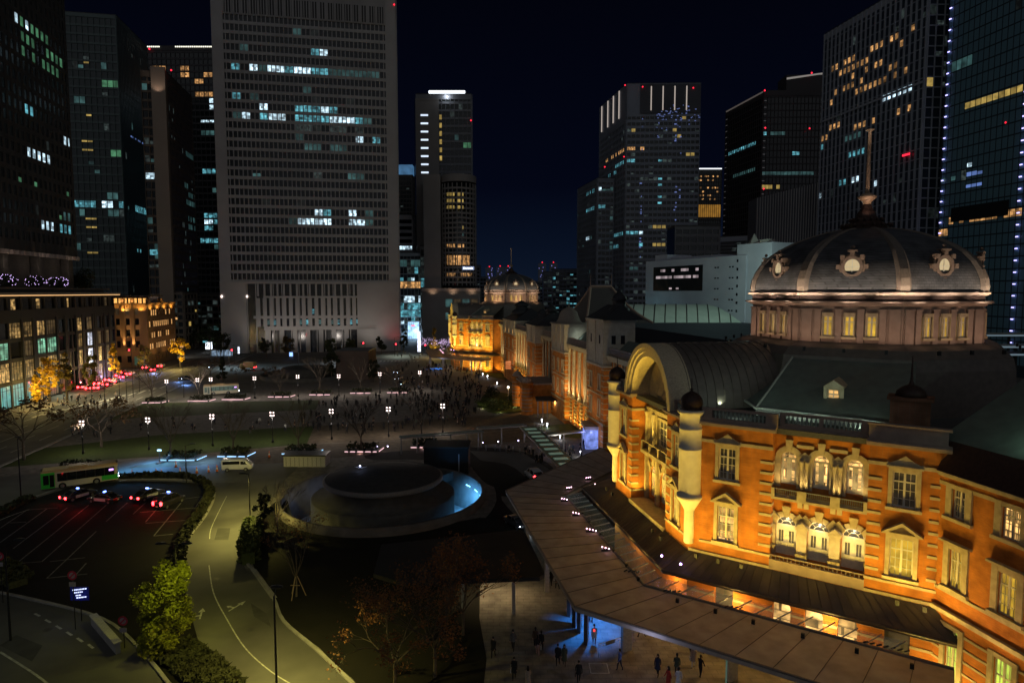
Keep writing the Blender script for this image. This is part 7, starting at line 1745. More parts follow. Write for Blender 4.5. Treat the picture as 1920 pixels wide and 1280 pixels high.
for i,(px,py,H,Rw,m_,lb) in enumerate(((395,660,14,6,GRL,'wide green street tree left of the grey tower base'),(365,655,13,5,DGL,'dark green street tree by the brown building end'),(420,668,11,4.5,DGL,'dark tree at the grey tower corner'),(500,668,8,3.6,DGL,'palm-like dark tree at the left of the grey tower doors'),(540,668,9,3.4,mat('rust_leaf',(.09,.06,.02),.8),'rust tree before the grey tower doors'),(620,667,8,3.2,GRL,'green tree behind the brown box building, left one'),(655,667,8,3.2,GRL,'green tree behind the brown box building, right one'),(715,664,8,3.2,DGL,'round dark tree beside the red signal'),(757,662,12,2.2,DGL,'narrow dark tree at the edge of the glowing entrance'),(418,722,9,1.7,DGL,'dark conifer by the blue-lit bus roof'),(622,712,9,3.2,DGL,'dark evergreen left of the brown box building'),(700,716,7,2.2,DGL,'dark evergreen at the right end of the brown box'),(158,535,0,0,None,''))):
    if H: clump_tree('street_tree',lb,px,py,H,Rw,1000,m_,80+i,s=.42,base=.28,shape='cone' if 'conifer' in lb else 'round',group='green street trees')
x,y=upl(160,33,(-148,187)); t_=thing('roof_tree','huge dark rounded roof-garden tree mass at the podium corner','tree',(x,y,31.3)); m=MB(); r=random.Random(5)
for _ in range(12): leafquads(m,r,(x+r.uniform(-3.4,3.4),y+r.uniform(-2,2),34.5+r.uniform(-2.6,2.6)),2.4,110,.45)
m.build('crown',DGL,t_); m=MB(); m.tube([(x,y,31.2),(x,y,34)],.3,6); m.build('trunk',BARK,t_)
# lit shrubs in front of the station
for i,(px,py,w_,h,m_) in enumerate(((905,762,3.2,2.2,GRL),(938,768,4.5,3.2,GRL),(925,745,4,3.2,DGL),(965,760,3,3.4,GRL))):
    x,y=G(px,py); t_=thing('station_shrub',['low lit shrub at the left end of the station bed','lit shrub mass at the front of the station bed','dark shrub mass at the back of the station bed','lit shrub beside the round brick pier'][i],'shrub',(x,y,0),group='shrubs before the station porch'); m=MB(); r=random.Random(i+5)
    for _ in range(9): leafquads(m,r,(x+r.uniform(-.5,.5)*w_,y+r.uniform(-1.6,1.6),h*r.uniform(.2,.7)),h*.42,70,.24)
    m.build('foliage',m_,t_); point('bed_lamp',(x,y-w_*.6-1,.4),34 if i!=2 else 8,(1,.95,.5),.1,parent=t_)
# fairy-lit trees near the glowing entrance
for i,(px,py) in enumerate(((800,662),(835,664),(823,668))):
    x,y=G(px,py); t_=thing('fairy_tree',['left violet fairy-lit tree by the entrance','right violet fairy-lit tree beside the orange pavilion','middle violet fairy-lit tree behind the conical yellow one'][i],'tree',(x,y,0),group='fairy-lit trees by the far pavilion'); r=random.Random(i)
    m=MB(); tips=[]; m.tube([(x,y,0),(x,y,3)],.2,6)
    for k in range(5): branch(m,r,Vector((x,y,2.8)),Vector((math.cos(k*1.25)*.8,math.sin(k*1.25)*.8,1)).normalized(),2.6,.1,2,.7,tips)
    m.build('trunk',BARK,t_); m=MB()
    for p in tips:
        for _ in range(2): m.ball(tuple(p+Vector((r.uniform(-.8,.8),r.uniform(-.8,.8),r.uniform(-1.6,.5)))),.12,4,3)
    m.build('fairy_lights',emit('fairy_light_pink',(.85,.6,1),1.4,.1),t_,kind='stuff')
# ------------------------------------------------------------------ vehicles
def loft(m,secs,n=12):
    """secs: (x, half width, z0, z1, roundness)"""
    vs=[]; fs=[]
    for x,hw,z0,z1,p in secs:
        for i in range(n):
            a=2*math.pi*i/n+math.pi/n; c,s_=math.cos(a),math.sin(a); c=math.copysign(abs(c)**p,c); s_=math.copysign(abs(s_)**p,s_)
            vs.append((x,hw*c,(z0+z1)/2+(z1-z0)/2*s_))
    k=len(secs)
    for j in range(k-1):
        for i in range(n): fs.append((j*n+i,j*n+(i+1)%n,(j+1)*n+(i+1)%n,(j+1)*n+i))
    fs.append(tuple(reversed(range(n)))); fs.append(tuple(range((k-1)*n,k*n))); m.add(vs,fs)
CGL=glassmat('car_glass',(.008,.009,.011),.06); TYR=mat('tyre_rubber',(.018,.018,.018),.8); RIM=mat('wheel_rim',(.35,.35,.36),.35,metal=.8)
TAIL=emit('tail_light_red',(1,.02,.025),22,.1); TAIL_D=mat('red_lens',(.25,.01,.01),.3); HEADL=emit('head_light_white',(.6,.75,1),26,.1); HEADO=mat('clear_lens',(.5,.5,.52),.2)
BLUEB=emit('blue_beacon_light',(.12,.22,1),9,.1)
def paint(n,c): 
    m=mat('paint_'+n,c,.28,tuple(x*.9 for x in c),2,spec=.6); m.node_tree.nodes['Principled BSDF'].inputs['Coat Weight'].default_value=.6; return m
def wheels(t,xs,hw,r=.32,w_=.2):
    for x in xs:
        for s_ in (-1,1):
            m=MB(smooth=True); q=MB(); n=18
            for rr_,o_ in ((r,0),): 
                vs=[]; fs=[]
                for k,(a,b) in enumerate(((r*.62,w_*.5),(r*.93,w_*.5),(r,w_*.35),(r,-w_*.35),(r*.93,-w_*.5),(r*.5,-w_*.5))):
                    for i in range(n): th=2*math.pi*i/n; vs.append((x+a*math.cos(th),s_*(hw-w_*.5)+b*s_,r+a*math.sin(th)))
                for k in range(5):
                    for i in range(n): fs.append((k*n+i,k*n+(i+1)%n,(k+1)*n+(i+1)%n,(k+1)*n+i))
                m.add(vs,fs)
            wh=m.build('wheel',TYR,t)
            vs=[(x,s_*(hw-w_*.1),r)]+[(x+r*.62*math.cos(2*math.pi*i/10),s_*(hw-w_*.02),r+r*.62*math.sin(2*math.pi*i/10)) for i in range(10)]
            q.add(vs,[(0,1+i,1+(i+1)%10) for i in range(10)]); q.build('rim',RIM,wh)
def car(name,cat,body,tail,head,kind='sedan',beac=False,panel=None):
    t=thing(name,'x',cat); m=MB(smooth=True); p=.42
    if kind=='sedan':
        loft(m,[(-2.3,.70,.45,.85,p),(-2.2,.82,.32,.95,p),(-1.5,.88,.24,1.0,p),(0,.89,.22,.98,p),(1.2,.87,.24,.92,p),(2.0,.80,.30,.82,p),(2.3,.66,.42,.70,p)],16); m.build('body',body,t)
        m=MB(smooth=True); loft(m,[(-1.75,.62,.88,.98,.5),(-1.0,.70,.9,1.38,.5),(.1,.71,.9,1.44,.5),(.7,.68,.9,1.30,.5),(1.25,.62,.85,.93,.5)],16); m.build('cabin_glass',CGL,t)
        m=MB(smooth=True); loft(m,[(-1.05,.60,1.34,1.43,.6),(-.2,.64,1.38,1.48,.6),(.45,.60,1.33,1.42,.6)],14)
        for s_ in (-1,1):
            m.tube([(-1.0,s_*.64,1.38),(-1.7,s_*.66,.95)],.045,5); m.tube([(-.1,s_*.68,1.42),(-.1,s_*.80,.95)],.035,5); m.tube([(.5,s_*.62,1.37),(1.2,s_*.68,.92)],.04,5)
        m.build('roof',body,t); zr=1.48; L2=2.28; tz=.72; hz=.62
    else:
        loft(m,[(-2.35,.75,.45,1.1,.35),(-2.28,.86,.3,1.25,.35),(-1.2,.88,.24,1.2,.35),(.8,.88,.24,1.12,.35),(1.7,.86,.26,1.0,.35),(2.2,.78,.3,.85,.4),(2.38,.66,.42,.70,.4)],16); m.build('body',body,t)
        m=MB(smooth=True); loft(m,[(-2.28,.70,1.1,1.5,.4),(-1.9,.76,1.1,1.78,.4),(-.3,.77,1.1,1.84,.4),(.5,.74,1.05,1.74,.4),(1.5,.68,.95,1.05,.5)],16); m.build('cabin_glass',CGL,t)
        m=MB(smooth=True); loft(m,[(-2.1,.66,1.70,1.80,.5),(-.5,.70,1.8,1.88,.5),(.45,.64,1.70,1.78,.5)],14)
        for s_ in (-1,1): m.tube([(-2.0,s_*.7,1.75),(-2.25,s_*.76,1.15)],.06,5); m.tube([(.45,s_*.66,1.74),(1.35,s_*.72,1.05)],.05,5); m.tube([(-.5,s_*.74,1.8),(-.5,s_*.82,1.15)],.045,5)
        m.build('roof',body,t); zr=1.9; L2=2.33; tz=.95; hz=.7
    wheels(t,(-1.4,1.4),.89)
    for s_ in (-1,1):
        m=MB(smooth=True); q_=2.7 if name=='queue_car' else 1.6; m.ball((-L2+.03,s_*.62,tz),(.07*q_,.15*q_,(.12 if kind=='sedan' else .2)*q_),8,5); m.build('tail_light',TAIL if tail else TAIL_D,t)
        m=MB(smooth=True); m.ball((L2-.12,s_*.60,hz),(.12,.17,.08),8,5); m.build('headlight',HEADL if head else HEADO,t)
        m=MB(smooth=True); m.ball((.85,s_*.95,1.0),(.09,.10,.07),7,4); m.build('mirror',body,t)
    m=MB(); m.box(-L2-.03,-L2+.03,-.17,.17,.5,.66); m.build('number_plate',mat('plate_white',(.5,.5,.46),.5),t)
    if beac: m=MB(smooth=True); m.ball((-.1,0,zr+.07),(.16,.3,.09),8,5); m.build('beacon',BLUEB,t)
    if panel:
        for s_ in (-1,1): m=MB(); m.box(-.95,.9,s_*.885-.012,s_*.885+.012,.42,.82); m.build('door_panel',panel,t)
    return t
def place(tree,first,px,py,rz,lb,grp=None,s=1): x,y=G(px,py); return put(tree,first,(x,y,.02),rz,lb,grp,s)
WPN=mat('white_door_panel',(.5,.52,.55),.4)
pc=snap(car('patrol_car','car',paint('black',(.018,.018,.02)),True,False,'sedan',True,WPN)); fp=[]
c=place(pc,fp,148,934,1.15,'black sedan with lit red tail lights and blue roof beacon nearest the bus','black and white cars parked in the dark lot')
c2=place(pc,fp,278,934,1.25,'black sedan with lit red tail lights and blue beacon, third along the hedge','black and white cars parked in the dark lot')
pc2=snap(car('patrol_car','car',MATS['paint_black'],False,False,'sedan',True,WPN)); fq=[]
place(pc2,fq,196,941,2.95,'black and white sedan parked sideways showing its white door panel','black and white cars parked in the dark lot')
pc3=snap(car('minivan','car',MATS['paint_black'],True,False,'van',True)); fr_=[]
place(pc3,fr_,318,947,1.35,'tall black van-like car with vertical red lights at the right end of the row','black and white cars parked in the dark lot')
for px,py,pw in ((150,958,90),(280,958,70),(320,968,45)): x,y=G(px,py); point('tail_glow_lamp',(x,y,1.3),pw,(1,.03,.03),.15,parent=None)
for o in [o for o in bpy.data.objects if o.name.startswith('tail_glow_lamp') and o.parent is None]:
    p=o.location.copy(); o.parent=c; o.matrix_parent_inverse=c.matrix_basis.inverted()
sv=snap(car('silver_minivan','car',paint('silver',(.42,.42,.43)),True,False,'van')); fs_=[]
place(sv,fs_,1000,898,-1.25+math.pi,'silver minivan waiting beside the forecourt canopy','')
hl=snap(car('dark_car','car',paint('dark',(.03,.03,.035)),False,True,'sedan')); fh_=[]
place(hl,fh_,967,985,-1.0,'dark small car with bright headlights half hidden by the canopy edge','cars with headlights on',.85)
x,y=G(985,992); point('headlight_lamp',(x,y-2,.6),60,(.7,.85,1),.1,parent=oc)
ub=math.atan2(UY,UX)
rq=snap(car('queue_car','car',paint('maroon',(.06,.01,.015)),True,False,'sedan')); wq=snap(car('queue_car','car',paint('white',(.55,.55,.58)),True,False,'sedan')); f5=[];f6=[]
for i,(px,py) in enumerate(((157,728),(170,718),(187,721),(196,711),(206,714),(218,706),(228,700),(275,691),(291,695),(303,688),(172,730),(186,729),(203,723),(217,717),(232,709),(245,703))):
    place((rq,wq)[i%2],(f5,f6)[i%2],px,py,ub,['nearest dark red car of the boulevard queue','white car second in the boulevard queue','dark red car third in the boulevard queue','white car fourth in the boulevard queue','dark red car fifth in the boulevard queue','white car sixth in the boulevard queue','dark red car at the head of the first queue','white car starting the second group on the boulevard','dark red car in the second group on the boulevard','white car heading the second group on the boulevard','dark red car in the second lane, nearest','white car in the second lane behind the nearest','dark red car midway in the second lane','white car midway in the second lane','dark red car far up the second lane','white car farthest up the second lane'][i],'cars queueing on the boulevard with red tail lights',1.0)
for px,py,cl,pw in ((180,722,(1,.10,.12),2200),(195,718,(1,.2,.35),1800),(215,712,(.45,.35,1),2200),(290,700,(.4,.45,1),1300),(150,738,(1,.3,.12),260),(335,716,(.2,.4,1),600)):
    x,y=G(px,py); point('traffic_glow',(x,y,1.0),pw,cl,.2,parent=f5 and rq[0])
for o in [o for o in bpy.data.objects if o.name.startswith('traffic_glow')]:
    q=rq[0]; loc=absloc(q); wl_=o.location+loc; o.matrix_parent_inverse=q.matrix_basis.inverted(); o.location=wl_
for i,(px,py,lb) in enumerate(((345,712,'dark car with bluish headlights coming up the boulevard'),(752,722,'car with headlights on in the cluster beside the crowd, nearest'),(748,712,'car with headlights on in the cluster beside the crowd, middle'),(745,700,'car with headlights on in the cluster beside the crowd, farthest'),(395,690,'car with violet roof light on the cross road'))): place(hl,fh_,px,py,-1.7,lb,'cars with headlights on')
x,y=G(350,722); point('headlight_lamp',(x,y,.7),500,(.2,.4,1),.2,parent=oc)
def bus(name,label,px0,py0,px1,py1,h,w_,mats,lit=None,cat='bus'):
    a=G(px0,py0); b=G(px1,py1); ln=math.hypot(b[0]-a[0],b[1]-a[1]); rz=math.atan2(b[1]-a[1],b[0]-a[0])
    t=thing(name,label,cat); bm,rm,gm,lm=mats
    m=MB(); m.box(0,ln,0,w_,.35,1.15); m.box(.05,ln-.05,.04,w_-.04,1.15,2.45); m.box(0,ln,0,w_,2.45,h); m.build('body',lm,t)
    m=MB(); m.box(-.03,1.7,-.03,w_+.03,.36,h-.25); m.box(ln-2.2,ln+.03,-.03,w_+.03,.5,1.3); m.build('green_panel',bm,t)
    m=MB(); m.box(.0,ln,-.02,w_+.02,h-.3,h); m.box(ln*.35,ln*.6,.4,w_-.4,h,h+.25); m.box(.2,ln-.2,.15,w_-.15,h,h+.06); m.build('roof',rm,t)
    m=MB(); m.box(2.0,ln-.5,-.05,-.035,1.25,2.5); m.box(.25,.95,-.05,-.035,.95,2.4); m.box(1.05,1.6,-.05,-.035,.55,2.4); m.box(-.05,-.035,.2,w_-.2,1.1,2.5); m.box(ln+.035,ln+.05,.2,w_-.2,1.2,2.6); m.build('window_glass',lit or gm,t)
    m=MB(); 
    for i in range(5): s=2.0+(ln-2.6)*(i+1)/6; m.box(s-.04,s+.04,-.06,-.04,1.25,2.5)
    m.build('window_post',DARKMETAL,t)
    for x_ in (2.6,ln-2.9):
        for yy in (.1,w_-.1):
            m=MB(smooth=True); n=18; vs=[(x_+.5*math.cos(2*math.pi*i/n),yy+(-.14 if yy<1 else .14),.5+.5*math.sin(2*math.pi*i/n)) for i in range(n)]+[(x_+.5*math.cos(2*math.pi*i/n),yy+(.15 if yy<1 else -.15),.5+.5*math.sin(2*math.pi*i/n)) for i in range(n)]
            m.add(vs,[tuple(range(n)),tuple(reversed(range(n,2*n)))]+[(i,(i+1)%n,n+(i+1)%n,n+i) for i in range(n)]); wh=m.build('wheel',TYR,t)
            m=MB(); yq=yy+(-.15 if yy<1 else .15); m.add([(x_+.28*math.cos(2*math.pi*i/10),yq,.5+.28*math.sin(2*math.pi*i/10)) for i in range(10)],[tuple(range(10))]); m.build('rim',RIM,wh)
    m=MB(); m.ball((ln+.03,.35,.8),.12,6,4); m.ball((ln+.03,w_-.35,.8),.12,6,4); m.build('headlight',HEADL,t)
    m=MB(); m.box(ln-1.2,ln-.6,-.06,-.05,1.9,2.2); m.build('route_display',emit('route_led',(.6,.3,1),2.5,0),t)
    t.location=(a[0],a[1],.02); t.rotation_euler=(0,0,rz); return t
GPN=paint('bus_green',(.03,.42,.04)); CRM=paint('bus_cream',(.48,.44,.33))
gb=bus('city_bus','green-ended cream city bus with black window band beside the parking lot',78,922,222,902,3.0,2.5,(GPN,mat('bus_roof',(.46,.33,.17),.5),CGL,CRM))
BW_=bus('city_bus','cream bus with greenish lit windows behind the far planters',382,742,448,738,3.0,2.5,(CRM,MATS['bus_roof'],CGL,CRM),lit=emit('bus_window_light',(.3,.6,.5),.12,0,blotch=.7,scale=1.2))
x,y=G(150,940); spot('bus_side_lamp',(x-6,y-6,5.0),(x,y+4,1.5),260,(.9,1,.7),60,.8,.2,parent=bl_)
van=bus('white_van','white high-roofed van parked at the end of the cone line','0' and 413,883,470,880,2.1,1.8,(paint('van_white',(.6,.6,.6)),paint('van_white',(.6,.6,.6)),CGL,MATS['paint_van_white']),cat='van') if False else None
def hivan():
    t=thing('white_van','white long van with black side windows parked at the end of the cone line','van'); W_=paint('van_white',(.58,.58,.6)); m=MB(smooth=True)
    loft(m,[(-2.4,.78,.35,1.95,.3),(-2.3,.86,.28,2.05,.3),(0,.88,.28,2.1,.3),(1.2,.88,.28,2.05,.3),(1.75,.85,.28,1.7,.35),(2.2,.82,.3,1.15,.35),(2.45,.72,.4,.95,.4)],16); m.build('body',W_,t)
    m=MB(); 
    for s_ in (-1,1): m.box(-2.15,.55,s_*.878-.01,s_*.878+.01,1.25,1.78); m.add([(.7,s_*.885,1.2),(1.75,s_*.87,1.2),(1.35,s_*.87,1.72),(.7,s_*.885,1.75)],[(0,1,2,3)])
    m.add([(2.05,-.7,1.2),(2.05,.7,1.2),(1.62,.66,1.86),(1.62,-.66,1.86)],[(0,1,2,3)]); m.build('window_glass',CGL,t)
    wheels(t,(-1.45,1.5),.9,.33); m=MB(); m.ball((-2.36,-.7,1.1),(.06,.08,.25),6,4); m.ball((-2.36,.7,1.1),(.06,.08,.25),6,4); m.build('tail_light',BLUEB if False else TAIL_D,t)
    for s_ in (-1,1): m=MB(smooth=True); m.ball((2.3,s_*.62,.85),(.1,.16,.1),8,5); m.build('headlight',HEADO,t)
    x,y=G(442,884); t.location=(x,y+.8,.02); t.rotation_euler=(0,0,.14)
hivan()
def truck(name,label,px,py,rz,colm,lit,big=False,cat='truck'):
    x,y=G(px,py); t=thing(name,label,cat); m=MB(smooth=False); m.box(-3,1.2,-1.1,1.1,.9,3.1); m.build('cargo_box',colm,t); m=MB(smooth=True); loft(m,[(1.3,1.0,.5,2.5,.35),(2.6,1.0,.5,2.4,.35),(3.0,.95,.5,1.5,.35)],12); m.build('cab',colm,t)
    wheels(t,(-1.8,2.1),1.05,.45); m=MB(); m.box(-3.05,-3.01,-.9,-.5,.9,1.2); m.box(-3.05,-3.01,.5,.9,.9,1.2); m.build('tail_light',TAIL,t); m=MB(); m.ball((3.0,.7,.9),.12,6,4); m.ball((3.0,-.7,.9),.12,6,4); m.build('headlight',HEADL if lit else HEADO,t)
    t.location=(x,y,.02); t.rotation_euler=(0,0,rz); return t
truck('yellow_truck','yellowish box truck parked left of the dark oval enclosure',465,693,3.0,paint('yellow',(.35,.26,.06)),True)
truck('red_truck','red truck waiting at the lights far up the boulevard',397,633,ub,paint('red',(.4,.02,.02)),False)
# ------------------------------------------------------------------ cones, bollards, signals, boards
cn=thing('traffic_cone','x','traffic cone'); m=MB(smooth=True); m.lathe([(.16,.04),(.03,.95)],(0,0,0),12); m.build('cone_body',mat('cone_orange',(.75,.16,.05),.5),cn); m=MB(); m.box(-.2,.2,-.2,.2,0,.05); m.build('base',DARKMETAL,cn); m=MB(smooth=True); m.lathe([(.12,.35),(.085,.58)],(0,0,0),12,closed=False); m.build('band',mat('cone_band',(.7,.7,.7),.4),cn)
ct_=snap(cn); fc_=[]
for i,(px,py) in enumerate(((303,892),(338,889),(369,887),(391,885),(407,884),(425,883),(293,892),(248,893),(330,876),(505,857))):
    x,y=G(px,py); put(ct_,fc_,(x,y,.02),0,['cone third from the left of the line','cone in the middle of the line, bright orange','cone fourth from the van end','dull cone second from the van','dull cone just left of the van','cone at the near rear wheel of the white van','cone second from the left of the line','cone nearest the green bus','cone near the blue light stand','lone cone right of the white van'][i],'traffic cones before the white van',1.25)
bo=thing('bollard','x','bollard'); m=MB(smooth=True); m.lathe([(.09,0),(.09,.82),(.07,.9),(.02,.92)],(0,0,0),10); m.build('post',PALEMETAL,bo); m=MB(smooth=True); m.lathe([(.095,.62),(.095,.72)],(0,0,0),10,closed=False); m.build('reflector_band',mat('white_band_paint',(.7,.7,.72),.4),bo)
bt_=snap(bo); fb_=[]
for i,(px,py) in enumerate(((911,845),(928,845),(938,845),(949,846),(962,848),(897,844),(975,852))):
    x,y=G(px,py); put(bt_,fb_,(x,y,0),0,['pale bollard second from the left of its row','pale bollard third from the left of its row','middle pale bollard of its row','pale bollard third from the right of its row','pale bollard next to last on the right','leftmost pale bollard of its row','rightmost pale bollard of its row by the silver minivan'][i],'bollards at the roundabout edge',1.3)
def signal(label,px,py,hpx,green=False,c=(1,.02,.03)):
    """px,py: lens mark; foot on ground hpx below"""
    x,y=G(px,hpx); z=D(px,py,y)[2]; t=thing('traffic_light',label,'traffic light',(x,y,0),group='traffic lights round the square'); m=MB(); m.tube([(x+1.2,y,0),(x+1.2,y,z+.4)],.09,6); m.tube([(x+1.2,y,z),(x,y,z)],.05,5); m.build('pole',DARKMETAL,t)
    m=MB(); m.box(x-.7,x+.7,y-.1,y+.15,z-.28,z+.28); m.build('housing',DARKMETAL,t)
    m=MB(smooth=True); m.ball((x+(.4),y-.16,z),(.30,.08,.30),10,6); m.build('lamp_lens',emit('red_signal_light',(1,.015,.03),14,0),t)
    point('signal_lamp',(x+.4,y-.9,z),70,(1,.03,.04),.2,parent=t)
for i,a in enumerate(((74,716,752),(242,656,690),(327,641,672),(326,607,640),(434,656,682),(680,643,668),(741,645,668),(796,647,672),(575,627,660))):
    signal(['red signal before the low golden tree','red signal at the foot of the brown stone building','red signal left of the bright golden tree','far red signal above the boulevard junction','red signal right of the white ticket pavilion','red signal before the grey tower doors','red signal on the maroon-lit corner of the grey tower','red signal by the glowing white entrance','small red signal hanging before the grey tower'][i],*a)
def disc_sign(label,px,py,hpx,red=True,name='no_entry_sign'):
    x,y=G(px,hpx); z=D(px,py,y)[2]; t=thing(name,label,'road sign',(x,y,0),group='round road signs'); m=MB(); m.tube([(x,y+.05,0),(x,y+.05,z+.4)],.04,6); m.build('pole',DARKMETAL,t)
    n=18; m=MB(); m.add([(x+.42*math.cos(2*math.pi*i/n),y-.02,z+.42*math.sin(2*math.pi*i/n)) for i in range(n)],[tuple(range(n))]); m.build('disc',mat('sign_red',(.28,.012,.03),.5),t)
    m=MB(); m.add([(x+.27*math.cos(2*math.pi*i/n),y-.035,z+.27*math.sin(2*math.pi*i/n)) for i in range(n)],[tuple(range(n))]); m.box(x-.3,x+.3,y-.05,y-.03,z-1.0,z-.6); m.build('face',mat('sign_white',(.2,.19,.2),.5),t)
    m=MB(); m.add([(x-.26,y-.05,z-.17),(x-.17,y-.05,z-.26),(x+.26,y-.05,z+.17),(x+.17,y-.05,z+.26)],[(0,1,2,3)]); m.build('slash',MATS['sign_red'],t)
    point('sign_lamp',(x,y-1.0,z-.2),.8,(1,.6,.9),.1,parent=t)
disc_sign('round red-rimmed sign on a pole behind the glowing blue board',141,1078,1180)
disc_sign('round red sign low beside the lit yellow-green tree',233,1163,1215)
disc_sign('large round red sign at the left picture edge',5,1042,1130)
x,y=G(152,1165); z=D(152,1112,y)[2]; t=thing('led_board','blue-glowing message board with slanting lines of white characters','sign board',(x,y,0)); m=MB(); m.box(x-.85,x+.85,y,y+.1,z-.65,z+.6); m.build('panel',mat('blue_board',(.02,.03,.25),.5),t); m=MB(); m.tube([(x,y+.1,0),(x,y+.1,z)],.05,6); m.build('pole',DARKMETAL,t)
LW=emit('board_white_light',(.6,.68,1),1.8,0)
m=MB(); rb=random.Random(4)
for zz,xs in ((.34,(-.62,.62)),(.08,(-.5,.25)),(-.2,(-.35,.1)),(-.42,(-.3,.62))):
    a_=xs[0]
    while a_<xs[1]: b_=a_+rb.uniform(.08,.2); m.add([(x+a_,y-.02,z+zz+a_*.12),(x+b_,y-.02,z+zz+b_*.12),(x+b_,y-.02,z+zz+b_*.12+.11),(x+a_,y-.02,z+zz+a_*.12+.11)],[(0,1,2,3)]); a_=b_+.04
m.build('message_strokes',LW,t)
point('board_lamp',(x,y-.8,z-.3),6,(.1,.15,1),.1,parent=t)
a=G(175,1170); b=G(222,1225); t=thing('barrier_wall','pale low concrete barrier sloping through the dark beside the service road','barrier',(a[0],a[1],0)); m=MB(); d=Vector((b[0]-a[0],b[1]-a[1])); m.cbox(((a[0]+b[0])/2,(a[1]+b[1])/2,.45),(d.length,.35,.9),math.atan2(d.y,d.x)); m.build('body',CONC,t); m=MB(); m.cbox(((a[0]+b[0])/2,(a[1]+b[1])/2,.95),(d.length,.6,.08),math.atan2(d.y,d.x)); m.build('coping',MATS['white_wall'],t)
# white shelters and boards at the crossing, ticket boards, banner
for i,(px,py,w_,h) in enumerate(((420,668,7,3.2),(404,668,5,3))):
    x,y=G(px,py); t=thing('glass_pavilion',['white framed glass kiosk by the crossing','smaller lit glass kiosk left of the white framed one'][i],'kiosk',(x,y,0)); m=MB(); m.box(x-w_/2,x+w_/2,y,y+3,h,h+.35)
    for dx in (-w_/2,w_/2-.3): m.box(x+dx,x+dx+.3,y,y+.3,0,h)
    m.build('frame',MATS['white_wall'],t); m=MB(); m.box(x-w_/2+.5,x+w_/2-.6,y+.4,y+2.6,.3,h-.4); m.build('glass_room',emit('kiosk_light',(.45,.65,.9),.5,.2,blotch=.6,scale=.7),t)
for i,(px,py,h,w_,mt,lb) in enumerate(((229,680,3.2,2.2,emit('board_light',(.8,.9,1),3,0),'bright white poster board on the pavement by the podium corner'),(392,652,5,3.4,MATS['board_light'],'bright white board beneath the green street trees'),(786,655,11,1.6,emit('banner_light',(.8,.85,1),1.8,0,blotch=.5,scale=.6),'tall narrow glowing banner beside the white entrance'),(448,660,4.5,.9,MATS['banner_light'],'slim glowing white pole sign before the grey tower'),(243,668,4.0,.8,MATS['banner_light'],'slim glowing sign leaning at the brown stone building'),(546,663,2.6,1.6,emit('blue_shop_light',(.25,.45,1),2,0),'small blue lit board at the grey tower foot'))):
    x,y=G(px,py+8); t=thing('light_board',lb,'sign board',(x,y,0)); m=MB(); m.box(x-w_/2,x+w_/2,y-.02,y+.15,h*.3 if h<6 else 1,h); m.build('lit_face',mt,t); m=MB(); m.box(x-w_/2-.08,x-w_/2,y-.05,y+.2,0,h+.05); m.box(x+w_/2,x+w_/2+.08,y-.05,y+.2,0,h+.05); m.build('frame',DARKMETAL,t)
x,y=G(262,692); t=thing('green_banner','flat grey-green road direction sign on two posts','road sign',(x,y,0)); m=MB(); m.box(x-1.9,x+1.9,y,y+.1,1.6,5); m.build('panel',mat('dull_green_panel',(.12,.28,.18),.6),t); m=MB(); m.box(x-1.7,x-1.55,y+.1,y+.2,0,5); m.box(x+1.55,x+1.7,y+.1,y+.2,0,5); m.build('post',DARKMETAL,t); point('sign_lamp',(x,y-3,3),60,(.8,1,.9),.2,parent=t)
# station forecourt glare posts
gp_=thing('glare_post','x','light post'); m=MB(); m.box(-.09,.09,-.09,.09,0,.8); m.build('post',PALEMETAL,gp_); m=MB(); m.box(-.1,.1,-.1,.1,.6,.82); m.build('lamp_lens',emit('post_white_light',(.9,.92,1),9,0),gp_); point('post_lamp',(0,-.3,.5),55,(.85,.9,1),.05,parent=gp_)
gt_=snap(gp_); fg_=[]
for i,(px,py) in enumerate(((1016,794),(1026,802),(1050,824),(905,705),(914,709),(932,722),(1089,856))):
    x,y=G(px,py); put(gt_,fg_,(x,y,0),0,['white glare post at the left rim of the lit lawn','white glare post just right of the lawn-rim one','white glare post under the short glass walkway','white glare post in the crowd, leftmost','white glare post in the crowd beside the leftmost','white glare post behind the station shrubs','white glare post by the forecourt canopy edge'][i],'white glare posts on the forecourt',1.3)
for i,(px,py) in enumerate(((1002,832),(1008,839),(1014,846),(1021,855),(1099,900) if False else (1030,862),(905,838),(934,836),(972,834),(707,845),(727,845))):
    x,y=G(px,py); t=thing('ground_spot',['violet ground spot along the slanting walkway, first from the top','violet ground spot along the slanting walkway, second','violet ground spot along the slanting walkway, third','violet ground spot along the slanting walkway, fourth','violet ground spot along the slanting walkway, lowest','violet spot on the foot of the left walkway post','violet spot on the foot of the middle walkway post','violet spot on the foot of the right walkway post','violet spot at the left end of the thin walkway','violet spot left of the black entrance box'][i],'ground light',(x,y,0),group='violet ground spots'); m=MB(); m.ball((x,y,.9),.12,6,4); m.build('lens',emit('violet_spot_light',(.7,.6,1),9,0),t); m=MB(); m.tube([(x,y,0),(x,y,.85)],.04,5); m.build('stem',DARKMETAL,t)
x,y=G(953,752); t=thing('pier_lamp','white globe lamp on a pale post beside the round brick pier','lamp',(x,y,0)); m=MB(); m.tube([(x,y,0),(x,y,3.6)],.12,6); m.build('post',STONE,t); m=MB(smooth=True); m.ball((x,y,3.9),.3,8,6); m.build('globe',emit('pier_globe',(1,.9,.8),6,0),t); point('lamp_light',(x,y-.6,3.9),60,(1,.8,.6),.1,parent=t)
x,y=G(955,716); t=thing('lantern_panel','glowing orange louvred panel above the porch pier','light panel',(x,y,0)); m=MB(); 
for k in range(4): m.box(x-1.3,x+1.3,y,y+.3,4.4+k*.7,4.9+k*.7)
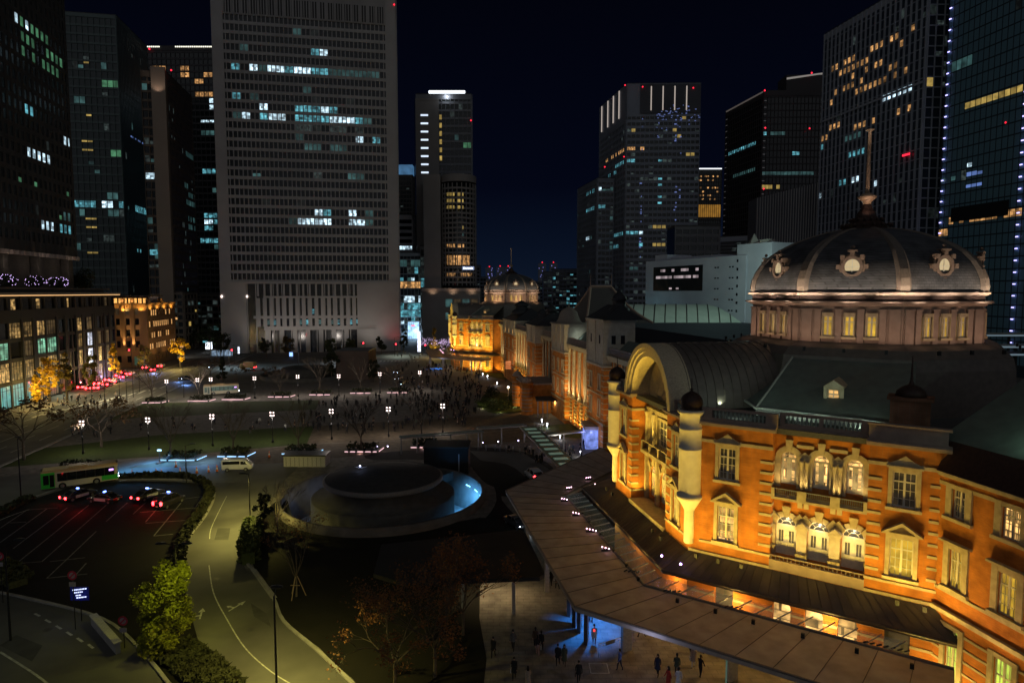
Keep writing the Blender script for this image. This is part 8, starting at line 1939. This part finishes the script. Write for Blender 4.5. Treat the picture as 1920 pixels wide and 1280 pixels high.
m.build('louvre',emit('orange_louvre_light',(1,.28,.08),.6,0),t); m=MB(); m.box(x-1.4,x-1.25,y,y+.3,0,7.2); m.box(x+1.25,x+1.4,y,y+.3,0,7.2); m.build('frame',DARKMETAL,t)
# manhole frame, gate rail and kerb line on the forecourt
x,y=G(1123,1252); o=MB(); 
for a in (-.75,.69): o.box(x+a,x+a+.06,y-.7,y+.7,.004,.012); o.box(x-.69,x+.69,y+a*.93,y+a*.93+.06,.004,.012)
q=o.build('paving_marking',WHP); q['kind']='structure'
a=G(1122,1232); b=G(1165,1218); t=thing('gate_rail','thin metal gate rail with a small name plate beside the blue-lit post','rail',(a[0],a[1],0)); m=MB(); m.tube([(a[0],a[1],0),(a[0],a[1],1.15),(b[0],b[1],1.15)],.035,6); m.tube([(a[0],a[1],.95),(b[0],b[1],.95)],.025,6); m.build('rail',PALEMETAL,t); m=MB(); mx_,my_=(a[0]+b[0])/2,(a[1]+b[1])/2; m.cbox((mx_,my_-.03,1.02),(.9,.05,.32),math.atan2(b[1]-a[1],b[0]-a[0])); m.build('plate',mat('plate_grey',(.12,.12,.12),.5),t)
x,y=G(1345,1290); 
x,y=G(1361,1292); t=thing('sign_post','dark round-topped post with green light at the lower edge under the canopy','sign post',(x,y,0)); m=MB(); m.tube([(x,y,0),(x,y,2.6)],.06,6); m.build('post',emit('green_post_light',(.3,.6,.45),.15,0),t); m=MB(smooth=True); m.ball((x,y,2.7),(.55,.5,.14),12,6); m.ball((x,y,3.0),(.45,.42,.1),12,6); m.build('top_ring',DARKMETAL,t)
# ================================================================== PEOPLE
def skin_mesh(name,J,E,rad,sub,root=0):
    me=bpy.data.meshes.new(name); me.from_pydata(J,E,[]); ob=bpy.data.objects.new(name,me); COL.objects.link(ob)
    sk=ob.modifiers.new('skin','SKIN'); sk.use_smooth_shade=True
    if not me.skin_vertices:
        pass
    for i,v in enumerate(me.skin_vertices[0].data): v.radius=rad[i] if hasattr(rad[i],'__len__') else (rad[i],rad[i]); v.use_root=(i==root)
    if sub: s=ob.modifiers.new('sub','SUBSURF'); s.levels=sub; s.render_levels=sub
    dg=bpy.context.evaluated_depsgraph_get(); out=bpy.data.meshes.new_from_object(ob.evaluated_get(dg)); bpy.data.objects.remove(ob); return out
SKN=mat('skin',(.42,.27,.19),.6); HAIR=mat('black_hair',(.012,.010,.009),.5); SHOE=mat('dark_shoe',(.015,.014,.014),.5)
CL={k:mat('cloth_'+k,c,.9,tuple(x*.75 for x in c),8) for k,c in dict(black=(.014,.014,.016),navy=(.02,.025,.05),grey=(.09,.09,.095),beige=(.30,.24,.18),blue=(.10,.16,.42),red=(.28,.03,.02),white=(.5,.5,.5),brown=(.08,.05,.035),green=(.05,.06,.04),pink=(.34,.22,.22)).items()}
def person_mesh(name,stride=.25,arm=.3,top='black',leg='black',coat=False,skirt=False,elbow=.3,near=True,raise_=0,sit=False,W_=1.0):
    hx=.10*W_
    J=[];E=[];Rr=[]
    def j(p,r,par=None): J.append(p); Rr.append(r); 
    def add(p,r,par=None):
        J.append(p); Rr.append(r)
        if par is not None: E.append((par,len(J)-1))
        return len(J)-1
    hz=.93 if not sit else .5
    pel=add((0,0,hz),(.15*W_,.11)); sp=add((0,0,hz+.22),(.135*W_,.10),pel); ch=add((.01,0,hz+.43),(.165*W_,.11),sp); nb=add((.01,0,hz+.55),(.075,.07),ch); nk=add((.02,0,hz+.61),.052,nb); hd=add((.035,0,hz+.70),(.082,.092),nk); ht=add((.025,0,hz+.80),(.072,.085),hd)
    if near: add((.105,0,hz+.69),.016,hd)
    for s_ in (-1,1):
        if sit: kn=add((.42,s_*.10,.5),.07,None); E.append((pel,kn)); an=add((.44,s_*.10,.09),.045,kn); add((.56,s_*.10,.04),.04,an)
        else:
            a=stride*s_; hp=add((0,s_*hx,.86),.088 if not skirt else .10,pel); kn=add((math.sin(a)*.42+.02,s_*hx,.86-.42*math.cos(a)*.93),.062 if not skirt else .075,hp)
            b=a*.6-(.25 if a<0 else 0); an=add((kn and J[kn][0]+math.sin(b)*.40,s_*hx*.95,max(.08,J[kn][2]-.40*math.cos(b))),.042,kn); add((J[an][0]+.13,s_*hx,J[an][2]-.04),.036,an)
        sh=add((0,s_*.185*W_,hz+.475),.066,ch); aa=-arm*s_*(1 if stride>=0 else -1)+(raise_ if s_==1 else 0)
        el=add((math.sin(aa)*.28,s_*.225*W_,J[sh][2]-.28*math.cos(aa)),.048,sh); bb=aa+elbow+(raise_*.8 if s_==1 else 0)
        wr=add((J[el][0]+math.sin(bb)*.25,s_*.215*W_,J[el][2]-.25*math.cos(bb)),.032,el); dx,dz=math.sin(bb+.1),-math.cos(bb+.1)
        if near:
            pm=add((J[wr][0]+dx*.055,s_*.212*W_,J[wr][2]+dz*.055),(.036,.02),wr)
            for k,(o_,l_) in enumerate(((-.028,.062),(-.010,.074),(.010,.070),(.027,.054))):
                f0=add((J[pm][0]+dx*.035-dz*o_,s_*.212*W_,J[pm][2]+dz*.035+dx*o_),.0095,pm); add((J[f0][0]+dx*l_,s_*(.212*W_-.018),J[f0][2]+dz*l_),.0085,f0)
            t0=add((J[wr][0]+dx*.035-dz*-.04,s_*(.212*W_-.02),J[wr][2]+dz*.035+dx*-.04),.011,pm); add((J[t0][0]+dx*.035,s_*(.212*W_-.035),J[t0][2]+dz*.04),.009,t0)
        else: add((J[wr][0]+dx*.10,s_*.212*W_,J[wr][2]+dz*.10),.026,wr)
    me=skin_mesh(name,J,E,Rr,1 if near else 0)
    for m_ in (SKN,CL[top],CL[leg],SHOE,HAIR): me.materials.append(m_)
    zn=hz+.60; wz=hz+.03
    hands=[J[i] for i in range(len(J))]
    wr_=[p for i,p in enumerate(J) if abs(Rr[i]-.032)<1e-6] if False else []
    for p in me.polygons:
        c=p.center; p.use_smooth=True
        if c.z>zn: mi=4 if (c.z>hz+.80 or c.x<.0) else 0
        elif abs(c.y)>.17*W_ and c.z<(hz+.02 if not raise_ else -9) and not sit: mi=0 if c.z<hz-.02 else 1
        elif c.z<.10: mi=3
        elif c.z<wz and not sit: mi=2
        elif sit and c.x>.12: mi=2
        else: mi=1
        p.material_index=mi
    return me
def person(label,me,extra=None):
    o=bpy.data.objects.new('person',me); COL.objects.link(o); return tag(o,label,'person')
def add_clothes(o,top,hair='short',coat=0.0,skirt=None,bag=None,hz=.93):
    m=MB(smooth=True); n=12
    m.lathe([(.085,hz+.70),(.098,hz+.77),(.09,hz+.84),(.055,hz+.885),(.01,hz+.895)],(.005,0,0),12,closed=False)
    if hair=='long': m.lathe([(.10,hz+.52),(.105,hz+.62),(.10,hz+.74)],(-.02,0,0),12,closed=False)
    m.build('hair',HAIR,o)
    if coat:
        m=MB(smooth=True); vs=[];fs=[]
        prof=[(.20,.13,hz+.50),(.185,.125,hz+.30),(.175,.12,hz+.15),(.20,.15,hz-.05),(.235,.19,hz-coat)]
        for a,b,z in prof:
            for i in range(16): th=2*math.pi*i/16; vs.append((b*math.cos(th),a*math.sin(th),z))
        for k in range(len(prof)-1):
            for i in range(16): fs.append((k*16+i,k*16+(i+1)%16,(k+1)*16+(i+1)%16,(k+1)*16+i))
        m.add(vs,fs); m.build('coat',CL[top],o)
    if bag:
        m=MB(); m.box(-.06,.06,-.30,-.24,.50,.80); m.tube([(0,-.27,.8),(0,-.25,1.2)],.01,4); m.build('bag',CL[bag],o)
pp=[ # px,py(feet),facing deg, top, leg, stride, coat, hair, bag, label
 (1162,1256,200,'blue','navy',.25,0,'short',None,'person in a pale blue shirt walking beside the gate rail'),
 (1114,1207,260,'white','navy',.18,.25,'short',None,'guard in a pale reflective vest standing in the blue light'),
 (1046,1246,260,'black','black',.12,.2,'short',None,'person in a black suit walking beside a grey-coated companion'),
 (1058,1247,262,'green','brown',.15,.4,'long','brown','person in a long grey-green coat beside the black suit'),
 (1085,1279,275,'black','black',.2,.15,'short','brown','person in black with a shoulder bag, nearest the paving frame'),
 (1004,1213,80,'brown','black',.2,.1,'short',None,'person in dark brown jacket seen from behind above the pink skirt'),
 (1015,1220,75,'black','black',.15,.2,'short',None,'person in black beside the brown jacket'),
 (1008,1228,90,'black','pink',.15,.0,'long','white','woman in black top and pale pink skirt walking away'),
 (964,1272,270,'black','black',.2,.3,'short','white','person in black carrying a white bag in the dark forecourt'),
 (990,1290,100,'beige','beige',.15,.5,'long',None,'person in a long beige coat at the lower edge'),
 (925,1232,250,'black','black',.2,.2,'short',None,'dim person in black, leftmost on the dark paving'),
 (962,1218,255,'grey','black',.22,.1,'short',None,'dim person in grey in the middle of the dark paving'),
 (1034,1097,110,'black','black',.3,.1,'short','white','person in black carrying a white bag along the canopy edge'),
 (1045,1104,115,'brown','black',.25,.1,'short',None,'person in brown following along the canopy edge'),
 (1203,1195,30,'white','black',.45,.0,'short',None,'striding person in white top half hidden by the canopy'),
 (1233,1266,240,'navy','black',.25,.3,'long','beige','woman in a navy coat with a beige bag'),
 (1269,1265,80,'green','black',.2,.15,'short',None,'person in a dark green jacket walking away'),
 (1253,1290,190,'red','red',.15,.45,'long',None,'person in a long red coat at the lower edge'),
 (1272,1292,95,'white','beige',.15,.4,'short',None,'person in a cream coat at the lower edge beside the red coat'),
 (1295,1228,230,'navy','black',.25,.1,'short',None,'person in navy in the group under the canopy edge'),
 (1300,1250,250,'beige','white',.2,.3,'short','white','person in a pale long coat in the group under the canopy'),
 (1313,1268,40,'black','black',.2,.0,'short',None,'person in black with one arm stretched out and pale shoes'),
 (1322,1225,60,'white','grey',.2,.0,'short',None,'person in white shirt partly under the canopy'),
 (1108,1166,280,'white','navy',.1,.0,'short',None,'person in white deep in the blue light under the canopy')]
for i,(px,py,fa,tp,lg,st_,co_,hr,bg,lb) in enumerate(pp):
    me=person_mesh('person',stride=st_*(1 if i%2 else -1),arm=.35,top=tp,leg=lg,skirt=('skirt' in lb),raise_=1.1 if 'stretched' in lb else 0,elbow=.25,W_=.92 if hr=='long' else 1.0)
    o=person(lb,me); add_clothes(o,tp,hr,co_*1.2,None,bg)
    if 'guard' in lb: m=MB(); m.box(.12,.14,-.08,.08,1.2,1.4); m.build('vest_badge',emit('red_vest_light',(1,.05,.05),2,0),o)
    x,y=G(px,py); o.location=(x,y,.0); o.rotation_euler=(0,0,R(fa)); o['group']='people on the forecourt'
# crowd
variants=[]
for i,(tp,lg,st_) in enumerate((('black','black',.3),('navy','black',-.25),('grey','black',.35),('black','grey',-.3),('brown','black',.2),('beige','black',.28),('white','navy',-.22),('green','black',.1))):
    variants.append(person_mesh('person',stride=st_,arm=.4,top=tp,leg=lg,near=False))
sitv=[person_mesh('person',sit=True,top='black',leg='black',near=False,elbow=.9),person_mesh('person',sit=True,top='grey',leg='black',near=False,elbow=.9)]
r=random.Random(77)
def crowd(n,region,group,where,w_=(5,3,3,3,2,1,1,1)):
    k=0; tries=0
    while k<n and tries<5000:
        tries+=1; px,py,ok=region(r)
        if not ok: continue
        x,y=G(px,py); v=r.choices(range(8),w_)[0]
        o=bpy.data.objects.new('person',variants[v]); COL.objects.link(o); o.location=(x,y,0); o.rotation_euler=(0,0,r.uniform(0,6.28)); s=r.uniform(.93,1.06); o.scale=(s,s,s)
        tag(o,where.replace('figure','figure in '+('black','navy','grey','black and grey','brown','beige','white','dark green')[v],1),'person',group); k+=1
def inq(px,py,poly):
    c=False; j=len(poly)-1
    for i in range(len(poly)):
        xi,yi=poly[i]; xj,yj=poly[j]
        if (yi>py)!=(yj>py) and px<(xj-xi)*(py-yi)/(yj-yi)+xi: c=not c
        j=i
    return c
def poly_region(poly):
    xs=[p[0] for p in poly]; ys=[p[1] for p in poly]
    def f(r):
        px=r.uniform(min(xs),max(xs)); py=r.uniform(min(ys),max(ys)); return px,py,inq(px,py,poly)
    return f
crowd(105,poly_region([(790,690),(880,685),(900,700),(905,735),(880,780),(820,775),(770,745),(760,715)]),'crowd streaming across the plaza','small walking figure in the dense crowd right of the far lamps')
crowd(26,poly_region([(800,680),(940,690),(945,705),(880,700),(800,700)]),'people before the far pavilion','small figure standing before the orange far pavilion')
crowd(44,poly_region([(600,760),(760,745),(860,780),(880,800),(640,815),(560,800)]),'people scattered on the plaza paving','scattered figure between the near-row lamps and the bare trees')
crowd(16,poly_region([(245,795),(560,788),(560,818),(250,812)]),'people on the path between the lawns','figure walking the path between the two lawns')
crowd(34,poly_region([(60,752),(250,742),(215,768),(60,775)]),'crowd waiting at the zebra crossing','figure in the crowd waiting at the zebra crossing')
crowd(12,poly_region([(120,790),(240,780),(220,815),(110,830)]),'people by the brown trees','figure near the brown-leaved tree on the left')
crowd(16,poly_region([(740,660),(800,660),(800,676),(745,676)]),'people before the glowing entrance','tiny figure silhouetted before the glowing white entrance')
crowd(16,poly_region([(1030,842),(1095,838),(1100,862),(1060,880)]),'people by the side entrance','figure near the blue-lit side entrance and walkway')
crowd(9,poly_region([(900,832),(1040,860),(1040,885),(1010,870)]),'people along the roundabout','figure walking along the roundabout kerb')
crowd(10,poly_region([(150,725),(240,700),(250,706),(170,738)]),'people on the podium pavement','figure on the pavement before the black podium')
for i,(px,py) in enumerate(((655,850),(668,850),(684,850),(698,850),(785,842),(803,842),(545,853),(572,853),(425,858),(447,858),(318,865),(515,746),(531,746),(594,742),(607,742),(668,739),(684,739),(735,738),(752,738),(280,757))):
    x,y=G(px,py); o=bpy.data.objects.new('person',sitv[i%2]); COL.objects.link(o); o.location=(x,y-.1,-.02); o.rotation_euler=(0,0,-math.pi/2+r.uniform(-.3,.3)); tag(o,'seated figure on a lit planter bench under a bare tree','person','people seated on the lit planter benches')

# the mass of farther heads in the stream, too many to count
mb=MB()
reg=poly_region([(745,678),(905,685),(915,735),(890,785),(820,782),(730,760)]); k=0
reg2=poly_region([(560,752),(760,742),(870,780),(900,800),(640,818),(560,805)])
while k<240:
    px,py,ok=(reg if k<150 else reg2)(r)
    if not ok: continue
    x,y=G(px,py); v=variants[r.choices(range(8),(6,3,3,3,2,1,0,1))[0]]; a=r.uniform(0,6.28); ca,sa=math.cos(a),math.sin(a)
    off_=len(mb.v); mb.v+=[(x+q.co.x*ca-q.co.y*sa,y+q.co.x*sa+q.co.y*ca,q.co.z) for q in v.vertices]
    for p in v.polygons: mb.f.append(tuple(off_+i for i in p.vertices)); mb.mi.append(0); mb.sm.append(True)
    k+=1
tag(mb.build('crowd',CL['black']),'dense dark stream of people crossing the plaza toward the far pavilion','crowd',kind='stuff')
